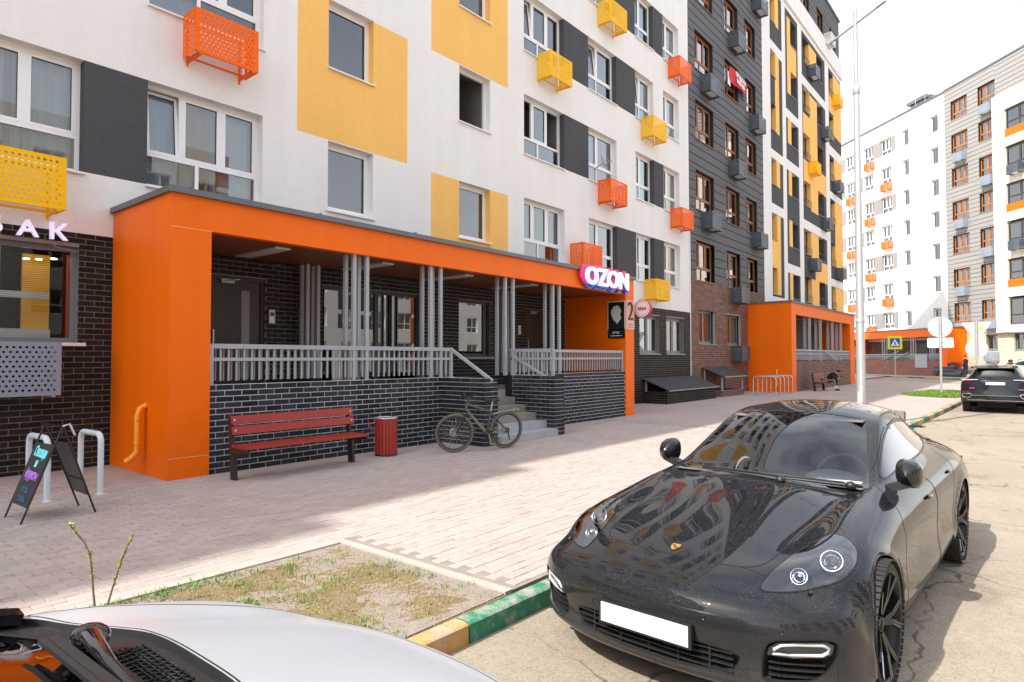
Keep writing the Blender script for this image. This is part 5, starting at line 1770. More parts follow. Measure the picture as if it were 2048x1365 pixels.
def make_wheel(parent, x, y, z, side, rad=.35, rimr=.275, width=.265, M=None, spokes=5, twin=True, name='wheel', steel=False):
    """Tyre with a rim (spokes, hub) and brake disc as its own pieces. side=+1: outer face towards +x."""
    T = Matrix.Translation((x, y, z)) @ Matrix.Rotation(R(90) * side, 4, 'Y')     # local z -> outward
    h = width / 2
    tb = MB()
    prof = [(rimr - .004, -h), (rimr + .02, -h - .004), (rad - .02, -h + .006), (rad - .004, -h + .03), (rad, -h + .06), (rad, h - .06), (rad - .004, h - .03),
            (rad - .02, h - .006), (rimr + .02, h + .004), (rimr - .004, h)]
    tb.lathe(prof, 56, M=T)
    for k in range(60):                                                         # tread blocks
        a = 2 * math.pi * k / 60
        for zz in (-.3, .05, .4):
            Mx = T @ Matrix.Rotation(a, 4, 'Z')
            tb.box(rad - .003, rad + .0012, -.014, .014, zz * width - .03, zz * width + .035, M=Mx)
    w = tb.build(name, M['tyre'], parent, fix=False)
    rb = MB()
    rb.lathe([(rimr, h + .002), (rimr - .012, h - .004), (rimr - .022, h - .03), (rimr - .03, h - .12), (rimr - .03, -h)], 56, M=T)
    rb.lathe([(.0, h - .03), (.034, h - .032), (.045, h - .05), (.075, h - .055), (.08, h - .09)], 24, M=T)
    for k in range(spokes):
        a0 = 2 * math.pi * k / spokes + .3
        for da in ((-.20, .20) if twin else (0,)):
            A = a0 + da * .32
            B = a0 + da * 1.35
            p0 = Vector((.055 * math.cos(A), .055 * math.sin(A), h - .055))
            p1 = Vector(((rimr * .55) * math.cos(a0 + da * .75), (rimr * .55) * math.sin(a0 + da * .75), h - .03))
            p2 = Vector(((rimr - .018) * math.cos(B), (rimr - .018) * math.sin(B), h - .012))
            wd = .026 if twin else .05
            rb.bar(T @ p0, T @ p1, wd * 1.25, .035, up=T.to_3x3() @ Vector((0, 0, 1)))
            rb.bar(T @ p1, T @ p2, wd, .03, up=T.to_3x3() @ Vector((0, 0, 1)))
    for k in range(5):
        a = 2 * math.pi * k / 5
        rb.lathe([(.0, .006), (.009, .005), (.011, 0)], 8, M=T @ Matrix.Translation((.058 * math.cos(a), .058 * math.sin(a), h - .052)))
    link_rim = rb.build('rim', M['rim'] if not steel else M['steel_rim'], w, fix=False)
    if twin:
        eb = MB()                                                               # machined spoke edges
        for k in range(spokes):
            a0 = 2 * math.pi * k / spokes + .3
            for da in (-.20, .20):
                B = a0 + da * 1.35
                for off in (-1, 1):
                    s = Vector((-math.sin(a0), math.cos(a0), 0)) * off * .012
                    p1 = Vector(((rimr * .55) * math.cos(a0 + da * .75), (rimr * .55) * math.sin(a0 + da * .75), h - .014)) + s
                    p2 = Vector(((rimr - .02) * math.cos(B), (rimr - .02) * math.sin(B), h + .004)) + s
                    eb.bar(T @ p1, T @ p2, .0035, .003)
        eb.build('spoke_edge', M['chrome_dim'], link_rim, fix=False)
    db = MB()
    db.lathe([(.06, h - .12), (rimr * .66, h - .12), (rimr * .66, h - .15), (.06, h - .15)], 32, M=T)
    db.box(-.04, .04, rimr * .35, rimr * .74, h - .17, h - .10, M=T @ Matrix.Rotation(2.2, 4, 'Z'))
    db.build('brake_disc', M['disc'], w, fix=False)
    return w
def car_paint(name, color, metal=0.0, rough=0.22, drops=0.5, coat=1.0, dust=0.25):
    """Clear-coated paint with dried rain spots and a film of dust."""
    m = bpy.data.materials.new(name)
    m.use_nodes = True
    n, l = m.node_tree.nodes, m.node_tree.links
    b = n["Principled BSDF"]
    b.inputs['Metallic'].default_value = metal
    b.inputs['Coat Weight'].default_value = coat
    b.inputs['Coat Roughness'].default_value = 0.015
    b.inputs['Coat IOR'].default_value = 1.42
    b.inputs['Roughness'].default_value = rough
    b.inputs['Specular IOR Level'].default_value = 0.0 if metal < .1 else .5
    geo = n.new("ShaderNodeTexCoord")
    vor = n.new("ShaderNodeTexVoronoi")
    vor.inputs['Scale'].default_value = 120
    vor.inputs['Randomness'].default_value = 1
    l.new(geo.outputs['Object'], vor.inputs['Vector'])
    big = n.new("ShaderNodeTexNoise")
    big.inputs['Scale'].default_value = 3.5
    big.inputs['Detail'].default_value = 5
    l.new(geo.outputs['Object'], big.inputs['Vector'])
    spot = n.new("ShaderNodeMapRange")
    spot.inputs['From Min'].default_value = 0.30
    spot.inputs['From Max'].default_value = 0.16
    l.new(vor.outputs['Distance'], spot.inputs['Value'])
    pick = n.new("ShaderNodeMapRange")
    pick.inputs['From Min'].default_value = 0.30
    pick.inputs['From Max'].default_value = 0.62
    l.new(big.outputs['Fac'], pick.inputs['Value'])
    rnd = n.new("ShaderNodeSeparateColor")
    l.new(vor.outputs['Color'], rnd.inputs[0])
    gate = n.new("ShaderNodeMath"); gate.operation = 'GREATER_THAN'; gate.inputs[1].default_value = 0.45
    l.new(rnd.outputs[0], gate.inputs[0])
    mul = n.new("ShaderNodeMath"); mul.operation = 'MULTIPLY'
    l.new(spot.outputs[0], mul.inputs[0]); l.new(gate.outputs[0], mul.inputs[1])
    mul2 = n.new("ShaderNodeMath"); mul2.operation = 'MULTIPLY'
    l.new(mul.outputs[0], mul2.inputs[0]); l.new(pick.outputs[0], mul2.inputs[1])
    sc = n.new("ShaderNodeMath"); sc.operation = 'MULTIPLY'; sc.inputs[1].default_value = drops
    l.new(mul2.outputs[0], sc.inputs[0])
    mixc = n.new("ShaderNodeMixRGB")
    mixc.inputs['Color1'].default_value = (*color, 1)
    mixc.inputs['Color2'].default_value = (0.24, 0.23, 0.215, 1)
    # dust film gathers on the lower flanks
    sep = n.new("ShaderNodeSeparateXYZ")
    l.new(geo.outputs['Object'], sep.inputs[0])
    low = n.new("ShaderNodeMapRange")
    low.inputs['From Min'].default_value = 0.62
    low.inputs['From Max'].default_value = 0.15
    low.inputs['To Max'].default_value = dust
    l.new(sep.outputs['Z'], low.inputs['Value'])
    mx = n.new("ShaderNodeMath"); mx.operation = 'MAXIMUM'
    ds = n.new("ShaderNodeMath"); ds.operation = 'MULTIPLY'; ds.inputs[1].default_value = 0.55
    l.new(sc.outputs[0], ds.inputs[0])
    l.new(ds.outputs[0], mx.inputs[0])
    l.new(low.outputs[0], mx.inputs[1])
    l.new(mx.outputs[0], mixc.inputs['Fac'])
    l.new(mixc.outputs[0], b.inputs['Base Color'])
    rr = n.new("ShaderNodeMapRange")
    rr.inputs['To Min'].default_value = 0.012
    rr.inputs['To Max'].default_value = 0.35
    l.new(mx.outputs[0], rr.inputs['Value'])
    l.new(rr.outputs[0], b.inputs['Coat Roughness'])
    bp = n.new("ShaderNodeBump")
    bp.inputs['Strength'].default_value = 0.35 * drops
    bp.inputs['Distance'].default_value = 0.002
    l.new(mul2.outputs[0], bp.inputs['Height'])
    l.new(bp.outputs[0], b.inputs['Normal'])
    l.new(bp.outputs[0], b.inputs['Coat Normal'])
    return m

CM = dict(
    tyre=mat("tyre_rubber", (0.018, 0.018, 0.019), 0.75, noise=(30, .4), bump=(120, .3, .002)),
    rim=mat("black_rim", (0.008, 0.008, 0.009), 0.35, spec=.3),
    steel_rim=mat("grey_rim", (0.22, 0.16, 0.13), 0.5, 0.4),
    chrome=mat("chrome", (0.8, 0.8, 0.82), 0.08, 1.0),
    chrome_dim=mat("machined_metal", (0.34, 0.34, 0.36), 0.3, 1.0),
    disc=mat("brake_iron", (0.20, 0.19, 0.18), 0.4, 0.9),
    gap=mat("panel_gap_black", (0.004, 0.004, 0.004), 0.9),
    trim=mat("black_trim", (0.016, 0.016, 0.018), 0.42, noise=(60, .25)),
    gloss=mat("gloss_black", (0.008, 0.008, 0.009), 0.08, coat=.6),
    under=mat("underbody", (0.012, 0.012, 0.012), 0.9),
    cabin=mat("cabin_dark", (0.03, 0.028, 0.027), 0.7),
    leather=mat("cabin_leather", (0.16, 0.115, 0.10), 0.6, noise=(20, .2)),
    dash=mat("dashboard", (0.20, 0.16, 0.15), 0.7, noise=(40, .15)),
    plate=mat("plate_white", (0.86, 0.86, 0.86), 0.4),
    glass=glass_mat("car_glass", (0.42, 0.50, 0.55), 1.55, 1.5),
    glass_dark=glass_mat("privacy_glass", (0.10, 0.11, 0.12), 1.55, 1.5),
    lens=glass_mat("lamp_lens", (0.80, 0.84, 0.90), 1.5, 2.2),
    lampbox=mat("lamp_housing", (0.035, 0.04, 0.05), 0.3, 0.3),
    reflector=mat("lamp_reflector", (0.75, 0.77, 0.8), 0.12, 1.0),
    lamp_metal=mat("lamp_metal", (0.16, 0.17, 0.19), 0.22, 1.0),
    drl=mat("running_light", (0.50, 0.51, 0.52), 0.25, 0.0),
    redlens=mat("red_lens", (0.20, 0.008, 0.010), 0.15, coat=.8),
    paper=mat("paper_white", (0.75, 0.80, 0.82), 0.8),
    mesh=mat("grille_plastic", (0.02, 0.02, 0.021), 0.6, noise=(40, .5)),
    amber=mat("amber_lens", (0.6, 0.22, 0.02), 0.2),
)
CM['rim_dark'] = CM['rim']

def ellipsoid(mb, c, r, nu=14, nv=20, mi=0, M=None):
    vs, fs = [], []
    for i in range(nu + 1):
        a = math.pi * i / nu
        for j in range(nv):
            b = 2 * math.pi * j / nv
            q = Vector((c[0] + r[0] * math.sin(a) * math.cos(b), c[1] + r[1] * math.sin(a) * math.sin(b), c[2] + r[2] * math.cos(a)))
            vs.append(tuple(M @ q) if M is not None else tuple(q))
    for i in range(nu):
        for j in range(nv):
            fs.append((i * nv + j, (i + 1) * nv + j, (i + 1) * nv + (j + 1) % nv, i * nv + (j + 1) % nv))
    mb.add(vs, fs, mi, True)
    return mb

def seat(mb, x, y, z, w=.50):
    mb.box(x - w / 2, x + w / 2, y, y + .52, z, z + .16)
    M = Matrix.Translation((x, y + .50, z + .10)) @ Matrix.Rotation(R(-16), 4, 'X')
    mb.box(-w / 2, w / 2, 0, .14, 0, .56, M=M)
    mb.box(-.13, .13, .02, .11, .60, .78, M=M)
    mb.box(-.02, .02, .05, .08, .55, .62, M=M)

def steering_wheel(parent, x, y, z, m):
    mb = MB()
    M = Matrix.Translation((x, y, z)) @ Matrix.Rotation(R(62), 4, 'X')
    ring = [M @ Vector((.185 * math.cos(a), .185 * math.sin(a), 0)) for a in np.linspace(0, 2 * math.pi, 28, endpoint=False)]
    mb.tube(ring, .016, 8, closed=True)
    ellipsoid(mb, (0, 0, 0), (.07, .06, .03), 8, 12, M=M)
    for a in (0, math.pi, -math.pi / 2):
        mb.bar(M @ Vector((0, 0, 0)), M @ Vector((.18 * math.cos(a), .18 * math.sin(a), 0)), .03, .015)
    return mb.build('steering_wheel', m, parent, fix=False)

def side_mirror(parent, sx, x, y, z, paint, s=1.0):
    mb = MB()
    vs, fs = [], []
    prof = [(0, .0), (.03, .062), (.075, .088), (.12, .098), (.15, .098)]      # front to back: half height
    n = 20
    for d, hh in prof:
        for j in range(n):
            a = 2 * math.pi * j / n
            cx = math.copysign(abs(math.cos(a)) ** .7, math.cos(a)) * hh * .80
            cz = math.copysign(abs(math.sin(a)) ** .8, math.sin(a)) * hh * .92
            vs.append((x + sx * (.045 + cx) * s, y + d * s, z + (cz - .12 * cx) * s))
    for i in range(len(prof) - 1):
        for j in range(n):
            fs.append((i * n + j, (i + 1) * n + j, (i + 1) * n + (j + 1) % n, i * n + (j + 1) % n))
    mb.add(vs, fs, 0, True)
    o = mb.build('side_mirror', paint, parent)
    gb = MB()
    k = (len(prof) - 1) * n
    gb.add([(a, b - .004, c) for a, b, c in vs[k:k + n]], (tuple(range(n)),))
    gb.build('mirror_glass', CM['chrome'], o, fix=False)
    ab = MB()
    ab.bar((x - sx * .07 * s, y + .07 * s, z - .10 * s), (x + sx * .06 * s, y + .08 * s, z - .05 * s), .07 * s, .05 * s)
    ab.build('mirror_arm', CM['trim'], o)
    return o

def number_plate(parent, x0, x1, yz_pts, y_fn, mframe=None):
    pass

def wiper(parent, pts, blade, m):
    mb = MB()
    mb.tube(pts, [.012, .010, .008, .006][:len(pts)] + [.006] * max(0, len(pts) - 4), 8)
    ellipsoid(mb, pts[0], (.035, .035, .028), 8, 12)
    mb.bar(blade[0], blade[1], .018, .016)
    return mb.build('wiper', m, parent, fix=False)

# ---------------------------------------------------------------- the black sports saloon
def build_sports_car():
    paint = car_paint("black_car_paint", (0.010, 0.011, 0.014), 0.0, 0.25, drops=0.6, dust=0.10)
    t = thing('sports_car', 'glossy black low sports saloon with blank white number plate parked beside the painted kerb', 'car',
              (-1.641, 3.096, ROAD_Z), R(-1.9))
    t.scale = (1.012, 1.012, 1.012)
    FA, RA = (0.955, .94, .35), (0.955, 3.86, .355)
    def flare(P):
        P = P.copy()
        for (xx, yc, zc), rr in ((FA, .375), (RA, .385)):
            d = np.hypot(P[:, 1] - yc, P[:, 2] - zc)
            k = np.exp(-((d - rr) / .045) ** 2) * (abs(P[:, 0]) > .6) * (P[:, 2] > .2)
            P[:, 0] += np.sign(P[:, 0]) * .010 * k
        return P
    S = Shell(Loft(SPORT_ROWS), 150, 96, deform=flare)
    side = lambda s: (lambda P: (P[:, 0] * s > .5))
    far = lambda s: (lambda P: (P[:, 0] * s > .70))
    top = lambda P: P[:, 2] > .55
    for s in (1, -1):
        S.cut('arch', arch(.94, .35, .362), 'yz', far(s))
        S.cut('arch', arch(3.86, .355, .372), 'yz', far(s))
    hood = smooth_poly([(0, .285), (.25, .297), (.41, .345), (.487, .44), (.512, .60), (.535, .90), (.60, 1.2), (.66, 1.45), (.685, 1.60), (.62, 1.625), (.45, 1.565), (.24, 1.505), (0, 1.487),
                        (-.24, 1.505), (-.45, 1.565), (-.62, 1.625), (-.685, 1.60), (-.66, 1.45), (-.60, 1.2), (-.535, .90), (-.512, .60), (-.487, .44), (-.41, .345), (-.25, .297)], 4)
    S.cut('hood', hood, 'xy', lambda P: P[:, 2] > .6)
    hl = smooth_poly([(.525, .236), (.552, .228), (.664, .306), (.764, .44), (.83, .555), (.85, .673), (.835, .785), (.79, .857), (.726, .892), (.664, .865), (.597, .65), (.539, .40)], 5)
    for s in (1, -1):
        S.cut('headlight%d' % s, hl * (s, 1), 'xy', lambda P, s=s: (P[:, 0] * s > .3) & (P[:, 2] > .5) & (P[:, 1] < 1.2))
    ws = smooth_poly([(0, 1.555), (.27, 1.57), (.50, 1.635), (.66, 1.725), (.685, 1.80), (.585, 2.22), (.518, 2.50), (.48, 2.56), (.25, 2.515), (0, 2.495),
                      (-.25, 2.515), (-.48, 2.56), (-.518, 2.50), (-.585, 2.22), (-.685, 1.80), (-.66, 1.725), (-.50, 1.635), (-.27, 1.57)], 5)
    S.cut('windshield', ws, 'xy', lambda P: P[:, 2] > .85)
    S.cut('cowl', smooth_poly([(0, 1.49), (.25, 1.508), (.46, 1.57), (.64, 1.64), (.70, 1.66), (.70, 1.80), (.66, 1.80), (.50, 1.70), (.25, 1.60), (0, 1.585),
                               (-.25, 1.60), (-.50, 1.70), (-.66, 1.80), (-.70, 1.80), (-.70, 1.66), (-.64, 1.64), (-.46, 1.57), (-.25, 1.508)], 4), 'xy', lambda P: P[:, 2] > .85)
    roofp = smooth_poly([(0, 2.53), (.25, 2.55), (.455, 2.60), (.475, 2.8), (.465, 3.1), (.44, 3.45), (.38, 3.6), (0, 3.62), (-.38, 3.6), (-.44, 3.45), (-.465, 3.1), (-.475, 2.8), (-.455, 2.60), (-.25, 2.55)], 5)
    rg = smooth_poly([(0, 3.70), (.36, 3.70), (.42, 3.85), (.38, 4.2), (.36, 4.45), (.30, 4.52), (0, 4.54), (-.30, 4.52), (-.36, 4.45), (-.38, 4.2), (-.42, 3.85), (-.36, 3.70)], 5)
    S.cut('rear_window', rg, 'xy', lambda P: P[:, 2] > .95)
    gr = smooth_poly([(0, .376), (.266, .374), (.43, .358), (.478, .335), (.456, .288), (.38, .258), (.16, .236), (0, .233),
                      (-.16, .236), (-.38, .258), (-.456, .288), (-.478, .335), (-.43, .358), (-.266, .374)], 5)
    S.cut('grille', gr, 'xz', lambda P: P[:, 1] < .3)
    it = smooth_poly([(.575, .335), (.60, .425), (.645, .455), (.75, .466), (.845, .462), (.868, .424), (.842, .344), (.80, .289), (.74, .262), (.60, .248), (.572, .27)], 5)
    for s in (1, -1):
        S.cut('intake%d' % s, it * (s, 1), 'xz', lambda P, s=s: (P[:, 1] < .5) & (P[:, 0] * s > .3))
    win = smooth_poly([(1.98, .962), (2.3, .978), (2.8, .995), (3.2, 1.012), (3.50, 1.04), (3.66, 1.085), (3.62, 1.16), (3.40, 1.235), (3.05, 1.268), (2.75, 1.252), (2.45, 1.18), (2.18, 1.065)], 5)
    for s in (1, -1):
        S.cut('glass_f%d' % s, win, 'yz', lambda P, s=s: (P[:, 0] * s > .5) & (P[:, 1] < 2.75) & (P[:, 2] > .93))
        S.cut('glass_r%d' % s, win, 'yz', lambda P, s=s: (P[:, 0] * s > .45) & (P[:, 1] >= 2.6) & (P[:, 2] > .93))
    d1 = [(1.50, .24), (1.53, .55), (1.60, .74), (1.70, .87), (1.86, .955), (2.15, 1.075), (2.45, 1.205), (2.62, 1.255), (2.68, 1.0), (2.69, .5), (2.66, .25), (2.5, .225), (1.6, .225)]
    d2 = [(2.69, 1.26), (3.05, 1.29), (3.40, 1.255), (3.63, 1.18), (3.68, 1.08), (3.58, .90), (3.44, .76), (3.40, .56), (3.36, .40), (3.20, .25), (2.70, .24), (2.71, .6), (2.70, 1.0)]
    for s in (1, -1):
        S.cut('door_f%d' % s, np.array(d1), 'yz', lambda P, s=s: P[:, 0] * s > .5)
        S.cut('door_r%d' % s, np.array(d2), 'yz', lambda P, s=s: P[:, 0] * s > .5)
        S.cut('bumper', np.array([(-.2, .1), (.30, .1), (.60, .1), (.60, .585), (.50, .63), (.40, .655), (.33, .665), (.34, .74), (-.2, .74)]), 'yz', lambda P, s=s: P[:, 0] * s > -.02)
        S.cut('tail%d' % s, np.array([(4.35, .80), (4.55, .82), (4.78, .84), (5.1, .84), (5.1, .74), (4.75, .72), (4.5, .72)]), 'yz', lambda P, s=s: (P[:, 0] * s > .45) & (P[:, 1] > 4.3))
    S.part('body', 'body', paint, t)
    S.part('hood', 'hood', paint, t)
    for s in (1, -1):
        for q, nm in (('door_f%d', 'door'), ('door_r%d', 'door')):
            if q % s in S.names:
                d = S.part(q % s, nm, paint, t)
                yy, zz, xx = ((2.44, .795, .925) if 'f' in q[:6] and q.startswith('door_f') else (3.36, .855, .925))
                hb = MB()
                ellipsoid(hb, (s * (xx + .008), yy, zz), (.014, .085, .016), 8, 14)
                hb.build('handle', CM['gloss'], d, fix=False)
        S.part('glass_f%d' % s, 'side_window', CM['glass_dark'], t)
        S.part('glass_r%d' % s, 'side_window', CM['glass_dark'], t)
        S.part('tail%d' % s, 'tail_light', CM['redlens'], t)
    S.part('bumper', 'bumper', paint, t)
    S.part('windshield', 'windshield', CM['glass'], t)
    S.part('cowl', 'cowl_panel', CM['trim'], t)
    S.part('rear_window', 'rear_window', CM['glass_dark'], t)
    S.gaps([['hood'], ['door_f1'], ['door_f-1'], ['door_r1'], ['door_r-1'], ['bumper']], 'panel_gap', CM['gap'], t, r=.0034)
    S.gaps([['headlight1'], ['headlight-1']], 'lamp_seal', CM['gap'], t, r=.0075, lift=.002)
    S.gaps([['windshield'], ['glass_f1', 'glass_r1'], ['glass_f-1', 'glass_r-1'], ['rear_window']], 'window_seal', CM['trim'], t, r=.008, lift=.002)
    # headlights
    for s in (1, -1):
        ln = S.part('headlight%d' % s, 'headlight', CM['lens'], t, offset=.003)
        S.recess(['headlight%d' % s], .11, 'lamp_housing', CM['lampbox'], ln, push=(0, .35, -1))
        for (lx, ly, lz, rr) in ((.735, .70, .700, .062), (.640, .47, .655, .046)):
            pb = MB()
            ax = Matrix.Translation((s * lx, ly, lz)) @ Matrix.Rotation(R(-72), 4, 'X').inverted() @ Matrix.Rotation(0, 4, 'Z')
            A = Matrix.Translation((s * lx, ly, lz)) @ Matrix.Rotation(R(58), 4, 'X')
            pb.lathe([(rr * .62, .012), (rr * .80, .020), (rr * 1.0, .022), (rr * 1.08, .010), (rr * 1.08, -.05)], 28, M=A)
            pb.build('lamp_ring', CM['lamp_metal'], ln, fix=False)
            lb = MB()
            lb.lathe([(rr * .62, .010), (rr * .5, .022), (rr * .3, .030), (0, .033)], 24, M=A)
            lb.build('lamp_projector', CM['lens'] if rr > .05 else CM['reflector'], ln, fix=False)
            kb = MB()
            kb.lathe([(rr * .6, -.012), (rr * .3, -.035), (0, -.04)], 20, M=A)
            kb.build('lamp_bowl', CM['reflector'] if rr > .05 else CM['chrome'], ln, fix=False)
        ab = MB()
        ab.tube([(s * .80, .60, .672), (s * .822, .70, .695), (s * .80, .79, .725), (s * .755, .825, .748)], .010, 8)
        ab.build('lamp_strip', CM['lampbox'], ln, fix=False)
    # lower grille and side intakes
    S.recess(['grille'], .075, 'lower_grille', CM['under'], t, push=(0, 1, 0))
    gb = MB()
    for z in (.262, .292, .322, .350):
        pts = [(x, .012 + .175 * abs(x) ** 2.3 + .035, z) for x in np.linspace(-.45, .45, 25)]
        for a, b in zip(pts[:-1], pts[1:]):
            gb.bar(a, b, .030, .0055)
    for x in (-.34, -.17, 0, .17, .34):
        gb.box(x - .004, x + .004, .045, .075, .235, .372)
    gb.build('grille_slat', CM['trim'], t)
    mb = MB()                                                   # honeycomb behind the slats
    for i in range(66):
        for j in range(9):
            x = -.46 + i * .014 + (j % 2) * .007
            z = .240 + j * .0155
            yy = .010 + .175 * abs(x) ** 2.3 + .062
            mb.bar((x - .006, yy, z - .006), (x + .006, yy, z + .006), .002)
            mb.bar((x - .006, yy, z + .006), (x + .006, yy, z - .006), .002)
    mb.build('grille_mesh', CM['mesh'], t, fix=False)
    for s in (1, -1):
        S.recess(['intake%d' % s], .09, 'side_intake', CM['under'], t, push=(0, 1, 0))
        yo = lambda x: float(np.interp(abs(x), (0, .25, .46, .64, .77, .87, .92), (0, .01, .045, .105, .185, .285, .385))) + .018
        sb = MB()
        for z in (.275, .305, .335):
            xs = np.linspace(.59, .80, 9)
            for a, b in zip(xs[:-1], xs[1:]):
                sb.bar((s * a, yo(a) + .045, z), (s * b, yo(b) + .045, z), .04, .006)
        sb.build('intake_slat', CM['trim'], t)
        ub = MB()
        prof = [(.600, .378), (.607, .412), (.64, .438), (.70, .450), (.825, .450), (.850, .432), (.843, .392), (.82, .376), (.70, .372)]
        ub.add([(s * x, yo(x) + .004, z) for x, z in prof], (tuple(range(len(prof))),))
        for i in range(len(prof)):
            a, b = prof[i], prof[(i + 1) % len(prof)]
            ub.quad((s * a[0], yo(a[0]) + .004, a[1]), (s * b[0], yo(b[0]) + .004, b[1]), (s * b[0], yo(b[0]) + .05, b[1]), (s * a[0], yo(a[0]) + .05, a[1]))
        run = ub.build('running_light', CM['trim'], t)
        rb = MB()
        ring = [(.622, .388), (.628, .408), (.655, .428), (.71, .436), (.81, .436), (.832, .422), (.826, .400), (.808, .388), (.70, .384)]
        rb.tube([(s * x, yo(x) - .002, z) for x, z in ring], .0085, 8, closed=True)
        rb.build('light_tube', CM['drl'], run, fix=False)
        gb2 = MB()
        gb2.add([(s * x, yo(x) - .006, z) for x, z in prof], (tuple(range(len(prof))),))
        gb2.build('light_cover', CM['lens'], run)
    # number plate, badge, sensors, washers
    pb = MB()
    pb.box(-.272, .272, -.016, .004, .338, .462)
    pf = pb.build('number_plate', CM['trim'], t)
    pw = MB()
    pw.box(-.256, .256, -.019, -.015, .350, .452)
    pw.build('plate_face', CM['plate'], pf)
    q0 = S.pos(np.array([[.0, 0.]]))
    def snap(x, y=None, z=None):
        P = S.pos()
        N = None
        d = (P[:, 0] - x) ** 2 + (0 if y is None else (P[:, 1] - y) ** 2) + (0 if z is None else (P[:, 2] - z) ** 2)
        if y is None: d = d + (P[:, 1] > .7) * 9
        if z is None: d = d + (P[:, 2] < .5) * 9
        i = d.argmin()
        n = S.nor(S.uv[i:i + 1])[0]
        if n[2] < 0 and z is None: n = -n
        return Vector(P[i]), Vector(n)
    p, n = snap(0, .335)
    if n.z < 0: n = -n
    Mb = Matrix.Translation(Vector((0, p.y, p.z)) + n * .002) @ n.to_track_quat('Z', 'Y').to_matrix().to_4x4()
    sh = [(-.026, .030), (-.012, .034), (0, .031), (.012, .034), (.026, .030), (.025, .002), (.014, -.024), (0, -.036), (-.014, -.024), (-.025, .002)]
    bb = MB(); bb.prism([(x, y) for x, y in sh], 'z', 0, .004, M=Mb)
    badge = bb.build('badge', mat("badge_gold", (0.72, 0.50, 0.16), 0.3, 0.8), t)
    b2 = MB()
    for x0, x1, y0, y1 in ((-.021, -.006, .008, .024), (.006, .021, -.016, .0)):
        for k in range(3):
            w = (y1 - y0) / 5
            b2.box(x0, x1, y0 + 2 * k * w, y0 + (2 * k + 1) * w, .004, .0055, M=Mb)
    b2.build('badge_stripe', mat("badge_red", (0.42, 0.03, 0.02), 0.4), badge)
    b3 = MB()
    b3.prism([(-.007, .008), (.007, .008), (.006, -.004), (0, -.011), (-.006, -.004)], 'z', .004, .0056, M=Mb)
    b3.build('badge_crest', CM['gloss'], badge)
    for x, z in ((.317, .515), (-.317, .515), (.665, .485), (-.665, .485)):
        p, n = snap(x, None, z)
        if n.y > 0: n = -n
        A = Matrix.Translation(p) @ n.to_track_quat('Z', 'Y').to_matrix().to_4x4()
        s2 = MB(); s2.lathe([(.012, -.002), (.012, .0012), (.0095, .002), (.009, .0005), (0, .0015)], 16, M=A)
        s2.build('parking_sensor', CM['gloss'], t, fix=False)
    p, n = snap(-.327, None, .43)
    if n.y > 0: n = -n
    A = Matrix.Translation(p) @ n.to_track_quat('Z', 'Y').to_matrix().to_4x4()
    s3 = MB(); s3.tube([A @ Vector((.024 * math.cos(a), .024 * math.sin(a), .0005)) for a in np.linspace(0, 6.283, 24, endpoint=False)], .0012, 6, closed=True)
    s3.build('tow_cover', CM['gap'], t, fix=False)
    for s in (1, -1):
        w = MB(); ellipsoid(w, (s * .728, .345, .634), (.012, .016, .009), 8, 10)
        w.build('washer_nozzle', CM['gloss'], t, fix=False)
    # wheels, mirrors, cabin
    for s in (1, -1):
        make_wheel(t, s * .825, .94, .345, s, .347, .290, .255, CM)
        make_wheel(t, s * .82, 3.86, .35, s, .355, .292, .285, CM)
        side_mirror(t, s, s * .83, 1.87, 1.01, CM['gloss'], 1.05)
    ub = MB()
    ub.box(-.86, .86, .30, .52, .17, .50)
    ub.box(-.52, .52, .5, 1.32, .17, .62)
    ub.box(-.88, .88, 1.36, 3.42, .15, .42)
    ub.box(-.52, .52, 3.4, 4.3, .17, .8)
    ub.box(-.86, .86, 4.28, 4.85, .24, .80)
    for s in (1, -1):                                             # wheel wells
        for yc, rr in ((.94, .372), (3.86, .382)):
            a = np.linspace(-.2, math.pi + .2, 18)
            for a0, a1 in zip(a[:-1], a[1:]):
                ub.quad((s * .52, yc + rr * math.cos(a0), .35 + rr * math.sin(a0)), (s * .52, yc + rr * math.cos(a1), .35 + rr * math.sin(a1)),
                        (s * .86, yc + rr * math.cos(a1), .35 + rr * math.sin(a1)), (s * .86, yc + rr * math.cos(a0), .35 + rr * math.sin(a0)))
    ub.build('underbody', CM['under'], t)
    cb = MB()
    cb.box(-.70, .70, 1.75, 3.75, .40, .46)
    cb.add([(-.66, 1.66, .925), (.66, 1.66, .925), (.70, 2.05, .90), (.70, 2.30, .84), (-.70, 2.30, .84), (-.70, 2.05, .90), (-.70, 2.32, .60), (.70, 2.32, .60)],
           ((0, 1, 2, 5), (5, 2, 3, 4), (4, 3, 7, 6)))
    dash = cb.build('dashboard', CM['dash'], t)
    hb = MB()                                                     # instrument hood
    ellipsoid(hb, (.37, 2.13, .885), (.20, .17, .075), 8, 16)
    hb.build('instrument_cowl', CM['dash'], dash, fix=False)
    for x, y in ((-.37, 2.55), (.37, 2.55), (-.37, 3.3), (.37, 3.3)):
        sb = MB(); seat(sb, x, y, .44)
        sb.build('seat', CM['leather'], t)
    steering_wheel(t, .37, 2.36, .87, CM['cabin'])
    vb = MB()
    for x in (-.30, .30):
        vb.box(x - .20, x + .20, 2.46, 2.60, 1.292, 1.304)
    vb.build('sun_visor', CM['dash'], t)
    rm = MB(); rm.box(-.12, .12, 2.33, 2.36, 1.20, 1.255)
    rm.build('rear_view_mirror', CM['gloss'], t)
    pp = MB(); pp.box(.36, .64, 1.735, 1.80, .948, .951)
    pp.build('paper_slip', CM['paper'], t)
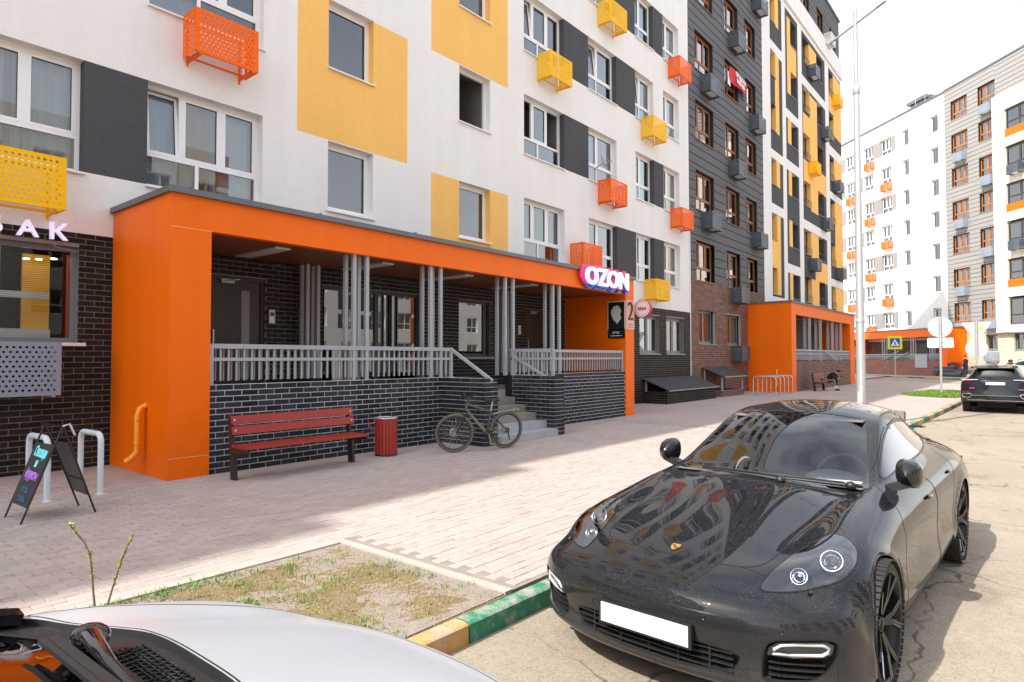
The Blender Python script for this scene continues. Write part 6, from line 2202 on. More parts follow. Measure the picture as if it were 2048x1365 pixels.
    wiper(t, [(.18, 1.565, .945), (.05, 1.56, .955), (-.20, 1.585, .955), (-.36, 1.62, .955)], ((-.42, 1.64, .962), (.14, 1.60, .962)), CM['trim'])
    wiper(t, [(.60, 1.66, .945), (.45, 1.625, .95), (.28, 1.60, .955), (.2, 1.59, .955)], ((.05, 1.585, .962), (.56, 1.665, .957)), CM['trim'])
    sp = MB()
    sp.prism([(4.66, 1.075), (4.86, 1.06), (4.87, 1.075), (4.68, 1.095)], 'x', -.55, .55)
    sp.box(-.3, -.27, 4.72, 4.80, 1.0, 1.07); sp.box(.27, .3, 4.72, 4.80, 1.0, 1.07)
    sp.build('rear_spoiler', paint, t)
    return t
# ------------------------------------------------------------------ street furniture
def bench(label, loc, rz, length, wood, back=.40):
    """x along the bench, -y towards the street side (front)."""
    t = thing('park_bench', label, 'bench', loc, rz, 'benches along the pavement')
    for sx in (0.03, length - .03):
        q = MB()
        a, b = sx - .022, sx + .022
        q.prism([(.02, 0), (-.11, 0), (-.075, .30), (-.06, .36), (-.42, .40), (-.45, .43), (-.45, .455), (-.02, .445), (.06, .90), (.115, .90), (.05, .40)], 'x', a, b)
        q.build('leg', M_['bench_leg'], t)
    for i in range(4):
        q = MB(); y = -.44 + i * .108
        q.box(0, length, y, y + .092, .447, .485)
        q.build('seat_slat', wood, t)
    for z, y in ((.62, -.025), (.765, .008)):
        q = MB()
        M = Matrix.Translation((0, y, z)) @ Matrix.Rotation(R(-10), 4, 'X')
        q.box(0, length, -.04, -.005, 0, .112, M=M)
        o = q.build('back_slat', wood, t)
        bm = MB()
        for x in (.04, length - .04):
            bm.lathe([(0, .004), (.008, .003), (.011, 0)], 10, M=M @ Matrix.Translation((x, -.04, .056)) @ Matrix.Rotation(R(90), 4, 'X'))
        bm.build('bolt', M_['white'], o, fix=False)
    return t
# local -y must face the street (+X world): rotate by +90
bench('red slatted bench with black legs in front of the near brick parapet', (-8.66, 4.38, 0), R(90), 2.02, M_['wood_red'])
bench('brown bench by the second porch with a person sitting on its right end', (-8.72, 34.55, 0), R(90), 1.75, M_['wood_brown'])

bn_ = thing('litter_bin', 'round red slatted litter bin standing between the red bench and the bicycle', 'litter bin', (-8.76, 7.20, 0))
n = 22
for k in range(n):
    a = 2 * math.pi * k / n
    q = MB()
    M = Matrix.Rotation(a, 4, 'Z') @ Matrix.Translation((.185, 0, 0))
    q.box(-.009, .009, -.0235, .0235, .035, .645, M=M)
    q.build('slat', M_['wood_red'], bn_)
q = MB(); q.lathe([(.0, .03), (.172, .03), (.172, .63), (.160, .63), (.160, .08), (0, .08)], 28); q.build('drum', M_['black'], bn_, fix=False)
q = MB(); q.lathe([(.196, .645), (.196, .662), (.15, .662), (.15, .645)], 32); q.build('rim', M_['steel'], bn_, fix=False)
q = MB(); q.lathe([(.19, .0), (.19, .035), (0, .035)], 28); q.build('foot', M_['black'], bn_, fix=False)
q = MB(); q.bar((-.12, -.20, .40), (-.17, -.27, .64), .05, .018); q.build('stub_plate', M_['wood_red'], bn_)

# ------------------------------------------------------------------ bicycle leaning on the stair cheek
def bicycle():
    P0, P1 = Vector((-8.08, 8.17, 0)), Vector((-7.72, 9.17, 0))              # front and rear contact points
    d = (P1 - P0).normalized()
    t = thing('bicycle', 'dusty grey mountain bike leaning against the brick stair wall of the near porch', 'bicycle', P0, math.atan2(d.y, d.x))
    lean = Matrix.Rotation(R(7), 4, 'X')                                      # towards the wall (local +y)
    WBX = (P1 - P0).length
    rad = .352
    tyre = mat("bike_tyre", (.14, .12, .095), .9, noise=(20, .3), bump=(60, .4, .003))
    rimm = mat("bike_rim", (.05, .055, .06), .45, .4)
    alloy = mat("bike_frame_grey", (.085, .10, .12), .32, .4, coat=.5, noise=(6, .25))
    mud = mat("bike_mud", (.25, .215, .16), .85, noise=(14, .35))
    blk = M_['black']
    def wheel(x, yaw):
        M = lean @ Matrix.Translation((x, 0, rad)) @ Matrix.Rotation(yaw, 4, 'Z') @ Matrix.Rotation(R(90), 4, 'X')
        q = MB()
        q.tube([M @ Vector(((rad - .026) * math.cos(a), (rad - .026) * math.sin(a), 0)) for a in np.linspace(0, 2 * math.pi, 56, endpoint=False)], .026, 10, closed=True)
        w = q.build('wheel', tyre, t, fix=False)
        q = MB()
        q.lathe([(rad - .05, -.012), (rad - .068, -.010), (rad - .072, 0), (rad - .068, .010), (rad - .05, .012), (rad - .05, -.012)], 56, M=M)
        q.build('rim', rimm, w, fix=False)
        q = MB()
        for k in range(32):
            a = 2 * math.pi * k / 32
            off = .35 if k % 2 else -.35
            zz = .03 if k % 4 < 2 else -.03
            q.bar(M @ Vector((.022 * math.cos(a + off * 3), .022 * math.sin(a + off * 3), zz)), M @ Vector(((rad - .07) * math.cos(a), (rad - .07) * math.sin(a), 0)), .0026)
        tag(q.build('spokes', M_['steel'], w, fix=False), kind='stuff')
        q = MB(); q.lathe([(0, -.05), (.012, -.05), (.02, -.04), (.02, .04), (.012, .05), (0, .05)], 14, M=M); q.build('hub', M_['steel'], w, fix=False)
        q = MB()
        ring = [(.078, -.055), (.078, -.052), (.045, -.052), (.045, -.055), (.078, -.055)]
        q.lathe(ring, 28, M=M)
        for k in range(5):
            a = 2 * math.pi * k / 5
            q.bar(M @ Vector((.02 * math.cos(a), .02 * math.sin(a), -.053)), M @ Vector((.05 * math.cos(a + .4), .05 * math.sin(a + .4), -.053)), .009, .003)
        q.build('brake_disc', mat("brake_disc", (.62, .50, .36), .35, .8), w, fix=False)
        return w
    wheel(0.0, R(-14)); wheel(WBX, 0)
    L = lambda x, y, z: lean @ Vector((x, y, z))
    BBk = L(.66, 0, .30)
    seat_top, head_t, head_b = L(.545 + .17, 0, .735), L(.225, 0, .885), L(.190, 0, .755)
    q = MB()
    q.tube([head_b, head_t], .024, 12)
    q.tube([head_t - (head_t - head_b) * .18, seat_top - (seat_top - BBk) * .06], [.021, .019], 12)
    q.tube([seat_top, BBk], .0185, 12)
    ax = L(WBX, 0, rad)
    for sgn in (-1, 1):
        e = lean.to_3x3() @ Vector((0, .055 * sgn, 0))
        s0 = lean.to_3x3() @ Vector((0, .02 * sgn, 0))
        q.tube([seat_top - (seat_top - BBk) * .10 + s0, ax + e], .0095, 8)
    fr = q.build('frame', alloy, t, fix=False)
    q = MB()
    q.tube([head_b + (head_t - head_b) * .15, BBk], [.026, .024], 12)
    for sgn in (-1, 1):
        e = lean.to_3x3() @ Vector((0, .055 * sgn, 0)); s0 = lean.to_3x3() @ Vector((0, .03 * sgn, 0))
        q.tube([BBk + s0, ax + e], .011, 8)
    q.build('down_tube', mud, fr, fix=False)
    q = MB()
    fx = L(0, 0, rad)
    crown = head_b + (head_b - head_t) * .12
    for sgn in (-1, 1):
        e = lean.to_3x3() @ Vector((0, .062 * sgn, 0))
        q.tube([crown + e, crown.lerp(fx, .5) + e], .015, 10)
        q.tube([crown.lerp(fx, .45) + e, fx + e], .020, 10)
    q.bar(crown + lean.to_3x3() @ Vector((0, -.075, 0)), crown + lean.to_3x3() @ Vector((0, .075, 0)), .04, .035)
    q.build('fork', blk, t, fix=False)
    q = MB()
    stem = head_t + (head_t - head_b).normalized() * .06
    fwd = L(.165, 0, 1.005)
    q.tube([head_t, stem, fwd], .017, 10)
    q.build('stem', alloy, t, fix=False)
    q = MB()
    yawR = Matrix.Rotation(R(-14), 3, 'Z')
    hb = [fwd + yawR @ Vector((x, y, z)) for x, y, z in ((.05, -.33, .03), (.025, -.16, .015), (0, 0, 0), (.025, .16, .015), (.05, .33, .03))]
    q.tube(hb, .012, 10)
    bar = q.build('handlebar', blk, t, fix=False)
    q = MB()
    for a, b in ((hb[0], hb[0].lerp(hb[1], .75)), (hb[4], hb[4].lerp(hb[3], .75))):
        q.tube([a, b], .0175, 10)
    q.build('grip', blk, bar, fix=False)
    q = MB()
    for p in (hb[1], hb[3]):
        q.bar(p, p + Vector((-.10, -.03, -.05)), .012, .018); q.bar(p + Vector((-.06, .0, -.01)), p + Vector((.03, 0, -.05)), .03)
    q.build('brake_lever', blk, bar)
    q = MB(); q.bar(hb[1] + Vector((.02, 0, -.02)), hb[1].lerp(hb[2], .5) + Vector((0, 0, -.03)), .035); q.build('bell', mat("bell_green", (.02, .35, .12), .4), bar)
    q = MB()
    for p in (hb[1], hb[3]):
        q.tube([p, p + Vector((-.09, 0, .03)), head_b + Vector((-.09, 0, .10)), crown], .0035, 6)
    q.build('cable', blk, bar, fix=False)
    sp_top = seat_top + (seat_top - BBk).normalized() * .155
    q = MB(); q.tube([seat_top - (seat_top - BBk).normalized() * .02, sp_top], .0145, 10); q.build('seat_post', M_['steel'], t, fix=False)
    q = MB()
    rows = [(-.15, .018, .0), (-.08, .024, .012), (0, .045, .016), (.06, .072, .018), (.105, .075, .016), (.13, .055, .006)]
    vs = []
    for x, w, z in rows:
        for j in range(12):
            a = 2 * math.pi * j / 12
            vs.append(tuple(sp_top + lean.to_3x3() @ Vector((x, w * math.cos(a), z + .022 + .024 * math.sin(a)))))
    fs = [(i * 12 + j, (i + 1) * 12 + j, (i + 1) * 12 + (j + 1) % 12, i * 12 + (j + 1) % 12) for i in range(5) for j in range(12)] + [tuple(range(12)), tuple(range(60, 72))]
    q.add(vs, fs, 0, True)
    sd = q.build('saddle', blk, t)
    q = MB(); ellipsoid(q, tuple(sp_top + Vector((-.02, -.06, .03))), (.03, .012, .012), 8, 10); q.build('saddle_mark', mat("saddle_red", (.5, .02, .05), .5), sd, fix=False)
    q = MB()
    A = lean @ Matrix.Translation((.66, -.05, .30)) @ Matrix.Rotation(R(90), 4, 'X')
    q.lathe([(.085, -.003), (.085, .003), (.06, .003), (.06, -.003), (.085, -.003)], 30, M=A)
    for k in range(4):
        a = k * math.pi / 2
        q.bar(A @ Vector((0, 0, 0)), A @ Vector((.07 * math.cos(a), .07 * math.sin(a), 0)), .014, .004)
    q.build('chainring', blk, t, fix=False)
    q = MB()
    ca = R(-72)
    for sgn in (-1, 1):
        p = L(.66, -.07 * sgn, .30); e = L(.66 + sgn * .17 * math.cos(ca), -.085 * sgn, .30 + sgn * .17 * math.sin(ca))
        q.bar(p, e, .018, .012)
    cr = q.build('crank', M_['steel'], t, fix=False)
    q = MB()
    for sgn in (-1, 1):
        e = L(.66 + sgn * .17 * math.cos(ca), -.135 * sgn, .30 + sgn * .17 * math.sin(ca))
        q.box(e.x - .045, e.x + .045, e.y - .04, e.y + .04, e.z - .012, e.z + .012)
    q.build('pedal', mud, cr, fix=False)
    q = MB()
    A2 = lean @ Matrix.Translation((WBX, -.035, rad)) @ Matrix.Rotation(R(90), 4, 'X')
    for k in range(7):
        q.lathe([(.052 - k * .005, k * .003), (.052 - k * .005, k * .003 + .0015), (.02, k * .003)], 22, M=A2)
    q.build('cassette', M_['black'], t, fix=False)
    q = MB()
    q.tube([L(WBX, -.06, rad), L(WBX + .015, -.07, rad - .07), L(WBX + .035, -.07, rad - .15), L(WBX + .055, -.07, rad - .18)], .012, 8)
    q.build('derailleur', blk, t, fix=False)
    q = MB()
    for z0, z1 in ((.385, rad + .045), (.215, rad - .19)):
        q.bar(L(.66, -.05, z0), L(WBX + (.05 if z0 < .3 else 0), -.05, z1), .006)
    q.build('chain', mud, t, fix=False)
    q = MB()                                                                  # rear mudguard standing off the wheel
    base = seat_top - (seat_top - BBk) * .16
    for i in range(10):
        f0, f1 = i / 10, (i + 1) / 10
        def gp(f, w):
            x = base.x + .015 + f * .56
            return lean.to_3x3() @ Vector((0, w, 0)) + Vector((x, base.y, base.z - .01 + .105 * f - .03 * f * f))
        w0, w1 = .022 + .02 * f0, .022 + .02 * f1
        q.add([gp(f0, -w0), gp(f0, w0), gp(f1, w1), gp(f1, -w1), gp(f0, 0) + Vector((0, 0, .014)), gp(f1, 0) + Vector((0, 0, .014))], ((0, 4, 5, 3), (4, 1, 2, 5)))
    e = gp(1, 0)
    q.box(e.x - .02, e.x + .02, e.y - .045, e.y + .045, e.z - .035, e.z + .01)
    q.build('mudguard', mud, t, fix=False)
    q = MB()
    for i in range(8):
        f0, f1 = i / 8, (i + 1) / 8
        gq = lambda f, w: crown + lean.to_3x3() @ Vector((-.03 + .36 * f, w, -.03 - .10 * f * f))
        q.add([gq(f0, -.03), gq(f0, .03), gq(f1, .03), gq(f1, -.03)], ((0, 1, 2, 3),))
    q.build('front_mudguard', mud, t, fix=False)
    return t
bicycle()

# ------------------------------------------------------------------ pavement sign, bike stands, rack
def a_frame():
    t = thing('pavement_sign', 'black folding A-board with chalk lettering standing before the kiosk', 'pavement sign', (0, 0, 0))
    blk = mat("board_black", (.010, .010, .012), .35)
    apexL, apexR = Vector((-8.44, 2.17, .97)), Vector((-7.94, 2.20, .97))
    fl = [Vector((-8.48, 1.84, 0)), Vector((-7.98, 1.86, 0))]          # front legs
    bl = [Vector((-8.49, 2.52, 0)), Vector((-7.99, 2.53, 0))]
    def panel(name, a0, a1, b0, b1, lo, hi, kids):
        q = MB()
        q.tube([a0, b0], .010, 8); q.tube([a1, b1], .010, 8); q.tube([a0, a1], .010, 8)
        fr = q.build(name, M_['black'], t, fix=False)
        P = lambda u, v: a0.lerp(a1, u).lerp(b0.lerp(b1, u), v)
        n = (a1 - a0).cross(b0 - a0).normalized()
        q = MB()
        vs = [P(.03, lo), P(.97, lo), P(.97, hi), P(.03, hi)]
        q.add(vs + [v - n * .008 for v in vs], ((0, 1, 2, 3), (7, 6, 5, 4), (0, 4, 5, 1), (1, 5, 6, 2), (2, 6, 7, 3), (3, 7, 4, 0)))
        q.build('board', blk, fr)
        q = MB(); q.bar(P(.03, .62), P(.97, .62), .014); q.build('cross_bar', M_['black'], fr)
        return P, n, fr
    P, n, fr = panel('front_leaf', apexL, apexR, fl[0], fl[1], .20, .84, True)
    if n.dot(EYE - apexL) < 0: n = -n
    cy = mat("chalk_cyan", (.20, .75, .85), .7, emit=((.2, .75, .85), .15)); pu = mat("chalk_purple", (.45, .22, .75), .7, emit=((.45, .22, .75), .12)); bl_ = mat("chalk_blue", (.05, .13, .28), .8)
    for txt, v, sz, m in (("Овощи", .30, .145, cy), ("и", .41, .12, cy), ("фрукты", .53, .135, pu), ("вход", .68, .085, bl_), ("здесь", .77, .085, bl_)):
        me = text_mesh(txt, sz, .002, offset=.004, shear=.15)
        o = link('lettering', me, m, fr)
        ex = (P(1, v) - P(0, v)).normalized(); ez = (P(.5, 0) - P(.5, 1)).normalized(); ey = ez.cross(ex)
        ez = ex.cross(-n).normalized() if False else ez
        M = Matrix((ex, ez, n)).transposed().to_4x4()
        o.matrix_basis = Matrix.Translation(P(.5, v) + n * .010) @ M
        w = max(q_.co.x for q_ in me.vertices) - min(q_.co.x for q_ in me.vertices)
        k = min(1, .36 / w)
        o.matrix_basis = o.matrix_basis @ Matrix.Diagonal((k, 1, 1, 1))
    panel('rear_leaf', apexR, apexL, bl[1], bl[0], .20, .80, False)
    q = MB(); q.tube([apexR, apexR + Vector((.03, .05, .02)), apexR + Vector((0.03, .10, -.10))], .012, 8); q.build('hinge', M_['steel'], t, fix=False)
    return t
a_frame()
def hoop(name, label, loc, rz, w, h, r, m, group, cat='bike stand'):
    t = thing(name, label, cat, loc, rz, group)
    q = MB()
    c = .10
    pts = [(0, 0, 0), (0, 0, h - c)]
    for a in np.linspace(0, math.pi / 2, 6): pts.append((c - c * math.cos(a), 0, h - c + c * math.sin(a)))
    for a in np.linspace(0, math.pi / 2, 6): pts.append((w - c + c * math.sin(a), 0, h - c + c * math.cos(a)))
    pts += [(w, 0, 0)]
    q.tube(pts, r, 12)
    q.build('hoop', m, t, fix=False)
    q = MB()
    for x in (0, w):
        q.lathe([(r + .025, 0), (r + .025, .006), (r, .008)], 14, M=Matrix.Translation((x, 0, 0)))
    q.build('foot_plate', m, t, fix=False)
    return t
pale = mat("stand_pale_paint", (.60, .66, .70), .4, noise=(6, .06))
hoop('bike_stand', 'pale steel hoop bike stand behind the A-board', (-9.06, 2.36, 0), R(183), .62, .74, .034, pale, 'steel hoop bike stands by the kiosk')
hoop('bike_stand', 'pale steel hoop bike stand next to the orange porch wall', (-9.04, 2.91, 0), R(183), .62, .74, .034, pale, 'steel hoop bike stands by the kiosk')
rk = thing('bike_rack', 'low row of galvanised bike hoops in front of the second orange porch', 'bike rack', (-10.0, 29.4, 0))
for k in range(5):
    q = MB()
    x, y = .22 * k * .0, .62 * k
    c = .12
    pts = [(0, y, 0), (0, y, .72)]
    for a in np.linspace(0, math.pi / 2, 5): pts.append((c - c * math.cos(a), y, .72 + c * math.sin(a)))
    for a in np.linspace(0, math.pi / 2, 5): pts.append((1.0 - c + c * math.sin(a), y, .72 + c * math.cos(a)))
    pts.append((1.0, y, 0))
    q.tube(pts, .024, 8)
    q.build('hoop', M_['steel'], rk, fix=False)
q = MB()
for x in (.02, .98):
    q.bar((x, -.1, .03), (x, 2.6, .03), .04, .02)
q.build('rail', M_['steel'], rk)

# ------------------------------------------------------------------ basement hatches
def hatch(label, s0, s1, out, zf, zw, bm, mm, posts, bh, nb):
    t = thing('basement_hatch', label, 'basement hatch', *NEAR, 'basement hatches along the wall')
    q = MB(); q.box(s0 + .01, s1 - .01, -out + .01, -.03, -.02, bh - .005); core = q.build('plinth', mm, t)
    masonry(core, s0, s1, -out, -.03, bh, bm, 77)
    z, k = 0, 0
    rg = random.Random(9)
    while z < bh - .02:
        h = min(.0765, bh - z - .004)
        x = s0 + .06 - (.13 if k % 2 else 0)
        while x < s1 - .06:
            a, b = max(x, s0 + .055), min(x + .25, s1 - .055)
            if b - a > .02:
                o = bpy.data.objects.new('brick', UNIT); COL.objects.link(o)
                o.material_slots[0].link = 'OBJECT'; o.material_slots[0].material = bm
                o.parent = core; o.location = ((a + b) / 2, -out + .02 + rg.uniform(-.002, .002), z + h / 2); o.scale = (b - a, .04, h)
            x += .2605
        z += .087; k += 1
    q = MB()
    q.add([(s0 - .08, -out - .12, zf), (s1 + .08, -out - .12, zf), (s1 + .08, -.02, zw), (s0 - .08, -.02, zw), (s0 - .08, -out - .12, zf - .03), (s1 + .08, -out - .12, zf - .03), (s1 + .08, -.02, zw - .03), (s0 - .08, -.02, zw - .03)],
          ((0, 1, 2, 3), (7, 6, 5, 4), (0, 4, 5, 1), (1, 5, 6, 2), (2, 6, 7, 3), (3, 7, 4, 0)))
    rf = q.build('roof', M_['sheet'], t)
    q = MB(); q.bar((s0 - .08, -out - .125, zf - .015), (s1 + .08, -out - .125, zf - .015), .012, .04); q.build('edge_strip', M_['sill_dark'], rf)
    q = MB()
    for x in ((s0 + .08, s1 - .08)):
        q.box(x - .03, x + .03, -out + .02, -out + .08, bh, zf - .03); q.box(x - .03, x + .03, -.12, -.06, bh, zw - .05)
    q.build('post', M_['greypaint'], t)
    q = MB(); q.box(s0 + .1, s1 - .1, -out + .15, -.05, bh - .01, bh + .01); q.build('pit_cover', M_['dark'], t)
    return t
hatch('long low basement hatch with a black sloping sheet roof on a black brick plinth', 21.55, 26.1, .98, .50, .93, M_['brick_black'], M_['mortar_dark'], True, .43, 0)
hatch('small basement hatch on a brown brick plinth with a raised black roof', 27.0, 29.6, .92, .88, 1.28, M_['brick_brown'], M_['mortar_brown'], True, .26, 0)

# ------------------------------------------------------------------ lamp post and signs
lp = thing('street_lamp', 'tall tapered galvanised lamp post with two thin slanting arms rising behind the black car', 'street lamp', (-3.39, 17.76, 0))
q = MB(); q.tube([(0, 0, 0), (0, 0, 2.6)], [.105, .10], 10); q.tube([(0, 0, 2.6), (0, 0, 8.4)], [.095, .070], 10); q.build('pole', M_['steel'], lp, fix=False)
q = MB(); q.lathe([(.075, 8.30), (.09, 8.32), (.09, 8.5), (.075, 8.52)], 16); q.lathe([(.105, 2.56), (.108, 2.58), (.108, 2.63), (.100, 2.65)], 16); q.build('collar', M_['steel'], lp, fix=False)
q = MB(); q.tube([(0, 0, 8.4), (0, 0, 10.45)], [.055, .05], 10); q.build('mast', M_['steel'], lp, fix=False)
dirv = Vector((-.74, .67, 0)).normalized()
q = MB(); q.bar(Vector((0, 0, 10.10)) - dirv * .75, Vector((0, 0, 10.10)) + dirv * .75, .05, .035); q.build('arm', M_['greypaint'], lp)
q = MB()
for sgn in (-1, 1):
    c = Vector((0, 0, 10.10)) + dirv * .75 * sgn
    q.bar(c, c + dirv * .30 * sgn, .07, .035)
q.build('lantern', M_['greypaint'], lp)
q = MB(); q.box(-.06, .06, -.115, -.10, .55, .85); q.build('service_door', M_['steel'], lp)

GS = mat("sign_back_grey", (.42, .44, .45), .55, .2, noise=(5, .1))
def sign_post(label, loc, h, name='road_sign', rz=0.0, r=.03, group=None):
    t = thing(name, label, 'road sign', loc, rz, group)
    q = MB(); q.tube([(0, 0, 0), (0, 0, h)], r, 12); q.build('post', M_['steel'], t, fix=False)
    return t
# faces point away (+y) from the viewer: we see their backs
s1 = sign_post('back of a road sign, a pale disc above a rounded plate in the grass', (-3.39, 34.79, 0), 3.55, r=.05, rz=R(8))
def disc(t, z, r, y, m, nm='disc_plate'):
    q = MB(); q.lathe([(0, -.008), (r, -.008), (r + .006, .0), (r, .012), (0, .012)], 40, M=Matrix.Translation((0, y, z)) @ Matrix.Rotation(R(90), 4, 'X'), smooth=False)
    return q.build(nm, m, t, fix=False)
def rrect(w, h, c=.06):
    out = []
    for cx, cy, a0 in ((w / 2 - c, h / 2 - c, 0), (-w / 2 + c, h / 2 - c, 90), (-w / 2 + c, -h / 2 + c, 180), (w / 2 - c, -h / 2 + c, 270)):
        for k in range(5):
            a = R(a0 + 22.5 * k); out.append((cx + c * math.cos(a), cy + c * math.sin(a)))
    return out
disc(s1, 3.08, .47, .06, mat('disc_back', (.52, .53, .53), .5, .2, noise=(4, .1)))
q = MB(); q.prism(rrect(1.0, .45), 'y', .055, .075, M=Matrix.Translation((0, 0, 2.36))); q.build('plate', mat('plate_back', (.68, .68, .67), .5), s1)
q = MB()
for z in (2.25, 2.46, 2.85, 3.25):
    q.box(-.07, .07, -.055, .06, z - .015, z + .015)
q.build('clamp', M_['steel'], s1)
s2 = sign_post('back of a road sign with a downward triangle over a grey disc', (-2.28, 38.6, 0), 3.5, r=.045, rz=R(4))
tri = [(-.56, .42), (.56, .42), (.60, .36), (.05, -.52), (-.05, -.52), (-.60, .36)]
q = MB(); q.prism(tri, 'y', .055, .07, M=Matrix.Translation((0, 0, 3.02))); tp = q.build('triangle_plate', GS, s2)
q = MB(); q.prism([(.16 + .10 * math.cos(a), .10 + .10 * math.sin(a)) for a in np.linspace(0, 6.28, 14, endpoint=False)], 'y', .048, .056, M=Matrix.Translation((0, 0, 3.02))); q.build('sticker', mat("sticker_yellow", (.75, .5, .05), .6), tp)
disc(s2, 2.13, .46, .06, GS)
s3 = sign_post('pedestrian crossing sign in a fluorescent yellow border at the junction', (-9.02, 60.5, ROAD_Z), 2.95, r=.035, rz=R(15))
q = MB(); q.prism(rrect(1.02, 1.08, .05), 'y', -.075, -.05, M=Matrix.Translation((0, 0, 3.05))); bd = q.build('yellow_board', mat("fluoro_yellow", (.62, .80, .02), .5), s3)
q = MB(); q.prism(rrect(.70, .74, .03), 'y', -.082, -.0755, M=Matrix.Translation((0, 0, 3.05))); q.build('blue_square', mat("sign_blue_square", (.02, .06, .36), .4), bd)
q = MB(); q.prism([(-.32, -.26), (.32, -.26), (0, .32)], 'y', -.088, -.0825, M=Matrix.Translation((0, 0, 3.03))); q.build('white_triangle', M_['white'], bd)
q = MB()
for a, b, w in (((0, .0, .08), (.0, 0, -.06), .07), ((0, 0, -.05), (.09, 0, -.20), .045), ((0, 0, -.05), (-.08, 0, -.20), .045), ((0, 0, .06), (.09, 0, -.02), .035), ((0, 0, .06), (-.09, 0, -.01), .035)):
    q.bar((a[0], -.091, 3.03 + a[2]), (b[0], -.091, 3.03 + b[2]), w, .006, up=(0, 1, 0))
q.lathe([(0, -.003), (.035, -.003), (.035, .003), (0, .003)], 14, M=Matrix.Translation((.0, -.091, 3.17)) @ Matrix.Rotation(R(90), 4, 'X'))
for k in range(4):
    q.box(-.26 + k * .14, -.19 + k * .14, -.0925, -.0885, 2.785, 2.81)
q.build('walking_figure', M_['black'], bd)
q = MB(); q.prism(rrect(.9, 1.0, .05), 'y', .02, .04, M=Matrix.Translation((-.30, .42, 3.05)) @ Matrix.Rotation(R(62), 4, 'Z')); q.build('second_plate', GS, s3)

# ------------------------------------------------------------------ two bare shoots in the soil bed
def shoot(label, base, pts, seed):
    t = thing('sapling', label, 'sapling', base, 0, 'bare shoots in the soil bed')
    rg = random.Random(seed)
    q = MB(); q.tube(pts, [.0075 - .005 * i / (len(pts) - 1) for i in range(len(pts))], 7)
    q.build('stem', mat("twig_bark", (.17, .12, .07), .8), t, fix=False)
    q = MB()
    for i in range(44):
        f = rg.uniform(.25, 1.0)
        k = min(int(f * (len(pts) - 1)), len(pts) - 2)
        p = Vector(pts[k]).lerp(Vector(pts[k + 1]), f * (len(pts) - 1) - k)
        for c in range(3):
            a = rg.uniform(0, 6.28); l = rg.uniform(.012, .030); up = rg.uniform(-.1, .9)
            d = Vector((math.cos(a), math.sin(a), up)).normalized(); s = d.cross(Vector((0, 0, 1))).normalized() * l * .35
            q.add([p, p + d * l * .5 + s, p + d * l, p + d * l * .5 - s], ((0, 1, 2, 3),))
    tag(q.build('leaves', mat("bud_leaf", (.34, .36, .05), .6), t, fix=False), kind='stuff')
    return t
ru, fu = Vector((_r.x, _r.y, 0)).normalized(), Vector((-_r.y, _r.x, 0)).normalized()
def twig(px):                                             # lateral offsets along the pavement direction, height
    return [tuple(Vector((.63 * a, .77 * a, h))) for a, h in px]
shoot('taller bare shoot curving left in the soil bed', (-4.80, 1.53, 0), twig([(0, 0), (-.015, .14), (-.028, .30), (-.04, .40), (-.075, .48), (-.125, .54), (-.165, .60)]), 1)
shoot('shorter bare shoot leaning right in the soil bed', (-4.78, 1.58, 0), twig([(0, 0), (.035, .14), (.075, .28), (.10, .36), (.135, .45), (.17, .51)]), 2)
# pavement of the far side with its painted kerb (in the far facade's own axes)
fpv = thing('far_pavement', None, None, *FARL)
fpv['kind'] = 'structure'
q = MB(); q.box(-22, 26, -5.2, 2, -.4, -.005); q.build('slab', M_['paving_far'], fpv)
for i in range(24):
    q = MB(); q.box(-22 + 2 * i, -20.02 + 2 * i, -5.32, -5.2, -.4, .005); q.build('kerb_stone', M_['kerb_green' if i % 2 else 'kerb_yellow'], fpv)
build_sports_car()
# ---------------------------------------------------------------- body variants
def _lat(y, zs, ys=(0, .01, .04, .09, .18, .27, .34, .38, .40, .41), xs=(0, .28, .50, .66, .79, .88, .935, .945, .945, .93), y0=None):
    return [(x, y - q, z) for x, q, z in zip(xs, ys, zs)]
_top = [[tuple(p) for p in r] for r in SPORT_ROWS[:18]]
SUV_ROWS = _top + [
    [(0, 3.45, 1.40), (.29, 3.45, 1.392), (.50, 3.45, 1.352), (.595, 3.45, 1.285), (.775, 3.45, 1.0), (.905, 3.45, .89), (.955, 3.45, .745), (.95, 3.45, .50), (.955, 3.45, .33), (.91, 3.45, .20)],
    [(0, 3.9, 1.375), (.29, 3.9, 1.367), (.49, 3.89, 1.325), (.585, 3.87, 1.255), (.755, 3.85, 1.03), (.905, 3.84, .92), (.968, 3.83, .76), (.97, 3.82, .53), (.965, 3.82, .37), (.94, 3.82, .24)],
    [(0, 4.28, 1.315), (.28, 4.27, 1.308), (.47, 4.24, 1.27), (.565, 4.2, 1.205), (.72, 4.14, 1.045), (.89, 4.08, .935), (.955, 4.05, .78), (.96, 4.04, .52), (.955, 4.04, .37), (.93, 4.04, .26)],
    _lat(4.37, (1.20, 1.195, 1.17, 1.12, 1.03, .925, .77, .52, .37, .26), xs=(0, .28, .48, .59, .735, .885, .95, .955, .95, .93)),
    _lat(4.47, (1.04, 1.037, 1.025, 1.005, .97, .90, .765, .52, .37, .26)),
    _lat(4.56, (.955, .955, .95, .94, .915, .865, .755, .52, .37, .26)),
    _lat(4.61, (.83, .83, .826, .82, .805, .775, .70, .52, .38, .27)),
    _lat(4.66, (.62, .62, .62, .615, .61, .595, .56, .48, .37, .27)),
    _lat(4.70, (.46, .46, .46, .455, .45, .445, .42, .39, .33, .26)),
    _lat(4.64, (.32, .32, .32, .32, .32, .315, .31, .295, .27, .24)),
]
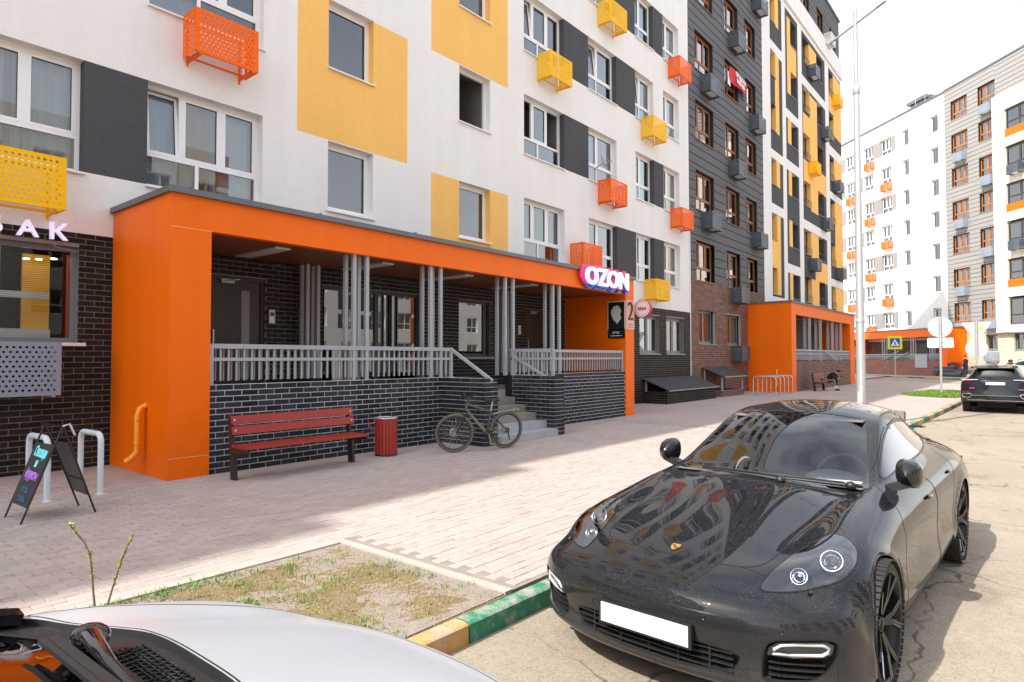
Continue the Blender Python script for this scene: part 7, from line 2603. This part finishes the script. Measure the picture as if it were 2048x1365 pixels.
SEDAN_ROWS = [[tuple(p) for p in r] for r in SPORT_ROWS[:17]] + [
    [(0, 2.95, 1.405), (.295, 2.95, 1.397), (.51, 2.95, 1.352), (.60, 2.95, 1.285), (.78, 2.95, .975), (.895, 2.95, .872), (.944, 2.95, .735), (.94, 2.95, .49), (.953, 2.95, .31), (.90, 2.95, .18)],
    [(0, 3.35, 1.36), (.29, 3.35, 1.352), (.49, 3.35, 1.31), (.585, 3.35, 1.235), (.775, 3.35, .975), (.905, 3.35, .88), (.95, 3.35, .745), (.95, 3.35, .50), (.955, 3.35, .33), (.91, 3.35, .20)],
    [(0, 3.70, 1.19), (.28, 3.70, 1.18), (.48, 3.70, 1.15), (.58, 3.70, 1.10), (.76, 3.70, .98), (.905, 3.70, .89), (.955, 3.70, .755), (.955, 3.70, .53), (.955, 3.70, .37), (.93, 3.70, .24)],
    [(0, 3.92, 1.045), (.28, 3.92, 1.04), (.50, 3.92, 1.03), (.63, 3.92, 1.01), (.78, 3.92, .965), (.90, 3.92, .885), (.95, 3.92, .755), (.955, 3.92, .53), (.955, 3.92, .37), (.93, 3.92, .24)],
    [(0, 4.2, 1.01), (.28, 4.2, 1.008), (.52, 4.19, 1.0), (.68, 4.18, .985), (.80, 4.17, .95), (.89, 4.16, .875), (.94, 4.15, .75), (.945, 4.14, .53), (.945, 4.14, .37), (.92, 4.14, .25)],
    _lat(4.50, (.985, .983, .975, .96, .925, .86, .74, .53, .38, .26), ys=(0, .005, .02, .05, .10, .16, .21, .24, .25, .26)),
    _lat(4.60, (.90, .90, .895, .885, .86, .81, .70, .52, .38, .27), ys=(0, .005, .02, .05, .11, .18, .24, .28, .29, .30)),
    _lat(4.65, (.70, .70, .70, .695, .685, .66, .60, .50, .38, .27), ys=(0, .005, .02, .05, .11, .19, .26, .30, .32, .33)),
    _lat(4.67, (.48, .48, .48, .475, .47, .46, .43, .39, .33, .26), ys=(0, .005, .02, .05, .11, .19, .26, .30, .32, .33)),
    _lat(4.60, (.30, .30, .30, .30, .30, .30, .29, .28, .26, .24), ys=(0, .005, .02, .05, .11, .18, .24, .28, .30, .31)),
]
WINP = [(1.98, .962), (2.3, .978), (2.8, .995), (3.2, 1.012), (3.50, 1.03), (3.60, 1.06), (3.52, 1.15), (3.38, 1.215), (3.05, 1.262), (2.75, 1.252), (2.45, 1.18), (2.18, 1.065)]
WSP = [(0, 1.555), (.27, 1.57), (.50, 1.635), (.66, 1.725), (.685, 1.80), (.585, 2.22), (.518, 2.50), (.48, 2.56), (.25, 2.515), (0, 2.495)]
WSP = WSP + [(-x, y) for x, y in WSP[-2:0:-1]]

def plain_car(name, label, cat, rows, loc, rz, paint, zs=1.0, ys=None, scale=1.0, wheels=(.94, 3.86), rad=.33, res=(70, 52), steel=True, extra=None, ws=1.0):
    """Simpler body: shell, glass all round, doors, lamps, wheels."""
    t = thing(name, label, cat, loc, rz)
    t.scale = (scale,) * 3
    ym = ys or (lambda y: y)
    def df(P):
        P = P.copy()
        P[:, 2] = P[:, 2] * zs
        P[:, 1] = ym(P[:, 1])
        P[:, 0] *= ws
        return P
    mp = lambda pts, a: np.array([((x if a == 'xy' else float(ym(np.array([x]))[0])) * (ws if a == 'xy' else 1), (float(ym(np.array([y]))[0]) if a == 'xy' else y * zs)) for x, y in pts])
    S = Shell(Loft(rows), *res, deform=df)
    wy = [float(ym(np.array([w]))[0]) for w in wheels]
    for s in (1, -1):
        for w in wy:
            S.cut('arch', arch(w, rad, rad + .03), 'yz', lambda P, s=s: P[:, 0] * s > .62)
    S.cut('windshield', smooth_poly(mp(WSP, 'xy'), 4), 'xy', lambda P: P[:, 2] > .85)
    for s in (1, -1):
        S.cut('glass%d' % s, smooth_poly(mp(WINP, 'yz'), 4), 'yz', lambda P, s=s: (P[:, 0] * s > .42) & (P[:, 2] > .9))
    if extra: extra(S, t, paint, mp, 'cut')
    S.part('body', 'body', paint, t)
    S.part('windshield', 'windshield', CM['glass'], t)
    for s in (1, -1): S.part('glass%d' % s, 'side_window', CM['glass_dark'], t)
    for s in (1, -1):
        for w in wy:
            make_wheel(t, s * (.80 * ws), w, rad, s, rad, rad * .68, .22, CM, twin=False, steel=steel)
        side_mirror(t, s, s * .80 * ws, float(ym(np.array([1.90]))[0]), .98 * zs, paint, 1.1)
    q = MB()
    y0, y1 = wy
    q.box(-.84 * ws, .84 * ws, y0 + .42, y1 - .42, .18, .50); q.box(-.5, .5, y0 - .5, y1 + .5, .2, .55)
    q.build('underbody', CM['under'], t)
    q = MB(); q.box(-.66 * ws, .66 * ws, y0 + .75, y1 - .3, .52, .84 * zs); 
    cab = q.build('cabin', CM['cabin'], t)
    for x in (-.36, .36):
        for yy in (.55, 1.5):
            q = MB(); seat(q, x, y0 + 1.0 + yy, .62)
            q.build('seat', CM['cabin'], t)
    if extra: extra(S, t, paint, mp, 'build')
    return t

# ---------------------------------------------------------------- silver car whose bonnet fills the lower left
def silver_extra(S, t, paint, mp, step):
    if step == 'cut':
        cw = [(0, 1.385), (.25, 1.40), (.46, 1.46), (.62, 1.53), (.70, 1.60), (.72, 1.78), (.66, 1.80), (.50, 1.70), (.25, 1.60), (0, 1.585)]
        cw = cw + [(-x, y) for x, y in cw[-2:0:-1]]
        S.cut('cowl', smooth_poly(mp(cw, 'xy'), 4), 'xy', lambda P: P[:, 2] > .9)
        hd = [(0, .26), (.25, .27), (.45, .32), (.60, .48), (.66, .8), (.70, 1.2), (.735, 1.56), (.66, 1.535), (.46, 1.445), (.25, 1.385), (0, 1.37)]
        hd = hd + [(-x, y) for x, y in hd[-2:0:-1]]
        S.cut('hood', smooth_poly(mp(hd, 'xy'), 4), 'xy', lambda P: P[:, 2] > .7)
        hl = smooth_poly(mp([(.56, .30), (.70, .36), (.84, .52), (.89, .72), (.82, .74), (.70, .55), (.58, .42)], 'xy'), 4)
        for s in (1, -1):
            S.cut('lamp%d' % s, hl * (s, 1), 'xy', lambda P, s=s: (P[:, 0] * s > .3) & (P[:, 2] > .6))
    else:
        S.part('hood', 'hood', paint, t)
        c = S.part('cowl', 'cowl_panel', CM['trim'], t, offset=-.018)
        S.recess(['cowl'], .02, 'cowl_tray', CM['trim'], c)
        S.gaps([['hood'], ['lamp1'], ['lamp-1']], 'panel_gap', CM['gap'], t, r=.003)
        S.gaps([['windshield']], 'window_seal', CM['trim'], t, r=.010, lift=.003)
        for s in (1, -1): S.part('lamp%d' % s, 'headlight', CM['lens'], t)
        P = S.pos()
        def on(x, y, dz=0.0):
            x, y = x, y
            d = (P[:, 0] - x) ** 2 + (P[:, 1] - y) ** 2 + (P[:, 2] < .75) * 9
            i = d.argsort()[:1]
            return Vector((x, y, P[i[0], 2] + dz))
        # intake grille in the cowl: slotted lattice (car's own right is towards the kerb here)
        q = MB()
        for i in range(11):
            for j in range(6):
                x = -.10 + i * .027; y = 1.045 + j * .014
                z = on(x, y).z - .008
                q.bar((x, y, z), (x + .020, y + .003, z), .0035, .006)
                q.bar((x, y, z), (x + .003, y + .013, z - .003), .0035, .006)
        q.build('air_grille', CM['gloss'], t)
        q = MB(); a, b = on(-.11, 1.045, -.006), on(.21, 1.045, -.006)
        q.bar(a + Vector((0, .04, -.012)), b + Vector((0, .04, -.012)), .09, .003); q.build('grille_recess', CM['under'], t)
        p = on(.22, 1.16, .035)
        q = MB(); ellipsoid(q, tuple(p), (.055, .045, .032), 10, 14); wp = q.build('wiper_pivot', CM['gloss'], t, fix=False)
        q = MB(); q.tube([p, p + Vector((-.10, .03, .035)), p + Vector((-.28, .05, .03)), p + Vector((-.52, .06, .02))], [.026, .022, .014, .010], 10); q.build('wiper_arm', CM['gloss'], t, fix=False)
        q = MB(); q.bar(p + Vector((.02, .075, .012)), p + Vector((-.60, .085, .035)), .024, .018); q.bar(p + Vector((.02, .10, .02)), p + Vector((-.60, .11, .045)), .014, .012); q.build('wiper_blade', CM['trim'], t)
        q = MB(); a = on(-.22, 1.06, .006); q.box(a.x - .03, a.x + .03, a.y - .012, a.y + .012, a.z - .008, a.z + .012); q.build('washer_nozzle', CM['gloss'], t)
        q = MB()
        for s in (1, -1):
            a, b, c2 = on(s * .70, 1.19, .006), on(s * .71, 1.36, .02), on(s * .66, 1.62, .02)
            q = MB(); q.bar(a, b, .075, .03); q.bar(b, c2, .075, .03)
            q.build('pillar_trim', CM['gloss'], t)
silver_paint = car_paint("silver_car_paint", (.56, .59, .63), 0.35, 0.42, drops=.5, dust=.1, coat=.35)
def squash(y):
    return np.where(y < 1.40, y * .711, y - .4046)
plain_car('silver_car', 'silver car with its bonnet, wiper and windscreen edge in the bottom left corner', 'car', SPORT_ROWS, (-1.67, 1.75, ROAD_Z), R(180.6), silver_paint,
          zs=1.15, ys=squash, wheels=(.94, 3.86), rad=.34, res=(120, 84), extra=silver_extra, ws=1.0)

# ---------------------------------------------------------------- black estate car seen from behind
def suv_extra(S, t, paint, mp, step):
    z = 1.14
    if step == 'cut':
        rw = [(-.50, 1.245), (-.28, 1.27), (0, 1.278), (.28, 1.27), (.50, 1.245), (.60, 1.15), (.70, 1.045), (.64, 1.015), (.30, 1.03), (0, 1.035), (-.30, 1.03), (-.64, 1.015), (-.70, 1.045), (-.60, 1.15)]
        S.cut('rear_window', smooth_poly([(x, w * z) for x, w in rw], 4), 'xz', lambda P: P[:, 1] > 4.0)
        bar = [(-.95, .965), (-.60, .955), (0, .952), (.60, .955), (.95, .965), (.96, .90), (.80, .885), (.60, .915), (0, .925), (-.60, .915), (-.80, .885), (-.96, .90)]
        S.cut('light_bar', np.array([(x, w * z) for x, w in bar]), 'xz', lambda P: P[:, 1] > 3.95)
        for s in (1, -1):
            S.cut('cheek%d' % s, smooth_poly([(s * x, w * z) for x, w in ((.60, .52), (.66, .56), (.88, .56), (.90, .50), (.86, .45), (.70, .44))], 4), 'xz', lambda P: P[:, 1] > 4.0)
        S.cut('skirt', np.array([(-1, .40 * z), (1, .40 * z), (1, .2), (-1, .2)]), 'xz', lambda P: P[:, 1] > 4.1)
    else:
        S.part('rear_window', 'rear_window', CM['glass_dark'], t)
        S.part('light_bar', 'tail_light', CM['redlens'], t, offset=.012)
        S.part('skirt', 'bumper_skirt', CM['trim'], t)
        S.gaps([['rear_window'], ['light_bar']], 'panel_gap', CM['gap'], t, r=.006)
        q = MB(); q.bar((-.46, 4.56, .958 * z), (-.9, 4.44, .95 * z), .014); q.bar((.46, 4.56, .958 * z), (.9, 4.44, .95 * z), .014); q.build('light_strip', M_['white'], t)
        q = MB(); q.box(-.26, .26, 4.635, 4.655, .805 * z, .905 * z); pl = q.build('number_plate', CM['trim'], t)
        q = MB(); q.box(-.25, .25, 4.65, 4.66, .815 * z, .895 * z); q.build('plate_face', CM['plate'], pl)
        for s in (1, -1):
            S.part('cheek%d' % s, 'exhaust_surround', CM['under'], t)
            q = MB()
            ring = [(.60, .52), (.66, .555), (.86, .555), (.885, .50), (.86, .455), (.70, .445)]
            q.tube([(s * x, 4.70 - .32 * max(0, x - .45) ** 1.3, w * z) for x, w in ring], .014, 6, closed=True); q.build('exhaust_trim', CM['chrome'], t, fix=False)
            q = MB(); q.box(s * .55 - .0, s * .93, 4.50, 4.56, .585 * z, .605 * z) if s > 0 else q.box(-.93, -.55, 4.50, 4.56, .585 * z, .605 * z); q.build('reflector', CM['redlens'], t)
        q = MB(); q.bar((-.60, 4.715, .515 * z), (.60, 4.715, .515 * z), .035, .018); q.build('chrome_strip', CM['chrome_dim'], t)
        q = MB(); q.bar((-.75, 4.66, .375 * z), (.75, 4.66, .375 * z), .03, .02); q.build('lower_strip', CM['chrome_dim'], t)
        for i, x in enumerate((-.22, -.11, 0, .11, .22)):
            q = MB(); q.bar((x - .03, 4.615, .925 * z), (x + .03, 4.615, .945 * z), .010); q.bar((x + .03, 4.615, .925 * z), (x, 4.615, .945 * z), .010); q.build('letter', CM['chrome'], t)
        q = MB(); q.box(.55, .68, 4.60, 4.635, .70 * z, .725 * z); q.build('emblem', mat("emblem_red", (.6, .03, .05), .4), t)
        q = MB(); q.box(-.72, -.55, 4.60, 4.63, .695 * z, .712 * z); q.box(-.70, -.58, 4.60, 4.63, .665 * z, .682 * z); q.build('model_letters', CM['chrome'], t)
        q = MB(); q.prism([(4.10, 1.352 * z), (4.42, 1.305 * z), (4.43, 1.285 * z), (4.12, 1.335 * z)], 'x', -.58, .58); q.build('roof_spoiler', paint, t)
        q = MB(); q.prism([(3.75, 1.38 * z), (3.95, 1.38 * z), (3.93, 1.425 * z)], 'x', -.02, .02); q.build('aerial', CM['gloss'], t)
        q = MB(); q.bar((.05, 4.42, 1.06 * z), (-.30, 4.40, 1.085 * z), .02); q.build('wiper', CM['trim'], t)
suv_paint = car_paint("dark_navy_paint", (.012, .014, .020), 0.0, 0.25, drops=.3, dust=.22)
plain_car('estate_car', 'black estate car seen from behind with a blank white plate, parked ahead', 'car', SUV_ROWS, (-1.06, 30.45, ROAD_Z), R(180), suv_paint,
          zs=1.14, wheels=(.94, 3.80), rad=.36, res=(84, 60), steel=False, extra=suv_extra)
# ---------------------------------------------------------------- dark blue saloon and pale car across the junction
navy = car_paint("faded_navy_paint", (.020, .030, .060), 0.0, 0.35, drops=.2, dust=.3)
a = math.atan2(-.69, .72)
plain_car('saloon_car', 'old dark blue saloon parked in front of the distant orange porch', 'car', SEDAN_ROWS, (-3.55, 66.9, ROAD_Z), a + R(90), navy, zs=1.0, wheels=(.90, 3.55), rad=.31, res=(60, 44))
pale_paint = car_paint("pale_car_paint", (.62, .66, .66), 0.2, 0.3, drops=.1, dust=.05)
plain_car('pale_car', 'pale car at the right edge behind the black estate car', 'car', SEDAN_ROWS, (1.9, 50.0, .1), a + R(90), pale_paint, zs=1.08, wheels=(.90, 3.55), rad=.31, res=(60, 44))
# ------------------------------------------------------------------ people
def skin_body(name, joints, edges, mats, root, bone_mat):
    """One continuous figure grown over a skeleton; bone_mat gives the material index per edge."""
    me = bpy.data.meshes.new(name)
    me.from_pydata([j[:3] for j in joints], edges, [])
    o = bpy.data.objects.new(name, me)
    COL.objects.link(o)
    sk = o.modifiers.new("skin", 'SKIN')
    sk.use_smooth_shade = True
    for i, j in enumerate(joints):
        me.skin_vertices[0].data[i].radius = (j[3], j[4] if len(j) > 4 else j[3])
        me.skin_vertices[0].data[i].use_root = i == 0
    sb = o.modifiers.new("subdivision", 'SUBSURF'); sb.levels = 2; sb.render_levels = 2
    dg = bpy.context.evaluated_depsgraph_get()
    m2 = bpy.data.meshes.new_from_object(o.evaluated_get(dg))
    bpy.data.objects.remove(o)
    for q in mats: m2.materials.append(q)
    J = [Vector(j[:3]) for j in joints]
    for p in m2.polygons:
        c = p.center
        best, bi = 1e9, 0
        for e, (a, b) in enumerate(edges):
            ab = J[b] - J[a]
            t = max(0, min(1, (c - J[a]).dot(ab) / max(ab.length_squared, 1e-9)))
            d = (c - J[a] - ab * t).length - (joints[a][3] + (joints[b][3] - joints[a][3]) * t)
            if d < best: best, bi = d, e
        p.material_index = bone_mat[bi]
        p.use_smooth = True
    return link(name, m2, None, root)
SKIN = mat("skin", (.50, .28, .20), .6); CLOTH = mat("black_cloth", (.012, .012, .013), .9, bump=(60, .3, .004)); TROU = mat("black_trousers", (.014, .014, .016), .85)
SOCK = mat("white_sock", (.7, .7, .7), .9); SHOE = mat("black_shoe", (.01, .01, .01), .6); HAIR = mat("dark_hair", (.015, .011, .009), .7, bump=(200, .6, .004))
def head_parts(root, c, fwd, up, hair=True, cap=False):
    f = Vector(fwd).normalized(); u = Vector(up).normalized(); s = u.cross(f).normalized(); u = f.cross(s)
    M = Matrix((f, s, u)).transposed().to_4x4(); M.translation = Vector(c)
    q = MB()
    ellipsoid(q, (.0, 0, .0), (.095, .076, .115), 14, 18, M=M); ellipsoid(q, (.045, 0, -.055), (.05, .05, .06), 10, 12, M=M)
    q.add([tuple(M @ Vector(v)) for v in ((.088, -.012, -.02), (.088, .012, -.02), (.118, 0, -.03), (.092, 0, .025))], ((0, 1, 2), (1, 3, 2), (3, 0, 2)))
    for sy in (-1, 1): ellipsoid(q, (-.005, sy * .077, -.01), (.022, .010, .032), 8, 10, M=M)
    h = q.build('head', SKIN, root, fix=False)
    q = MB()
    for sy in (-1, 1): ellipsoid(q, (.084, sy * .030, .008), (.010, .014, .008), 6, 8, M=M)
    q.build('eyes', M_['black'], h, fix=False)
    q = MB(); ellipsoid(q, (.088, 0, -.062), (.008, .022, .006), 6, 8, M=M); q.build('mouth', mat("lips", (.36, .13, .11), .6), h, fix=False)
    q = MB()
    vs, fs = [], []
    for i in range(9):
        a = math.pi * .56 * i / 8
        for j in range(18):
            b = 2 * math.pi * j / 18
            x = .103 * math.sin(a) * math.cos(b) - .012; y = .084 * math.sin(a) * math.sin(b); z = .122 * math.cos(a) + .008
            if x > .05: z = max(z, .045)
            vs.append(tuple(M @ Vector((x, y, z))))
    for i in range(8):
        for j in range(18):
            fs.append((i * 18 + j, (i + 1) * 18 + j, (i + 1) * 18 + (j + 1) % 18, i * 18 + (j + 1) % 18))
    q.add(vs, fs, 0, True)
    if cap:
        q.add([tuple(M @ Vector(v)) for v in ((.08, -.065, .05), (.08, .065, .05), (.17, .04, .035), (.17, -.04, .035), (.08, -.065, .06), (.08, .065, .06), (.17, .04, .045), (.17, -.04, .045))],
              ((0, 3, 2, 1), (4, 5, 6, 7), (0, 1, 5, 4), (1, 2, 6, 5), (2, 3, 7, 6), (3, 0, 4, 7)))
    q.build('cap' if cap else 'hair', CLOTH if cap else HAIR, h, fix=False)
def hand(root, wrist, d, palm_n, curl=.6, s=1.0):
    d = Vector(d).normalized(); n = Vector(palm_n); n = (n - d * n.dot(d)).normalized(); w = d.cross(n)
    q = MB()
    W = Vector(wrist)
    q.bar(W, W + d * .085 * s, .075 * s, .026 * s, up=n)
    for k, (off, ln) in enumerate(((-.028, .062), (-.010, .072), (.009, .068), (.027, .055))):
        b = W + d * .082 * s + w * off * s
        m = b + (d * math.cos(curl * .6) + n * math.sin(curl * .6)) * ln * .5 * s
        e = m + (d * math.cos(curl * 1.5) + n * math.sin(curl * 1.5)) * ln * .5 * s
        q.tube([b, m, e], [.0095 * s, .0085 * s, .007 * s], 7)
    b = W + d * .025 * s - w * .036 * s
    q.tube([b, b + (d * .6 - w * .5 + n * .4) * .04 * s, b + (d * 1.0 - w * .4 + n * .7) * .06 * s], [.012 * s, .010 * s, .008 * s], 7)
    return q.build('hand', SKIN, root, fix=False)
# seated person bent over a phone; local +x is the way they face
sit = thing('person', 'person in black clothes with white striped trousers bent over a phone on the brown bench', 'person', (-8.42, 35.95, 0), R(-6))
J = [(0, 0, .56, .135, .15), (.13, 0, .72, .135, .16), (.27, 0, .85, .13, .17), (.38, 0, .90, .075), (.45, 0, .925, .055),
     (.33, .17, .84, .07), (.40, .22, .68, .055), (.50, .12, .60, .042), (.58, .06, .66, .030),
     (.33, -.17, .84, .07), (.40, -.22, .68, .055), (.50, -.12, .60, .042), (.58, -.06, .66, .030),
     (.04, .10, .54, .10), (.42, .14, .54, .075), (.40, .14, .26, .056), (.38, .14, .10, .042), (.40, .14, .05, .045), (.56, .15, .035, .035),
     (.04, -.10, .54, .10), (.44, -.14, .53, .075), (.44, -.14, .26, .056), (.44, -.14, .10, .042), (.46, -.14, .05, .045), (.62, -.15, .035, .035)]
E_ = [(0, 1), (1, 2), (2, 3), (3, 4), (2, 5), (5, 6), (6, 7), (7, 8), (2, 9), (9, 10), (10, 11), (11, 12), (0, 13), (13, 14), (14, 15), (15, 16), (16, 17), (17, 18), (0, 19), (19, 20), (20, 21), (21, 22), (22, 23), (23, 24)]
bm_ = [0, 0, 0, 1, 0, 0, 0, 1, 0, 0, 0, 1, 2, 2, 2, 3, 4, 4, 2, 2, 2, 3, 4, 4]
skin_body('body', J, E_, [CLOTH, SKIN, TROU, SOCK, SHOE], sit, bm_)
head_parts(sit, (.555, 0, .945), (.80, 0, -.60), (.55, 0, .80))
hand(sit, (.585, .05, .665), (.9, -.3, .25), (0, -.3, 1), .9); hand(sit, (.585, -.05, .665), (.9, .3, .25), (0, .3, 1), .9)
q = MB(); q.bar((.64, 0, .685), (.72, 0, .755), .075, .010, up=(0, 1, 0)); q.build('phone', M_['black'], sit)
q = MB()
for sy in (1, -1):
    q.tube([(.02, sy * .205, .56), (.20, sy * .225, .535), (.42, sy * .222, .55), (.45, sy * .20, .40), (.43, sy * .195, .25)], .013, 6)
q.build('trouser_stripe', SOCK, sit, fix=False)
# walker in a cap by the far porch
wk = thing('person', 'distant walker in a black jacket and dark cap in front of the sunlit orange wall', 'person', (-4.35, 61.4, .10), R(150))
J = [(0, 0, .95, .12, .15), (.01, 0, 1.12, .12, .15), (.02, 0, 1.34, .13, .18), (.02, 0, 1.47, .07), (.03, 0, 1.55, .052),
     (.01, .19, 1.38, .065), (-.06, .25, 1.12, .05), (.06, .25, .90, .038), (.10, .24, .83, .03),
     (.01, -.19, 1.38, .065), (.04, -.25, 1.12, .05), (.20, -.24, .95, .038), (.25, -.23, .89, .03),
     (.0, .09, .90, .10), (.13, .10, .50, .068), (.05, .10, .10, .045), (.07, .10, .045, .045), (.21, .10, .035, .035),
     (.0, -.09, .90, .10), (-.02, -.10, .50, .068), (-.20, -.10, .14, .045), (-.19, -.10, .07, .045), (-.06, -.10, .035, .035)]
E_ = [(0, 1), (1, 2), (2, 3), (3, 4), (2, 5), (5, 6), (6, 7), (7, 8), (2, 9), (9, 10), (10, 11), (11, 12), (0, 13), (13, 14), (14, 15), (15, 16), (16, 17), (0, 18), (18, 19), (19, 20), (20, 21), (21, 22)]
bm_ = [0, 0, 0, 1, 0, 0, 0, 1, 0, 0, 0, 1, 2, 2, 2, 4, 4, 2, 2, 2, 4, 4]
skin_body('body', J, E_, [CLOTH, SKIN, TROU, SOCK, SHOE], wk, bm_)
head_parts(wk, (.045, 0, 1.66), (1, 0, -.1), (0, 0, 1), cap=True)
hand(wk, (.10, .24, .83), (.2, 0, -1), (.3, -1, 0), .5); hand(wk, (.25, -.23, .89), (.4, 0, -.9), (.3, 1, 0), .5)
